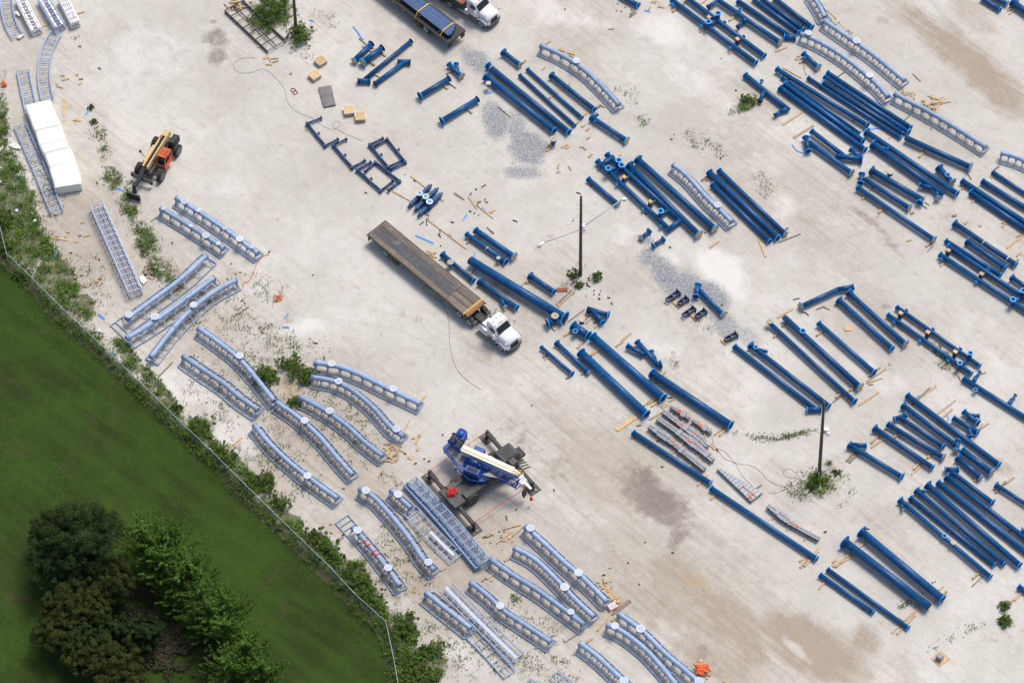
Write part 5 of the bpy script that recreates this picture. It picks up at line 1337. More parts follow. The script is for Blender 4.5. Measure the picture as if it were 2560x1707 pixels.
# boom
m_ = MB().beam(bA, bB, .74, .78); obj('boom', m_, M['boomcream'], cr)
m_ = MB().beam(bA+bd*1.2+Vector((0,0,.0)), bB+bd*.35, .58, .62); m_.beam(bB, bB+bd*.75, .46, .5); obj('inner_boom', m_, M['boomcream'], cr)
m_ = MB(); u = Vector((0,0,.43))
m_.tube([bA+u-U.y*.12, bB+bd*.8+u*.9-U.y*.05], .014, 5)
obj('hoist_rope', m_, M['black'], cr)
m_ = MB().tube([bA+bd*.4+U.y*.55, bB-bd*1.2+U.y*.55], .07, 8); m_.tube([bA+bd*1.0+U.y*.6-Vector((0,0,.4)), bA+bd*3.2+U.y*.5-Vector((0,0,.6))], .13, 10); obj('lift_cylinder', m_, M['chrome'], cr)
m_ = MB()
for k in range(14):
    a = bB+bd*random.uniform(-.2,.9)+U.y*random.uniform(-.35,.45)+Vector((0,0,random.uniform(-.1,.45))); m_.tube([a, a+bd*random.uniform(.1,.35)+U.y*random.uniform(-.2,.2)], .05, 6)
obj('boom_head_fittings', m_, M['yellow'], cr)
# head sheaves
h0 = Z1(1250,760,2.6); h1 = Z1(1400,900,2.4); hd = (h1-h0).normalized(); hs_ = hd.cross(Vector((0,0,1))).normalized()
m_ = MB()
for k in (-.35, -.1, .15, .38): m_.beam(h0+hs_*k, h0+hd*.75+hs_*k*.8, .09, .35)
m_.beam(h0-hs_*.5, h0+hs_*.5, .16, .3); m_.beam(h0+hd*.5-hs_*.4, h0+hd*.5+hs_*.4, .12, .2); m_.beam(h0+hd*.6, h1, .22, .25); obj('boom_head', m_, M['white'], cr)
m_ = MB()
for k in (-.22, .03, .27): m_.disc(h0+hd*.75+hs_*k-Vector((0,0,.1)), hs_, .22, .05, 14)
obj('sheave', m_, M['yellow'], cr)
hk = Z1(1310,955,1.2); m_ = MB().tube([hk+Vector((0,0,1.2)), hk+Vector((0,0,.35))], .02, 5); m_.box(hk, hs_*.2, hd*.14, (0,0,.36)); m_.tube([hk-Vector((0,0,.3)), hk-Vector((0,0,.55))+hs_*.15, hk-Vector((0,0,.7))-hs_*.05], .07, 8); obj('hook_block', m_, M['black'], cr)
hk = Z1(1402,1030,1.0); m_ = MB().tube([hk+Vector((0,0,1.5)), hk+Vector((0,0,.2))], .015, 5); m_.tube([hk-Vector((0,0,.25)), hk-Vector((0,0,.15)), hk+Vector((0,0,.2)), hk+Vector((0,0,.3))], [.06,.16,.16,.06], 12); obj('ball_hook', m_, M['red'], cr)
# lattice jib stowed along the near side of the boom
jA = [Z1(530,505,2.75), Z1(560,480,3.25), Z1(525,560,2.35), Z1(600,610,2.75)]
jB = [Z1(1235,800,2.9), Z1(1245,765,3.3), Z1(1190,880,2.3), Z1(1215,850,2.75)]
m_ = MB()
for a, b in zip(jA, jB): m_.tube([a, b], .065, 6)
obj('jib_chord', m_, M['craneblue'], cr)
m_ = MB()
for k in range(15):
    f, g = k/15, (k+1)/15
    for i, j in ((0,1),(2,3),(0,2),(1,3)):
        a = jA[i].lerp(jB[i], f); b = jA[j].lerp(jB[j], g if k % 2 else f); c = jA[j].lerp(jB[j], g)
        m_.tube([jA[i].lerp(jB[i], f if k % 2 else g), b], .035, 5)
obj('jib_lacing', m_, M['craneblue'], cr)
m_ = MB()
for i, j in ((0,1),(1,3),(3,2),(2,0)): m_.tube([jB[i], jB[j]], .07, 6)
m_.tube([Z1(1150,840,2.5), Z1(1200,905,2.3), Z1(1270,850,2.6)], .06, 6)
obj('jib_end_frame', m_, M['craneblue'], cr)
m_ = MB().prism([Z1(755,710,3.0), Z1(850,685,3.0), Z1(960,755,3.0), Z1(850,740,3.0)], (0,0,.05)); obj('reflector_plate', m_, M['grey'], cr)
# red rope barrier round the crane and a tangle of red straps on its deck
def rope(label, pts, r, mat, name='rope', cat='rope', per=6):
    ps = catmull(pts, per) if len(pts) > 2 else pts
    m_ = MB().tube(ps, r, 6); o = obj(name, m_, M[mat]); tag(o, label, cat); return o
rope("red warning tape stretched from top outrigger to left one", [Z1(820,150,.95), Z1(600,300,.92), Z1(330,485,.85), Z1(90,655,.95)], .032, 'red', 'warning_tape', 'tape')
rope("red warning tape stretched between bottom and right outriggers", [Z1(660,1340,.6), Z1(950,1130,.75), Z1(1200,970,.8), Z1(1330,880,.95)], .032, 'red', 'warning_tape', 'tape')
m_ = MB(); c0 = Z1(360,945,1.4)
for k in range(10):
    pts = []
    for j in range(6):
        pts.append(c0+Vector((random.uniform(-.5,.5), random.uniform(-.5,.5), random.uniform(0,.35))))
    m_.tube(catmull(pts, 5), .024, 6)
o = obj('strap_tangle', m_, M['red']); tag(o, "tangled heap of red slings on the crane's rear deck", 'slings')
m_ = MB()
for k in range(16):
    a = Z1(random.uniform(200,430), random.uniform(840,1120), random.uniform(.9,1.3)); m_.box(a, K.x*random.uniform(.05,.22), K.y*random.uniform(.05,.2), (0,0,random.uniform(.05,.2)))
obj('rear_equipment', m_, M['black'], cr)
# ------------------------------------------------------------------ poles
def pole(label, bx, by, tx, ty, lamps=(), boxat=None):
    base = G(bx, by, 0)
    # height from the picture: find z so that the top projects near ty
    lo, hi = 2, 25
    for _ in range(40):
        z = (lo+hi)/2; p = Vector((base.x, base.y, z)); d = p-CAM; py = 853.5-F*d.dot(UP)/d.dot(fwd)
        if py > OY+ty/S: lo = z
        else: hi = z
    tz = z; top = G(tx, ty, tz)
    t = thing('utility_pole', label, 'utility pole', base)
    obj('shaft', MB().tube([base, base.lerp(top, .5), top], [.19, .165, .13], 14), M['polewood'], t)
    return t, base, top, tz
T(2,1)
t, base, top, tz = pole("tall wooden pole in mid yard carrying two white lamp arms", 628, 958, 634, 236)
def PT(x, y, ref):   # point at the picture position, at the depth of the pole
    d = fwd*F + RT*(OX+x/S-1280.0) - UP*(OY+y/S-853.5)
    k = (Vector(ref)-CAM).dot(fwd)/d.dot(fwd); return CAM+d*k
mid = base.lerp(top, .6)
for (x0,y0,x1,y1,hx_,hy_,nm) in ((668,505,1000,270,1030,262,'upper right'),(612,545,290,660,250,688,'lower left')):
    a = PT(x0,y0,mid); b = PT(x1,y1,mid); c = PT(hx_,hy_,mid); am = bpy.data.objects.new('lamp_arm', None); COL.objects.link(am); am.parent = t; am.location = a-base; WORLD[am.name] = a
    obj('arm', MB().tube([a, a.lerp(b,.5)-Vector((0,0,.05)), b], .045, 8), M['galv'], am)
    d = (c-b).normalized(); s_ = d.cross(Vector((0,0,1))).normalized()
    m_ = MB().tube([b-d*.1, b+d*.15, c-d*.05, c+d*.28], [.07,.17,.20,.08], 12); obj('lamp_head', m_, M['white'], am)
    m_ = MB().disc(c-Vector((0,0,.21)), (0,0,-1), .15, .03, 12); obj('lens', m_, M['glass'], am)
m_ = MB(); c = PT(650,515,mid); m_.box(c, (.22,0,0), (0,.2,0), (0,0,.28)); m_.box(c+Vector((.1,-.3,-.1)), (.12,0,0), (0,.06,0), (0,0,.2)); obj('control_box', m_, M['white'], t)
m_ = MB()
for k in range(7):
    a = c+Vector((random.uniform(-.4,.4), -.2, random.uniform(-.1,.3))); m_.tube([a, a+Vector((random.uniform(-.3,.3), -.1, -.4)), a+Vector((random.uniform(-.3,.3), 0, -.9))], .012, 5)
for (x,y) in ((597,308),(597,352),(600,400)): 
    p = PT(x,y,mid); q = PT(628,y,mid); m_.tube([p,q], .012, 5); m_.box(p, (.05,0,0), (0,.05,0), (0,0,.05))
m_.tube([PT(560,445,mid), PT(600,425,mid), PT(625,410,mid)], .02, 5); m_.box(PT(560,455,mid), (.1,0,0), (0,.05,0), (0,0,.1))
obj('pole_hardware', m_, M['galv'], t)
T(3,2)
t, base, top, tz = pole("wooden pole with pale transformer box rising from lower weeds", 468, 1240, 515, 548)
mid = base.lerp(top, .62); c = PT(535,815,mid)
m_ = MB(); m_.tube([c-Vector((0,0,.35)), c+Vector((0,0,.35))], .24, 14); m_.box(c+Vector((.15,-.25,-.25)), (.15,0,0), (0,.1,0), (0,0,.25)); obj('transformer_box', m_, M['white'], t)
m_ = MB()
for k in range(9):
    a = c+Vector((random.uniform(-.6,.3), -.15, random.uniform(-.3,.5))); m_.tube([a, a+Vector((random.uniform(-.3,.3), -.1, -.4)), a+Vector((random.uniform(-.5,.5), 0, -.7))], .012, 5)
for (x,y) in ((480,700),(495,800),(470,750)): m_.box(PT(x,y,mid), (.06,0,0), (0,.06,0), (0,0,.08))
obj('pole_hardware', m_, M['galv'], t)
m_ = MB().tube([base+Vector((-.1,-.2,0)), base+Vector((-.08,-.2,1.2))], .05, 6); obj('conduit', m_, M['white'], t)
T(1,0)
t, base, top, tz = pole("wooden pole in the green thicket cut by the top edge", 368, 290, 325, -300)

# ------------------------------------------------------------------ crates, plates, racks
def crate(label, cx, cy, ang, s=1.05, h=.55):
    c = G(cx, cy, h); f = Fr(c, (math.cos(ang), math.sin(ang)))
    t = thing('plywood_crate', label, 'crate', (c.x, c.y, 0), 'plywood crates with white rimmed lids')
    k = s/2; m_ = MB(); f.box(m_, -k, k, -k, k, .1, h-.04); obj('side_panel', m_, M['ply'], t)
    m_ = MB(); f.box(m_, -k+.05, k-.05, -k+.05, k-.05, h-.04, h); obj('lid', m_, M['ply'], t)
    m_ = MB()
    for a in (-1, 1): f.box(m_, -k-.02, k+.02, a*k-.022, a*k+.022, h-.06, h+.012); f.box(m_, a*k-.022, a*k+.022, -k+.03, k-.03, h-.06, h+.010)
    obj('white_rim', m_, M['white'], t)
    m_ = MB()
    for a in (-.38, 0, .38): f.box(m_, -k+.03, k-.03, a-.05, a+.05, 0, .1)
    obj('runner', m_, M['timber'], t)
crate("uppermost plywood crate, turned diagonally beside dry weeds", 592, 550, math.radians(38))
crate("second plywood crate, turned diagonally above the dark plate", 537, 683, math.radians(38))
crate("left crate of the square-set pair below the dark plate", 852, 1006, math.radians(8))
crate("right crate of the square-set pair below the dark plate", 958, 1062, math.radians(3))
pts = [G(*p, .22) for p in ((572,803),(690,785),(732,962),(622,982))]
t = thing('steel_plate_stack', "dark grey plate stack lying between the plywood crates", 'steel plate', ((pts[0]+pts[2])/2).xy.to_3d())
obj('plate', MB().prism([p-Vector((0,0,.18)) for p in pts], (0,0,.18)), paint('dark_worn_plate', (.14,.135,.135), .6, var=.25, dirt=(.06,.055,.05), dirtamt=.6, scale=1.2), t)
m_ = MB(); m_.beam(pts[0].lerp(pts[3],.15)-Vector((0,0,.20)), pts[1].lerp(pts[2],.15)-Vector((0,0,.20)), .12, .1); m_.beam(pts[0].lerp(pts[3],.9)-Vector((0,0,.2)), pts[1].lerp(pts[2],.9)-Vector((0,0,.2)), .12, .1); obj('bearer', m_, M['oldwood'], t)
q = [G(*p, .05) for p in ((318,822),(348,810),(384,855),(354,870))]
m_ = MB()
for i in range(4): m_.beam(q[i], q[(i+1)%4], .07, .06)
m_.beam(q[0].lerp(q[3],.5)*1, q[1].lerp(q[2],.5), .06, .05)
for f in (.5,): m_.beam(q[0].lerp(q[3],0).lerp(q[3],f), q[1].lerp(q[2],f), .05, .05)
o = obj('wooden_frame', m_, M['rust']); tag(o, "small reddish brown two-bay wooden frame left of the crates", 'wooden frame')
def rack(label, A, B, C, D, n, mat='black', rust=True):
    a, b, c, d = [src(*p, .35) for p in (A, B, C, D)]
    t = thing('steel_rack', label, 'steel rack', ((a+c)/2).xy.to_3d())
    for p, q in ((a, b), (d, c), (a.lerp(d,.5), b.lerp(c,.5))): obj('side_rail', MB().beam(p, q, .10, .12), M[mat], t)
    for p, q in ((a, b), (d, c)): obj('lower_rail', MB().beam(p-Vector((0,0,.28)), q-Vector((0,0,.28)), .08, .1), M[mat], t)
    for i in range(n+1):
        f = i/n; m_ = MB().beam(a.lerp(b,f)+Vector((0,0,.02)), d.lerp(c,f)+Vector((0,0,.02)), .09, .09)
        for p in (a.lerp(b,f), d.lerp(c,f)): m_.beam(p-Vector((0,0,.33)), p, .06, .06, up=(1,0,0))
        obj('cross_bar', m_, M['oldwood'] if i in (n, 2) else M[mat], t)
    for f in (.45, .62, .78): 
        p = a.lerp(b,f).lerp(d.lerp(c,f), .5); obj('upright', MB().beam(p, p+Vector((0,0,.55)), .12, .12, up=(1,0,0)), M['rust'], t)
rack("long dark steel rack lying in the weeds near the top", (562,27), (669,129), (714,102), (607,2), 7)
# transformer box on its pad at the lower right
T(3,3)
q = [G(*p, .06) for p in ((1495,1338),(1582,1268),(1675,1345),(1575,1415))]
o = obj('plywood_pad', MB().prism([p-Vector((0,0,.05)) for p in q], (0,0,.05)), M['timber']); tag(o, "diamond-set brown plywood sheet under a grey metal box", 'plywood sheet')
c = G(1578,1318,.62); f = Fr(c, (.62,-.5)); m_ = MB(); f.cbox(m_, -.30, .30, -.24, .24, .062, .62, .05); o = obj('metal_box', m_, M['grey']); tag(o, "small grey metal box standing on a diamond-set plywood sheet", 'metal box')

# white tarped stacks on the left
T(0,0)
def tarped(label, secs, h):
    """ridged plastic-wrapped stack from cross sections given as left and right edge"""
    S_ = []
    for i, (xl, yl, xr, yr, dz) in enumerate(secs):
        z = h+dz*1.7; a = G(xl, yl, z); b = G(xr, yr, z)
        d = (b-a).normalized()
        S_.append([Vector((a.x,a.y,.03))-d*.05, a-d*.02-Vector((0,0,.12)), a+d*.12, a.lerp(b,.35)+Vector((0,0,.03)), a.lerp(b,.7), b-d*.12, b+d*.02-Vector((0,0,.12)), Vector((b.x,b.y,.03))+d*.05])
    o = obj('tarped_stack', MB().loft(S_, False), M['tarp']); tag(o, label, 'tarp-covered stack', 'white tarp-covered stacks'); return o
tarped("upper white tarp-covered stack beside curved ladder section", [(230,972,462,915,-.08),(238,992,470,934,-.02),(256,1040,486,982,-.02),(266,1058,494,998,.05),(298,1155,538,1098,.04),(318,1196,556,1140,.05),(326,1212,563,1152,-.02),(350,1300,590,1240,-.01),(362,1330,602,1270,.03)], 1.35)
tarped("lower white tarp-covered stack with stepped ridges", [(364,1334,604,1274,.14),(372,1352,612,1290,.16),(398,1405,626,1345,.12),(410,1424,643,1356,.04),(430,1476,663,1388,.03),(440,1500,676,1430,.08),(446,1520,688,1462,.06),(454,1545,695,1490,-.02),(468,1605,716,1552,.0),(476,1625,722,1570,.05),(490,1665,736,1605,.03),(502,1725,740,1685,.0)], 1.25)
for (pp, lb) in ((((78,1335),(125,1308),(188,1345),(190,1370),(130,1365)), "crumpled white plastic sheet at the weeds' edge beside the ladder"), (((-15,1370),(20,1333),(38,1350),(0,1398)), "white plastic scrap cut by the left edge in weeds")):
    m_ = MB().prism([G(x,y,.12+.1*(i%2)) for i,(x,y) in enumerate(pp)], (0,0,.06)); o = obj('plastic_sheet', m_, M['tarp']); tag(o, lb, 'plastic sheet')
m_ = MB().prism([G(x,y,.2) for x,y in ((150,345),(180,362),(228,322),(215,312))], (0,0,.15)); o = obj('plastic_sheet', m_, M['tarp']); tag(o, "small white wrapped offcut at foot of the corner ladder", 'plastic sheet')
m_ = MB().prism([G(x,y,.3) for x,y in ((135,120),(160,108),(185,140),(178,156))], (0,0,.1)); o = obj('plastic_sheet', m_, M['tarp']); tag(o, "white plastic flap between the corner ladder and cluttered frame", 'plastic sheet')
c = G(40,765,.3); m_ = MB()
for k in range(6): m_.box(c+Vector((random.uniform(-.2,.2), random.uniform(-.2,.2), random.uniform(-.2,.1))), (.15,.05,0), (-.05,.12,0), (0,0,.1))
o = obj('orange_barrel', m_, M['orange']); tag(o, "orange crumpled container by the weeds on the left edge", 'container')
T(0,1)
for i, (x,y) in enumerate(((155,368),(297,390),(322,462),(46,470),(915,1470),(10,105))):
    c = G(x,y,.15); m_ = MB().box(c, (.13,.04,.03), (-.04,.12,.02), (0,0,.13)); m_.box(c+Vector((.1,-.1,-.05)), (.06,0,0), (0,.06,0), (0,0,.06)); o = obj('plastic_bucket', m_, M['white'])
    tag(o, "small white plastic tub lost in the left-hand weeds", 'plastic tub', 'white plastic tubs in the weeds')

# ------------------------------------------------------------------ wrapped galvanised steel bundles
def wrapped(label, ax, w, bumps=(), straps=(), h=.42):
    pts = [G(x,y,h) for x,y in ax]; ps = catmull(pts, 6) if len(pts) > 2 else [pts[0].lerp(pts[1], i/14) for i in range(15)]
    L = arclen(ps); t = thing('wrapped_bundle', label, 'steel bundle', at_len(ps, L, L[-1]/2)[0].xy.to_3d(), 'plastic-wrapped steel bundles')
    for k, off in enumerate((-.5, -.17, .17, .5)):
        m_ = MB()
        for i in range(12):
            a, d = at_len(ps, L, L[-1]*i/12); b, _ = at_len(ps, L, L[-1]*(i+1)/12); n = Vector((-d.y, d.x, 0)); f = (i+.5)/12
            ww = w*(1+.9*max([0]+[1-abs(f-bf)/bw for bf, bw in bumps]))
            m_.beam(a+n*off*ww+Vector((0,0,-.05*(k%2))), b+n*off*ww+Vector((0,0,-.05*(k%2))), ww*.28, .3)
        obj('steel_angle', m_, M['foil'], t)
    for f, wd in straps:
        c, d = at_len(ps, L, L[-1]*f); n = Vector((-d.y, d.x, 0)); m_ = MB().box(c+Vector((0,0,.12)), d*.22, n*wd, (0,0,.10)); obj('wrapped_bracket', m_, M['foil'], t)
    m_ = MB()
    for f in (.2, .5, .8):
        c, d = at_len(ps, L, L[-1]*f); n = Vector((-d.y, d.x, 0)); m_.beam(Vector((c.x,c.y,.08))-n*.75, Vector((c.x,c.y,.08))+n*.6, .14, .12)
    obj('bearer', m_, M['timber'], t)
    m_ = MB()
    for k in range(3):
        f = random.uniform(.3,.75); c, d = at_len(ps, L, L[-1]*f); n = Vector((-d.y, d.x, 0)); m_.box(c+Vector((0,0,.13))+n*random.uniform(-.2,.2), d*random.uniform(.08,.2), n*random.uniform(.05,.12), (0,0,.03))
    obj('orange_tag', m_, M['orange'], t)
T(2,2)
wrapped("wrapped steel bundle highest of the three long ones", [(1385,635),(1560,770),(1700,860),(1795,965)], .40, [(.65,.3)], [(.5,.38)])
wrapped("wrapped steel bundle in the middle with two raised brackets", [(1335,700),(1520,830),(1690,950),(1845,1092)], .42, [(.62,.3)], [(.38,.38),(.88,.36)])
wrapped("wrapped steel bundle lowest of the three long ones", [(1258,775),(1420,880),(1560,1000),(1770,1172)], .42, [(.25,.22)], [(.12,.36),(.58,.36)])
wrapped("upper short shiny beam beside the wrapped bundles", [(1455,595),(1630,708)], .26, [], [(.68,.34)])
wrapped("lower short shiny beam beside the wrapped bundles", [(1652,718),(1830,835)], .26, [], [(.68,.34)])
T(3,2)
wrapped("lone wrapped steel bundle between thin pipe and lower pole", [(0,1500),(130,1600),(250,1690),(470,1810)], .36, [(.3,.3)], [(.2,.3)])
T(2,2)
q = [G(x,y,.45) for x,y in ((1880,1160),(1895,1150),(2300,1378),(2195,1462))]
t = thing('wedge_panel', "triangular ribbed grey metal panel beside black cables", 'metal panel', ((q[0]+q[2])/2).xy.to_3d())
m_ = MB().prism([p-Vector((0,0,.35)) for p in q], (0,0,.34)); obj('panel', m_, paint('zinc_sheet', (.24,.28,.33), .4, metal=.2, var=.15), t)
m_ = MB()
for k in range(1, 12):
    f = k/12; m_.beam(q[0].lerp(q[3], f)+Vector((0,0,.01)), q[1].lerp(q[2], f)+Vector((0,0,.01)), .05, .04)
obj('rib', m_, M['grey'], t)
m_ = MB(); m_.beam(G(2115,1320,.5), G(2240,1420,.5), .06, .04); m_.beam(G(2080,1350,.5), G(2130,1315,.5), .06, .04); m_.beam(G(2170,1400,.5), G(2210,1450,.5), .12, .05); m_.beam(G(2180,1430,.52), G(2215,1380,.52), .1, .05); obj('orange_strap', m_, M['orange'], t)
timber("timber sticking out under the triangular metal panel", G(2240,1350), G(2290,1318), .12, .12, 'oldwood', z=0)

# ------------------------------------------------------------------ cables and hoses
T(1,0)
rope("thin black cable looping past the crates to the U-frames", [G(x,y,.02) for x,y in ((0,650),(90,640),(200,740),(265,830),(290,940),(380,1030),(520,1090),(600,1150),(690,1190),(765,1165),(770,1125),(730,1115),(703,1150),(740,1190),(880,1255),(985,1297))], .014, 'black', 'cable', 'cable')
T(0,0)
rope("thin black cable loop on open sand near the rack", [G(x,y,.02) for x,y in ((2350,660),(2230,675),(2160,640),(2150,590),(2200,545),(2290,532),(2350,535))], .014, 'black', 'cable', 'cable')
T(1,1)
rope("thin black cable trailing from under the flatbed to open sand", [G(x,y,.02) for x,y in ((1560,1040),(1535,1080),(1560,1120),(1680,1190),(1745,1290),(1770,1400),(1778,1560),(1800,1710),(1860,1840),(1960,1940),(2080,2012))], .014, 'black', 'cable', 'cable')
T(2,2)
rope("black cable snaking from wrapped bundles to the lower pole", [G(x,y,.02) for x,y in ((1835,850),(1845,930),(1880,975),(1960,1010),(2050,1110),(2200,1140),(2290,1200),(2350,1270),(2500,1330),(2620,1260))], .014, 'black', 'cable', 'cable')
rope("second black cable crossing toward the triangular panel", [G(x,y,.02) for x,y in ((1880,980),(1950,1070),(2050,1115),(2080,1180),(2140,1260),(2220,1335))], .014, 'black', 'cable', 'cable')
T(3,2)
rope("coiled black cable in the sand left of the lower pole", [G(x,y,.02) for x,y in ((0,1390),(90,1385),(200,1330),(310,1290),(250,1200),(190,1165),(140,1190),(170,1240),(290,1260),(260,1310),(200,1320),(175,1300),(200,1280),(215,1310))], .014, 'black', 'cable', 'cable')
T(0,1)
rope("orange hose winding from the straight tracks to curved ones", [G(x,y,.04) for x,y in ((2470,770),(2440,775),(2400,800),(2350,870),(2310,970),(2285,1010),(2230,1035),(2235,1070))], .035, 'orange', 'hose', 'hose')
T(1,1)
m_ = MB(); c = G(205,1165,.1)
for k in range(5): m_.tube(catmull([c+Vector((random.uniform(-.45,.45), random.uniform(-.5,.5), random.uniform(0,.1))) for j in range(5)], 5), .022, 6)
m_.tube(catmull([c, G(165,1200,.03), G(150,1255,.03)], 5), .03, 6); m_.tube(catmull([c, G(235,1120,.03), G(245,1110,.03)], 5), .03, 6)
o = obj('hose_tangle', m_, M['orange']); tag(o, "tangled orange hose among sparse weeds left of open sand", 'hose')

# ------------------------------------------------------------------ blue plastic strips
def strip(label, pts, w=.14):
    m_ = MB(); ps = catmull([G(x,y,.05) for x,y in pts], 4)
    for a, b in zip(ps[:-1], ps[1:]): m_.beam(a, b, w, .05)
    o = obj('plastic_strip', m_, M['bluestrip']); tag(o, label, 'plastic strip', 'bright blue plastic strips')
T(1,0); strip("wavy bright blue strip above the slanting navy pipes", [(892,248),(935,300),(960,340),(985,368)]); strip("curled blue strip under the second thick pipe's head", [(2093,862),(2150,852),(2192,820),(2165,785)], .1)
for p in (((378,140),(400,132)),((492,186),(530,196)),((412,386),(436,360)),((228,110),(252,128))): strip("short blue strip caught in the green thicket by the pole", p)
T(1,1); strip("longest blue strip beside the flatbed deck", [(1466,592),(1630,665)], .16); strip("blue strip standing near black rubber bits", [(1903,448),(1938,398)]); strip("blue strip touching the bent brown stick", [(2078,338),(2105,378)]); strip("upper of two blue strips on weedy sand", [(270,1352),(296,1306)]); strip("lower of two blue strips on weedy sand", [(242,1434),(306,1438)]); strip("blue strip standing at the thickest pipe's head", [(2006,750),(2004,795)], .1)
T(2,0); strip("short blue strip near the cut pipe at top", [(1215,93),(1268,112)])
T(0,0); strip("short blue strip beside small green plant", [(785,1055),(815,1010)]); strip("blue strip in weeds at the left edge", [(40,1055),(52,1020)])
T(0,1); strip("blue strip in weeds below the telehandler", [(1075,155),(1138,190)]); strip("blue bent strip in sand near the fence", [(905,1318),(960,1362)], .2); strip("small blue strip in upper left weeds", [(168,68),(198,92)]); strip("blue strip beside a stick in weeds", [(500,795),(520,738)])
T(3,0); strip("curled blue strap beside the T-headed pipe", [(222,1328),(260,1380),(330,1405),(405,1385)], .1); strip("curved blue strap near the fourth long pipe's foot", [(935,1190),(1000,1180),(1065,1195)], .1)
T(3,2); strip("blue strip above the short Y fittings", [(1648,662),(1655,720)]); strip("blue strip beside the large flat plank", [(1362,505),(1392,488)], .1)
T(0,2); strip("light blue rag on the fence line", [(1020,105),(1035,90)], .16)
T(3,3); strip("blue strip at the thick pipe's head", [(640,350),(685,318)], .1)

# ------------------------------------------------------------------ timber offcuts, planks, sticks, black rubber bits
LM = [(n, p) for n, p in ((k[0], k[1]) for k in PIPES)]
SHORT = {}
LMK = []
def lm(name, c, r, x, y): T(c, r); LMK.append((name, G(x, y)))
lm("the telehandler",0,0,1480,1420); lm("the dark plate stack",1,0,650,890); lm("the plywood crates",1,0,905,1040); lm("the U-frames",1,0,1050,1380); lm("the steel rack",1,0,0,300)
lm("the slanting navy pipes",1,0,1180,580); lm("the box girders",1,1,1550,270); lm("the flatbed trailer",1,1,1500,950); lm("the white truck cab",1,1,2250,1450); lm("the lamp pole",2,1,628,950)
lm("the gravel patch",2,1,1600,1000); lm("the twin frame in mid yard",2,1,1100,300); lm("the curved mid-yard track",2,0,600,700); lm("the frame at the top edge",2,0,1900,300); lm("the bundle of eight pipes",3,0,700,1000)
lm("the splintered timber heap",3,0,1500,950); lm("the lone long pipe",3,1,1150,380); lm("the right edge pipes",3,1,2150,500); lm("the bent pipe",3,1,540,1150); lm("the lower pole",3,2,465,1240)
lm("the wrapped bundles",2,2,1560,880); lm("the thick blue pipes",2,2,1000,350); lm("the crane",1,2,2100,1150); lm("the fan of pipes",3,2,1450,850); lm("the lower pipe bundle",3,3,1800,200); lm("the two thick lower pipes",3,3,1150,500)
lm("the bottom tracks",2,3,1200,1250); lm("the strapped red track",1,3,1100,380); lm("the tall box ladder",0,1,1060,700); lm("the white tarps",0,0,450,1250); lm("the slanting tracks",0,1,1500,1250); lm("the weedy curved tracks",1,2,700,750); lm("the fence",0,2,1700,700); lm("the woodpile track",2,3,550,480)
def where(p):
    n, q = min(LMK, key=lambda t: (t[1]-p).length); d = p-q
    if abs(d.x) > abs(d.y)*1.8: s_ = 'right of' if d.x > 0 else 'left of'
    elif abs(d.y) > abs(d.x)*1.8: s_ = 'above' if d.y > 0 else 'below'
    else: s_ = ('upper right of' if d.y > 0 else 'lower right of') if d.x > 0 else ('upper left of' if d.y > 0 else 'lower left of')
    return s_+' '+n
def off(kind, items, mat='timber'):
    for it in items:
        x0, y0, x1, y1 = it[:4]; w = it[4] if len(it) > 4 else .14
        a = G(x0,y0,0); b = G(x1,y1,0); L = (b-a).length
        mt = it[5] if len(it) > 5 else mat
        if kind == 'timber':
            size = 'long' if L > 2.2 else ('short' if L < .6 else '')
            nm = 'timber_plank' if L > 1.2 else 'timber_offcut'; cat = 'plank' if L > 1.2 else 'offcut'
            rag = ' with ragged end' if False else ''
            colr = {'timber':'pale','oldwood':'grey brown','ply':'yellowish'}.get(mt, 'pale'); g = 'timber offcuts scattered on the sand'
            lab = f"{size} {colr} timber {'plank' if L>1.2 else 'block'} {where((a+b)/2)}".strip()
        else:
            nm = 'rubber_bit'; cat = 'rubber bit'; g = 'black rubber bits scattered on the sand'; lab = f"{'tiny' if L < .35 else 'small'} black rubber bit {where((a+b)/2)}"
        if L > 1.6:
            m_ = MB().beam(a+Vector((0,0,.05)), b+Vector((0,0,.05)), w, .09)
            o = obj(nm, m_, M[mt])
        else: o = obj(nm, MB().beam(a+Vector((0,0,.06)), b+Vector((0,0,.06)), w, .12 if w < .3 else .07), M[mt])
        tag(o, lab, cat, g)
T(0,0); off('timber', [(590,910,586,1070,.22),(672,1103,745,1112,.26,'ply'),(708,132,775,112,.16,'ply'),(606,8,650,-5,.15),(395,245,445,228,.18,'ply'),(560,698,592,700,.2),(695,690,720,690,.18),(570,745,600,730,.25),(614,732,635,728,.2),(720,778,752,765,.2,'ply'),(516,782,526,772,.14,'ply'),(522,795,580,812,.12,'ply'),(725,735,765,728,.1,'oldwood'),(722,425,748,432,.2,'oldwood'),(903,625,928,640,.16,'oldwood')])
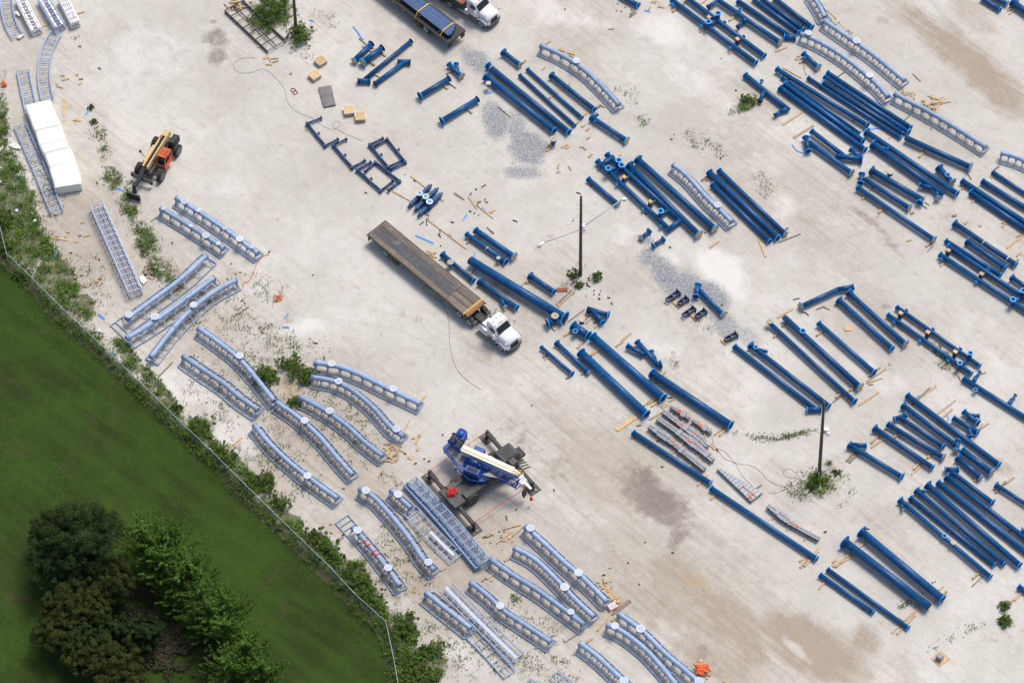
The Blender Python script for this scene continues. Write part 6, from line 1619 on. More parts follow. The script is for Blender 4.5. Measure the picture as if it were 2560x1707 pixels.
T(0,1); off('timber', [(475,618,617,641,.13,'ply'),(490,608,530,600,.16,'ply'),(608,560,645,572,.16,'ply'),(598,600,608,612,.14,'ply'),(684,658,718,642,.3,'ply'),(770,606,826,590,.16,'ply'),(720,600,750,596,.2,'oldwood'),(742,480,776,475,.2),(460,715,556,782,.1,'oldwood'),(495,715,512,708,.16,'ply'),
  (1030,845,1046,862,.2,'ply'),(670,985,705,982,.18),(735,962,765,962,.18,'oldwood'),(828,1040,842,1025,.14,'ply'),(875,1030,905,1012,.25,'ply'),(900,995,940,995,.2,'oldwood'),(760,1058,800,1068,.22,'oldwood'),(2195,930,2222,930,.2,'ply'),(1290,735,1370,690,.14,'oldwood'),(1300,745,1400,690,.14,'oldwood'),(1315,770,1385,710,.1,'oldwood'),(1095,375,1220,320,.28,'oldwood'),(1110,405,1222,352,.2,'oldwood'),(1240,375,1275,290,.1,'oldwood'),(1135,335,1185,255,.07,'oldwood'),(2145,1340,2290,1250,.08,'oldwood'),(1800,1385,1830,1405,.2,'timber'),(1385,470,1440,430,.08,'oldwood')])
T(0,2); off('timber', [(1455,325,1585,190,.14,'oldwood'),(2055,1015,2225,880,.16,'ply'),(1850,50,1868,70,.14,'ply')])
T(1,0); off('timber', [(950,358,1010,412,.12,'oldwood'),(70,545,115,520,.3,'ply'),(105,510,135,575,.13,'ply'),(135,545,205,540,.12,'timber'),(150,580,205,562,.14,'timber'),(90,596,150,600,.14,'ply'),(310,680,330,682,.18,'oldwood'),(12,430,30,438,.2,'ply'),(455,1180,470,1208,.1,'timber'),(2225,985,2340,1085,.07,'oldwood'),(1700,440,1725,460,.16,'timber'),(1765,765,1835,815,.1,'oldwood')])
T(1,1); off('timber', [(1422,52,1725,285,.14),(1252,190,1420,280,.14),(1822,208,1912,266,.17,'oldwood'),(1950,242,2028,350,.16),(2035,325,2178,438,.12),(1565,445,1740,575,.12),(1740,575,1925,718,.11),(2150,388,2188,362,.26,'ply'),(1545,385,1590,418,.16,'oldwood'),(2120,520,2180,578,.09,'oldwood'),(1570,735,1660,800,.14,'timber'),(1585,760,1640,800,.14,'ply')])
T(2,0); off('timber', [(1078,165,1140,120,.14,'oldwood'),(1255,95,1275,65,.14),(1340,62,1400,72,.24),(1275,28,1325,14,.14,'ply'),(1305,40,1320,30,.14,'ply'),(1470,120,1600,30,.16,'oldwood'),(1740,40,1790,0,.1),(1988,200,2045,155,.14),(312,1395,385,1340,.2),(312,1365,335,1330,.18),(452,1362,512,1328,.18),(490,1370,522,1352,.16),(640,1172,670,1148,.22),(682,1205,712,1178,.22),(688,1280,715,1262,.22),(620,1355,660,1350,.16),(655,1360,680,1378,.16),(708,1448,736,1418,.18),(420,1550,432,1510,.18),(520,1525,545,1565,.16),(432,455,492,470,.16,'ply'),(440,470,490,478,.14,'timber'),(505,485,580,505,.2,'ply'),(525,510,565,530,.12,'ply'),(315,410,355,380,.16),(822,975,858,985,.2,'ply'),(965,995,1000,1010,.22),(275,650,305,622,.1),(885,275,938,268,.05,'timber'),(0,1500,10,1500,.1),(985,1430,1000,1425,.1,'ply')])
T(3,0); off('timber', [(68,480,175,435,.2),(135,1150,312,1035,.22),(235,1270,420,1155,.24),(535,90,630,178,.12,'ply'),(1380,1455,1440,1402,.16),(1245,1115,1300,1065,.09,'oldwood'),(250,545,275,550,.24),(268,518,295,525,.2),(325,580,350,690,.14),(135,625,305,720,.12,'timber'),(640,710,705,665,.1,'oldwood'),(1330,680,1402,750,.1),(95,875,118,868,.14),(2210,140,2265,105,.1,'ply'),(1110,1280,1135,1250,.08),(2080,1560,2120,1530,.14,'oldwood')])
T(3,1); off('timber', [(100,660,298,582,.12,'oldwood'),(1272,650,1316,636,.14,'ply'),(1000,430,1060,360,.1),(1310,400,1338,385,.24,'oldwood'),(1690,420,1730,410,.24,'oldwood'),(1805,492,1832,468,.24),(1935,510,1958,505,.2),(2195,712,2350,590,.18),(2280,610,2350,580,.1),(2280,790,2322,755,.12),(2150,520,2195,475,.14),(85,1352,225,1268,.2),(700,1455,765,1450,.5,'ply'),(445,1275,520,1245,.07,'oldwood'),(500,1250,570,1275,.07,'timber'),(330,1290,375,1330,.12,'oldwood'),(232,1185,290,1170,.09,'oldwood'),(1465,745,1520,685,.07,'oldwood'),(1400,310,1460,350,.07,'oldwood'),(1440,290,1480,320,.1),(1835,30,1868,85,.06,'oldwood')])
T(2,1); off('timber', [(1815,712,1898,650,.17),(2262,620,2330,795,.22),(1440,705,1462,700,.22,'oldwood'),(1740,95,1800,55,.22,'oldwood'),(415,20,440,5,.24,'timber'),(475,1520,545,1475,.22),(520,1385,665,1275,.09,'oldwood'),(1005,1565,1092,1490,.2),(758,1445,798,1400,.2),(680,1405,730,1350,.16),(85,1060,130,1018,.14),(340,1165,400,1100,.08),(410,1095,510,1095,.5,'rust'),(410,1230,545,1100,.14,'oldwood'),(430,1240,550,1130,.14,'timber'),(405,1215,440,1250,.22,'timber'),(680,1160,686,1135,.1),(2262,620,2290,650,.12,'oldwood')])
T(2,2); off('timber', [(958,815,1140,690,.42,'ply'),(600,65,655,0,.3),(955,50,1020,0,.17),(1262,718,1372,652,.14),(1212,592,1275,530,.14),(1245,575,1325,530,.14),(1370,605,1428,575,.40,'timber'),(1440,550,1488,530,.16),(1835,955,1865,990,.3,'timber'),(1810,960,1840,930,.12,'ply'),(1855,862,1940,790,.14),(1830,1445,1870,1408,.16),(1145,775,1188,765,.14,'oldwood'),(725,130,800,80,.26,'timber'),(300,168,325,152,.14)])
T(3,2); off('timber', [(832,588,1015,465,.2),(595,560,690,490,.1,'oldwood'),(905,370,1078,252,.18),(900,385,1050,338,.08),(920,395,968,392,.16),(1115,215,1122,180,.16),(1370,528,1545,405,.24),(1560,665,1722,540,.10),(948,975,1050,900,.18,'timber'),(745,1112,830,1020,.24,'oldwood'),(1318,1222,1418,1120,.16),(1150,860,1195,838,.14),(1450,1080,1490,1030,.09,'ply'),(2175,1310,2260,1245,.18),(1960,800,2025,750,.12),(1590,240,1665,200,.16,'oldwood'),(1950,300,2000,285,.1),(1745,315,1775,370,.09,'oldwood'),(735,460,785,430,.1,'ply')])
T(3,3); off('timber', [(592,498,785,398,.36,'timber'),(590,462,625,442,.2,'timber'),(710,400,752,380,.2,'timber'),(295,512,382,425,.2,'timber'),(290,455,325,430,.2,'ply'),(325,495,385,400,.14),(1258,995,1385,875,.24,'timber'),(1345,858,1390,862,.34,'timber'),(1200,970,1250,1000,.16),(1140,1110,1205,1040,.12),(465,710,520,645,.14),(1870,685,1970,590,.08,'oldwood'),(1570,715,1612,682,.12),(862,885,872,900,.16,'oldwood'),(2215,840,2300,765,.16),(430,385,462,325,.12)])
T(1,2); off('timber', [(1170,940,1340,970,.1,'oldwood'),(1235,955,1350,1005,.14,'timber'),(1470,940,1486,885,.16,'ply'),(1486,860,1515,868,.3,'timber'),(1432,885,1460,890,.18,'timber'),(1470,990,1495,995,.26,'timber'),(1395,1055,1435,1080,.34,'timber'),(1515,550,1558,490,.22),(600,800,640,805,.12,'timber'),(495,290,530,300,.14),(1365,815,1410,720,.06,'timber'),(790,1345,820,1350,.12,'oldwood')])
T(1,3); off('timber', [(672,108,700,110,.22,'timber'),(1695,540,1740,515,.12),(2205,290,2350,180,.13,'timber'),(2262,160,2345,140,.12,'ply'),(2120,615,2200,550,.2,'timber'),(2070,640,2120,600,.1,'oldwood'),(2150,630,2170,628,.16,'timber'),(2280,450,2350,410,.24,'timber'),(1500,838,1555,795,.08,'black'),(2320,245,2350,215,.2,'ply')])
T(2,3); off('timber', [(0,222,98,138,.2,'timber'),(0,135,80,118,.14,'ply'),(785,1088,860,985,.22,'timber'),(860,985,925,905,.2,'timber'),(915,935,1085,812,.42,'oldwood'),(912,1000,965,950,.24,'timber'),(692,1195,735,1158,.22,'timber'),(562,1310,600,1280,.2,'timber'),(390,1325,418,1318,.2,'timber'),(215,1250,240,1240,.2,'oldwood'),(480,1198,640,1095,.1,'oldwood'),(362,1140,390,1130,.2,'oldwood'),(1715,1365,1752,1362,.3,'ply'),(1945,1560,1960,1545,.26,'ply'),(1210,275,1235,275,.1,'timber'),(888,513,912,513,.1,'timber'),(0,275,15,260,.2,'timber'),(430,540,455,545,.18,'timber'),(825,900,835,880,.2,'ply')])
# rubber bits
T(1,1); off('rubber', [(1000,200,1018,210,.1),(2072,160,2090,140,.07),(2090,140,2112,134,.07),(2010,172,2030,176,.08),(1965,225,1978,205,.1),(2030,330,2040,290,.08),(2040,295,2065,285,.08),(2098,278,2106,258,.08),(2105,292,2130,290,.08),(1955,372,1978,378,.08),(2000,400,2010,385,.08),(2042,412,2046,408,.1),(1503,500,1543,468,.06),(1560,445,1588,448,.06),(1565,460,1570,505,.07),(1690,540,1688,595,.07),(1672,585,1698,612,.07),(1768,595,1790,602,.08),(1790,470,1818,480,.08),(2150,555,2186,578,.07),(1448,90,1465,100,.1),(112,755,130,742,.1),(1690,690,1700,695,.1),(518,958,528,962,.1),(1365,35,1370,38,.1)],'black')
T(2,1); off('rubber', [(590,202,630,214,.07),(8,455,48,470,.07),(1215,398,1240,402,.08),(685,1025,690,1060,.12),(690,1055,718,1068,.1),(540,1052,568,1022,.08),(750,1135,758,1138,.14),(800,1135,806,1142,.16),(752,1098,758,1104,.1),(875,1166,902,1170,.09),(910,1208,922,1228,.09),(795,1170,808,1185,.14),(810,1108,820,1102,.08),(1920,1232,1935,1235,.1),(480,1395,484,1415,.1)],'black')
T(2,0); off('rubber', [(482,85,490,92,.1),(955,102,960,108,.09),(1000,106,1006,112,.09),(1038,70,1042,76,.1),(1095,92,1100,98,.12),(968,38,974,42,.09),(1455,1282,1475,1285,.09),(1488,1236,1490,1240,.09),(1910,1448,1922,1465,.1),(1918,540,1922,544,.09),(2050,830,2062,838,.12),(915,1248,922,1240,.1)],'black')
T(2,2); off('rubber', [(1422,520,1475,515,.07),(1325,914,1352,916,.09),(1368,1150,1390,1150,.09),(1450,1006,1456,1010,.09),(380,1358,392,1368,.1),(180,585,186,590,.1),(30,1550,45,1535,.09),(1878,985,1892,1010,.1)],'black')
T(2,3); off('rubber', [(1462,370,1488,376,.09),(1060,462,1070,470,.12),(1160,660,1175,665,.08),(828,580,858,576,.1),(412,950,425,970,.14),(760,770,766,790,.08)],'black')
T(1,3); off('rubber', [(2080,236,2126,220,.08),(2295,30,2305,75,.08),(2278,610,2280,645,.08),(2250,218,2256,215,.12),(2275,185,2282,180,.12),(1880,1155,1900,1120,.06)],'black')
T(1,2); off('rubber', [(350,140,410,145,.08),(525,14,568,18,.09),(1360,895,1385,850,.12),(1148,1205,1155,1230,.12),(1452,1125,1475,1115,.1),(1540,1070,1550,1082,.1),(1578,1098,1602,1098,.09),(1712,850,1716,862,.1),(625,135,630,165,.1),(1826,1170,1845,1170,.1),(1355,1020,1378,1035,.09),(245,1240,262,1210,.06)],'black')
T(0,1); off('rubber', [(1585,655,1580,675,.1),(905,810,918,825,.1),(820,910,830,905,.12),(2120,850,2126,862,.09),(2210,1200,2235,1190,.09),(2245,1205,2250,1222,.09),(640,760,662,755,.08),(1110,1065,1116,1075,.1),(885,108,900,125,.08),(500,410,520,415,.08)],'black')
T(3,3); off('rubber', [(512,188,538,178,.14),(1505,648,1515,645,.1),(1530,640,1538,638,.08),(898,152,932,156,.08),(1412,742,1420,748,.1)],'black')
# heaps of broken timber: each stick its own thing
def heap(label, c, r, x, y, rx, ry, n, lmin, lmax, w=.12, zmax=.4, mats=('ply','timber','timber'), seed=0):
    T(c, r); rg = random.Random(seed)
    cc = G(x, y)
    for k in range(n):
        u = rg.uniform(0, 2*math.pi); q = math.sqrt(rg.random()); px_ = x+rx*q*math.cos(u); py_ = y+ry*q*math.sin(u)
        z = .06+zmax*(1-q)*rg.random(); p = G(px_, py_, 0); p.z = z
        a = rg.uniform(0, math.pi); L = rg.uniform(lmin, lmax); d = Vector((math.cos(a), math.sin(a), rg.uniform(-.15,.15)))
        if z-abs(d.z)*L/2 < .04: d.z = 0
        mt = rg.choice(mats); o = obj('timber_offcut', MB().beam(p-d*L/2, p+d*L/2, w*rg.uniform(.7,1.6), .08), M[mt])
        tone = {'ply':'yellowish','timber':'pale','oldwood':'grey','black':'charred'}[mt]; size = 'short' if L < lmin+(lmax-lmin)*.33 else ('long' if L > lmin+(lmax-lmin)*.66 else 'medium')
        ux, uy = (px_-x)/rx, (py_-y)/ry
        side = 'in the middle' if math.hypot(ux, uy) < .45 else (('at the right' if ux > 0 else 'at the left') if abs(ux) > abs(uy) else ('toward the bottom' if uy > 0 else 'toward the top'))
        tag(o, f"{size} {tone} {label}, {side}", 'offcut', 'broken timber heaped '+label.split(' in the ')[-1][:60])
heap("stick in the heap beside the curved track's end", 1,2,1245,1030,75,95,30,.25,.7,seed=1)
heap("splinter in the heap above the plain long track", 3,0,1510,970,110,75,18,.5,1.7,.10,seed=2)
heap("chunk in the heap where two upper tracks meet", 3,0,1300,880,90,40,10,.2,.5,seed=3)
heap("block in the woodpile at the upper bottom track's end", 2,3,850,680,75,75,24,.22,.5,seed=4)
heap("block beside the red-striped wrapper by the woodpile", 2,3,930,800,70,70,16,.2,.35,.22,seed=5)
heap("stick in the heap under orange netting", 2,3,1745,1455,80,75,26,.25,.6,seed=6)
heap("stick heaped at the head of the steel rack", 0,0,2160,50,110,50,24,.3,.9,.1,mats=('timber','oldwood','ply'),seed=7)
heap("scrap in the heap by the box ladder", 0,1,1360,930,70,55,16,.3,.8,.12,mats=('black','timber','oldwood'),seed=8)
heap("scrap behind the trailer's rear half", 1,1,1610,770,50,35,6,.2,.6,.1,seed=9)
heap("stick strewn between crane and the bottom tracks", 1,3,2200,250,110,100,9,.2,.5,.1,seed=10)
T(2,3)
m_ = MB(); c = G(1740,1450,.35)
for k in range(12): m_.tube(catmull([c+Vector((random.uniform(-.75,.75), random.uniform(-.6,.6), random.uniform(0,.2))) for j in range(4)], 4), .06, 6)
o = obj('orange_netting', m_, M['orange']); tag(o, "crumpled orange netting on the timber heap at bottom", 'netting')
m_ = MB().box(G(920,868,.25), (.35,.2,0), (-.15,.25,0), (0,0,.15)); o = obj('striped_wrapper', m_, M['white']); tag(o, "red and white striped wrapper on the woodpile", 'wrapper')
for k in range(4):
    c_ = G(920,868,.405)+Vector((-.27+.18*k, -.15+.10*k, 0)); q_ = MB().box(c_, (.035,.02,0), (-.15,.25,0), (0,0,.008)); s_ = obj('red_stripe', q_, M['red'], o)
T(0,1)
m_ = MB().prism([G(x,y,.15) for x,y in ((1280,975),(1320,962),(1350,1010),(1318,1042),(1290,1015))], (0,0,.05)); o = obj('plastic_sheet', m_, M['tarp']); tag(o, "dirty white sheet beside the scrap heap by the box ladder", 'plastic sheet')
mark_numbers()
# ------------------------------------------------------------------ planting
def leafquad(vs, fs, c, n, s, rg):
    n = n.normalized(); a = n.cross(Vector((rg.uniform(-1,1), rg.uniform(-1,1), rg.uniform(-1,1))))
    if a.length < .01: a = Vector((1,0,0))
    a.normalize(); b = n.cross(a); k = len(vs)
    vs += [tuple(c-a*s), tuple(c+b*s*.45), tuple(c+a*s), tuple(c-b*s*.45)]; fs.append((k,k+1,k+2,k+3))
def clump(mb, c, r, n, s, rg, flat=.8):
    vs = []; fs = []
    for i in range(n):
        d = Vector((rg.gauss(0,1), rg.gauss(0,1), rg.gauss(0,1))).normalized()
        if d.z < -.35: d.z = -d.z
        p = c+Vector((d.x*r, d.y*r, d.z*r*flat))*rg.uniform(.72,1.05)
        leafquad(vs, fs, p, d+Vector((rg.uniform(-.7,.7), rg.uniform(-.7,.7), rg.uniform(-.1,.8))), s*rg.uniform(.7,1.4), rg)
    mb.add(vs, fs)
def broadleaf(label, x, y, R, H, mat, seed, squash=.8, group='trees on the lawn', n=70):
    R *= 1.22; n = int(n*1.35)
    rg = random.Random(seed); zc = H*.62
    c = G(x, y, zc); t = thing('broadleaf_tree', label, 'tree', (c.x, c.y, 0), group)
    m_ = MB().tube([Vector((c.x,c.y,0)), Vector((c.x+.1,c.y,zc*.5)), Vector((c.x,c.y,zc))], [.28,.2,.12], 10)
    for k in range(7):
        a = k*.9; m_.tube([Vector((c.x,c.y,zc*.45)), Vector((c.x+math.cos(a)*R*.4, c.y+math.sin(a)*R*.4, zc*.8)), Vector((c.x+math.cos(a)*R*.75, c.y+math.sin(a)*R*.75, zc))], [.12,.08,.04], 6)
    obj('trunk', m_, M['bark'], t)
    cr_ = MB()
    for i in range(n):
        d = Vector((rg.gauss(0,1), rg.gauss(0,1), rg.gauss(0,1))).normalized()
        if d.z < -.3: d.z *= -1
        q = rg.uniform(.55, 1.12)
        p = c+Vector((d.x*R*q, d.y*R*q, d.z*R*squash*q))
        clump(cr_, p, R*rg.uniform(.10,.20), 90, .10, rg)
    core = []
    for i in range(160):
        d = Vector((rg.gauss(0,1), rg.gauss(0,1), rg.gauss(0,1))).normalized(); p = c+Vector((d.x*R*.6, d.y*R*.6, d.z*R*squash*.6))
        vs, fs = [], []; leafquad(vs, fs, p, d, .9, rg); cr_.add(vs, fs)
    obj('crown', cr_, M[mat], t)
T(0,3)
broadleaf("large dark green round tree at the grove's top", 760,260,3.1,7.5,'leafdark',1,n=130)
broadleaf("dark green tree with bronze edge on the grove's left", 520,470,2.3,6,'leafdark',2,n=80)
broadleaf("bronze-tinted crown at the grove's upper left rim", 470,200,1.9,5,'leafbrown',13,n=55)
broadleaf("brownish tree in the grove's middle", 1030,620,2.0,5.5,'leafbrown',3,n=75)
broadleaf("olive yellow tree left of the grove's clearing", 640,860,2.0,5.5,'leafolive',4,n=80)
broadleaf("olive tree right beside the yellow one near clearing", 850,900,1.7,5,'leafolive',5,n=55)
broadleaf("low olive tree at the grove's lower left corner", 520,1120,1.7,4.5,'leafolive',6,n=55)
broadleaf("small dark tree tucked into the lower left grove", 740,1130,1.5,4.5,'leafdark',7,n=45)
broadleaf("golden olive tree at the lower left rim of grove", 740,1330,1.6,4.5,'leafolive',8,n=55)
broadleaf("olive green tree lowest on the grove's left", 1040,1390,2.1,5.5,'leafolive',9,n=80)
broadleaf("dull dark low tree in the shaded clearing", 1060,1060,1.4,4,'leafdark',10,n=40)
broadleaf("yellow olive tree cut by the bottom edge", 1120,1640,2.0,5,'leafolive',11,n=60)
broadleaf("dusky tree on the clearing's floor", 1330,1120,1.5,3,'leafdark',12,n=40)
broadleaf("dark tree filling the grove between bronze and green crowns", 880,560,1.7,5,'leafdark',21,n=50)
broadleaf("bronze green tree joining the olive crowns lower left", 620,1000,1.6,4.6,'leafbrown',22,n=50)
broadleaf("small dark tree between golden and olive crowns", 880,1240,1.5,4.2,'leafdark',23,n=40)
def brush():
    rg = np.random.default_rng(5); n = 16000; V = []
    a = G(1150, 1000, 0); c1 = G(1950, 1300, 0)
    u = rg.uniform(0, 6.28, n); q_ = np.sqrt(rg.random(n)); ctr = rg.random(n)
    px_ = a.x+(c1.x-a.x)*ctr+np.cos(u)*q_*3.6; py_ = a.y+(c1.y-a.y)*ctr+np.sin(u)*q_*4.6
    k = fbm(px_/.9, py_/.9, 12, 3) > .44; px_, py_ = px_[k], py_[k]; n = len(px_)
    th_ = rg.uniform(0, 6.28, n); s = rg.uniform(.07,.18,n); z = rg.uniform(.03,.6,n)
    A = np.stack([np.cos(th_), np.sin(th_), rg.uniform(-.6,.6,n)], 1)*s[:,None]; B = np.stack([-np.sin(th_), np.cos(th_), rg.uniform(-.6,.6,n)], 1)*s[:,None]*.4
    C = np.stack([px_, py_, z], 1); V = np.stack([C-A, C-B, C+A, C+B], 1).reshape(-1,3); V[:,2] = np.maximum(V[:,2], .014)
    me_ = bpy.data.meshes.new('undergrowth'); me_.vertices.add(4*n); me_.vertices.foreach_set('co', V.ravel()); me_.loops.add(4*n); me_.loops.foreach_set('vertex_index', np.arange(4*n))
    me_.polygons.add(n); me_.polygons.foreach_set('loop_start', np.arange(n)*4); me_.update(calc_edges=True)
    me_.materials.append(M['bark']); me_.materials.append(M['leafbrown']); me_.polygons.foreach_set('material_index', rg.integers(0, 2, n))
    o = bpy.data.objects.new('undergrowth', me_); COL.objects.link(o); o['kind'] = 'stuff'; o['label'] = "dull brown brush on the floor of the grove's clearing"; o['category'] = 'undergrowth'
brush()
def conifer(label, x, y, R, H, seed, n=64):
    rg = random.Random(seed); b = G(x, y, H*.45); b.z = 0
    t = thing('conifer_tree', label, 'tree', b, 'feathery conifers in a row')
    obj('trunk', MB().tube([b, b+Vector((0,0,H))], [.22,.04], 8), M['bark'], t)
    cr_ = MB()
    for i in range(n):
        f = rg.random(); z = H*(.12+.82*f); L = R*(1.3-.85*f)*rg.uniform(.7,1.2); a = rg.uniform(0, 2*math.pi)
        d = Vector((math.cos(a), math.sin(a), 0)); p0 = b+Vector((0,0,z)); rise = L*rg.uniform(.35,.9)
        vs, fs = [], []; m = int(60*L/R*1.1)+24
        for k in range(m):
            u = (k+rg.random())/m; c = p0+d*L*u+Vector((0,0,rise*u**1.7)); w = .27*(1-u)**.6*min(1, u*3+.3)+.05
            o_ = Vector((rg.gauss(0,1), rg.gauss(0,1), rg.gauss(0,1))).normalized()
            c2 = c+o_*w*rg.uniform(.5,1)
            leafquad(vs, fs, c2, o_+Vector((0,0,.6)), .13*rg.uniform(.7,1.3), rg)
        cr_.add(vs, fs)
    obj('crown', cr_, M['leafconif'], t)
for i, (x,y,R,H,lb) in enumerate(((1330,290,2.9,7.5,"topmost of the feathery green conifers"),(1560,330,2.3,6.5,"second conifer, right beside the topmost one"),(1520,560,2.4,7,"third conifer down the feathery row"),(1760,600,2.4,7,"fourth conifer on the row's outer side"),(1870,850,2.5,7,"fifth conifer, mid row above the clearing"),(2080,930,2.3,6.5,"sixth conifer, outermost toward the open lawn"),(2080,1180,2.4,7,"seventh conifer, low in the row"),(2270,1330,2.4,7,"eighth conifer near the bottom edge"),(2120,1500,2.5,7,"ninth conifer cut by the bottom edge"),(2420,1520,2.3,6.5,"last conifer at the bottom right of row"),(1430,430,2.3,7.2,"conifer squeezed between the first three of the row"),(1950,1020,2.2,6.8,"conifer between the fifth and seventh of the row"),(1660,720,2.1,6.5,"conifer on the row's inner side above clearing"))):
    conifer(lb, x, y, R, H, 40+i)
def shrub(label, x, y, R, mat='leafshrub', seed=0, n=None, s=.10):
    rg = random.Random(seed); c = G(x, y, R*.5); t = thing('green_shrub', label, 'shrub', (c.x, c.y, 0), 'leafy shrubs along the fence')
    st = MB()
    for k in range(5): st.tube([Vector((c.x,c.y,0)), c+Vector((rg.uniform(-R,R)*.6, rg.uniform(-R,R)*.6, R*.3))], .02, 5)
    obj('stems', st, M['bark'], t)
    m_ = MB()
    ex_ = rg.uniform(0, math.pi); ax_ = Vector((math.cos(ex_), math.sin(ex_), 0))
    for i in range(n or int(16+24*R)):
        d = Vector((rg.gauss(0,1), rg.gauss(0,1), abs(rg.gauss(0,1))*.6)).normalized(); q = rg.random()**.6*1.25
        p = c+d*R*q-Vector((0,0,R*.3*q))+ax_*rg.gauss(0,R*.3); p.z = max(p.z, .12)
        clump(m_, p, R*rg.uniform(.10,.28)*(1.3-.6*q), 42, s*.85, rg)
    obj('foliage', m_, M[mat], t)
SH = [(1,3,550,225,1.1,"upper shrub of the strip inside the fence"),(1,3,650,320,1.1,"shrub below the uppermost ones by the fence"),(1,3,735,420,.8,"shrub halfway to the bright pair by the fence"),
 (1,3,870,560,1.25,"bright green shrub beside the fence bend's upper side"),(1,3,950,650,1.1,"bright shrub just below the biggest fence shrub"),(1,3,1050,760,1.0,"narrow shrub trailing down the fence line"),(1,3,1105,850,.9,"lowest shrub before the fence's corner"),
 (1,3,1340,1090,1.3,"dark rounded shrub inside the fence corner"),(1,3,1400,990,1.0,"yellow-green bush above the dark rounded shrub"),(1,3,1545,1275,.7,"small shrub right of the fence corner thicket"),(1,3,1650,1250,.9,"loose shrub at the thicket's right end"),(1,3,1400,1330,1.1,"deep green shrub in the lower thicket"),(1,3,1470,1470,1.0,"shrub near the bottom edge in the thicket"),(1,3,1590,1540,.9,"shrub cut by the bottom edge, right side"),(1,3,1370,1550,1.0,"shrub cut by bottom edge beside the fence"),
 (0,2,1850,810,1.3,"round dark shrub against the middle of the fence"),(0,2,1630,610,.6,"small green shrub above the round fence shrub"),(0,2,1990,990,.9,"shrub midway along the lower fence weeds"),(0,2,2095,1085,1.0,"shrub spreading below the long timber stick"),(0,2,2290,1280,1.0,"shrub by the fence near cable-free sand"),
 (1,2,90,1290,1.1,"bushy plant left of the long fence-side track"),(1,2,230,1480,.9,"yellowing bush near the long track's lower end"),(1,2,80,330,1.1,"upper bush above the sandy mound"),(1,2,290,220,1.3,"wide green bush left of the two upper curved tracks"),(1,2,440,300,1.1,"green bush touching heads of the upper curved tracks"),(1,2,365,550,.7,"low bush at the head of single-plate track"),(1,2,1250,390,.0,"x"),
 (1,0,120,110,1.9,"broad green thicket left of the top pole"),(1,0,400,320,1.35,"dense grassy bush at the foot of top pole"),(1,0,250,30,1.2,"green bush behind the top pole"),
 (2,1,560,945,.55,"dry bush at left foot of the lamp pole"),(2,1,780,970,.6,"round green bush right of the lamp pole"),(2,1,610,1045,.4,"small bush below the lamp pole"),
 (3,2,430,1275,.9,"bright green weeds bushing round the lower pole's foot"),(3,2,630,1195,.35,"small bright plant right of the lower pole"),(3,3,2170,865,.45,"upper of two small plants near the right edge"),(3,3,2160,1000,.5,"lower of two small plants near the right edge"),
 (0,1,40,450,1.1,"dark bush on left edge inside the fence"),(0,1,60,700,1.0,"leafy bush where the fence turns down"),(0,1,200,960,.8,"bush on the fence line in the left weeds"),(0,0,830,985,.3,"tiny round plant above the short blue strip"),(0,0,860,1118,.35,"small plant right of the yellowish timber block"),(2,0,2150,905,.6,"olive weed bush beside the flared elbow frame")]
for i, (c,r,x,y,R,lb) in enumerate(SH):
    if R <= 0: continue
    T(c, r); shrub(lb, x, y, R, 'leafshrub' if i % 4 else 'weed', 100+i)
# spiky agave by the lower pole
T(3,2); c = G(560,1120,0); t = thing('spiky_plant', "spiky agave-like plant above the lower pole's weeds", 'plant', c); m_ = MB()
for k in range(26):
    a = k*2.4; e = random.uniform(.3,1.0); L = random.uniform(.5,.85); d = Vector((math.cos(a)*math.cos(e), math.sin(a)*math.cos(e), math.sin(e))); s_ = d.cross(Vector((0,0,1))).normalized()*.035
    m_.add([c+Vector((0,0,.05))-s_, c+Vector((0,0,.05))+s_, c+d*L], [(0,1,2)])
obj('leaves', m_, M['weed'], t)
# ground cover: leaflets where the ground carries weeds
def field(name, label, mat, dens, size, seed, key='green', thr=.25, hgt=.2, pw=1.0):
    rg = np.random.default_rng(seed); a = np.clip(att[key], 0, 1)
    ok = (a > thr) & (np.abs(X) < 60) & (Y > -50) & (Y < 54); idx_ = np.nonzero(ok)[0]
    nn = fbm(X[idx_]/.7, Y[idx_]/.7, seed, 3)
    w = (a[idx_]**pw)*np.clip((nn-.42)*5, 0, 1.5); cnt = rg.poisson(w*dens)
    px_ = np.repeat(X[idx_], cnt)+rg.uniform(-.2,.2,cnt.sum()); py_ = np.repeat(Y[idx_], cnt)+rg.uniform(-.2,.2,cnt.sum())
    n = len(px_); z = rg.uniform(.02, hgt, n); s = size*rg.uniform(.6,1.5,n); th_ = rg.uniform(0, 2*np.pi, n); ti = rg.uniform(-.8,.8,(n,2))
    ca, sa = np.cos(th_), np.sin(th_)
    A = np.stack([ca, sa, ti[:,0]*.6], 1)*s[:,None]; B = np.stack([-sa, ca, ti[:,1]*.6], 1)*s[:,None]*.5
    C = np.stack([px_, py_, z], 1); V = np.stack([C-A, C-B, C+A, C+B], 1).reshape(-1,3); V[:,2] = np.maximum(V[:,2], .005)
    me_ = bpy.data.meshes.new(name); me_.vertices.add(4*n); me_.vertices.foreach_set('co', V.ravel()); me_.loops.add(4*n); me_.loops.foreach_set('vertex_index', np.arange(4*n))
    me_.polygons.add(n); me_.polygons.foreach_set('loop_start', np.arange(n)*4); me_.update(calc_edges=True); me_.materials.append(M[mat])
    o = bpy.data.objects.new(name, me_); COL.objects.link(o); o['kind'] = 'stuff'; o['label'] = label; o['category'] = 'weeds'
    print(name, n)
field('weeds', "low green weeds creeping over the sand and along the fence", 'weed', 5.5, .072, 5, thr=.14, hgt=.2, pw=.9)
field('dry_weeds', "dry yellowish weeds thinly scattered on the sand", 'dryweed', .55, .07, 6, thr=.15, hgt=.12)
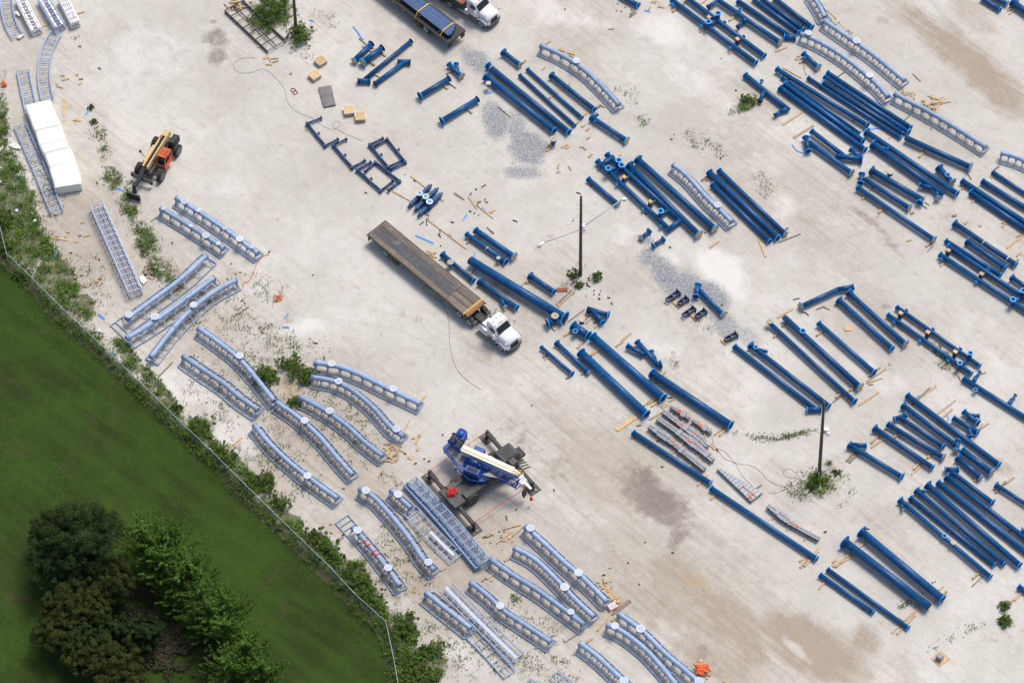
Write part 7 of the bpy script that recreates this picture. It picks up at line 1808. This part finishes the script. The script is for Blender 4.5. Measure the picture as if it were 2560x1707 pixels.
field('fence_undergrowth', "lush green undergrowth along the inside of the fence", 'leafshrub', 9.0, .11, 8, thr=.5, hgt=.55, pw=1.4)
M['grassblade'] = paint('grass_blades', (0.040, 0.072, 0.014), 0.85, var=.3, scale=.4, island=True, spec=.15)
def grass_tufts():
    rg = np.random.default_rng(77); n = 70000
    x = rg.uniform(-62, -8, n); y = rg.uniform(-48, 12, n)
    FDg = np.full(n, 1e9); sg = np.zeros(n)
    for A, B in zip(FT[:-1], FT[1:]):
        ax, ay, bx, by = A.x, A.y, B.x, B.y; L2 = (bx-ax)**2+(by-ay)**2; t = np.clip(((x-ax)*(bx-ax)+(y-ay)*(by-ay))/L2, 0, 1)
        d = np.hypot(x-ax-t*(bx-ax), y-ay-t*(by-ay)); s_ = np.sign((bx-ax)*(y-ay)-(by-ay)*(x-ax)); k = d < FDg; FDg = np.where(k, d, FDg); sg = np.where(k, s_, sg)
    ok = (sg < 0) & (FDg > .3) & (fbm(x/2, y/2, 31, 4) > .5); x, y = x[ok], y[ok]; n = len(x)
    th_ = rg.uniform(0, 6.28, n); s = rg.uniform(.04,.10,n); z = rg.uniform(.02,.08,n)
    A = np.stack([np.cos(th_), np.sin(th_), rg.uniform(-.5,.5,n)], 1)*s[:,None]; B = np.stack([-np.sin(th_), np.cos(th_), rg.uniform(-.5,.5,n)], 1)*s[:,None]*.5
    C = np.stack([x, y, z], 1); V = np.stack([C-A, C-B, C+A, C+B], 1).reshape(-1,3); V[:,2] = np.maximum(V[:,2], .014)
    me_ = bpy.data.meshes.new('grass'); me_.vertices.add(4*n); me_.vertices.foreach_set('co', V.ravel()); me_.loops.add(4*n); me_.loops.foreach_set('vertex_index', np.arange(4*n))
    me_.polygons.add(n); me_.polygons.foreach_set('loop_start', np.arange(n)*4); me_.update(calc_edges=True); me_.materials.append(M['grassblade'])
    o = bpy.data.objects.new('grass', me_); COL.objects.link(o); o['kind'] = 'stuff'; o['label'] = "longer grass tufts standing in the lawn"; o['category'] = 'grass'
grass_tufts()
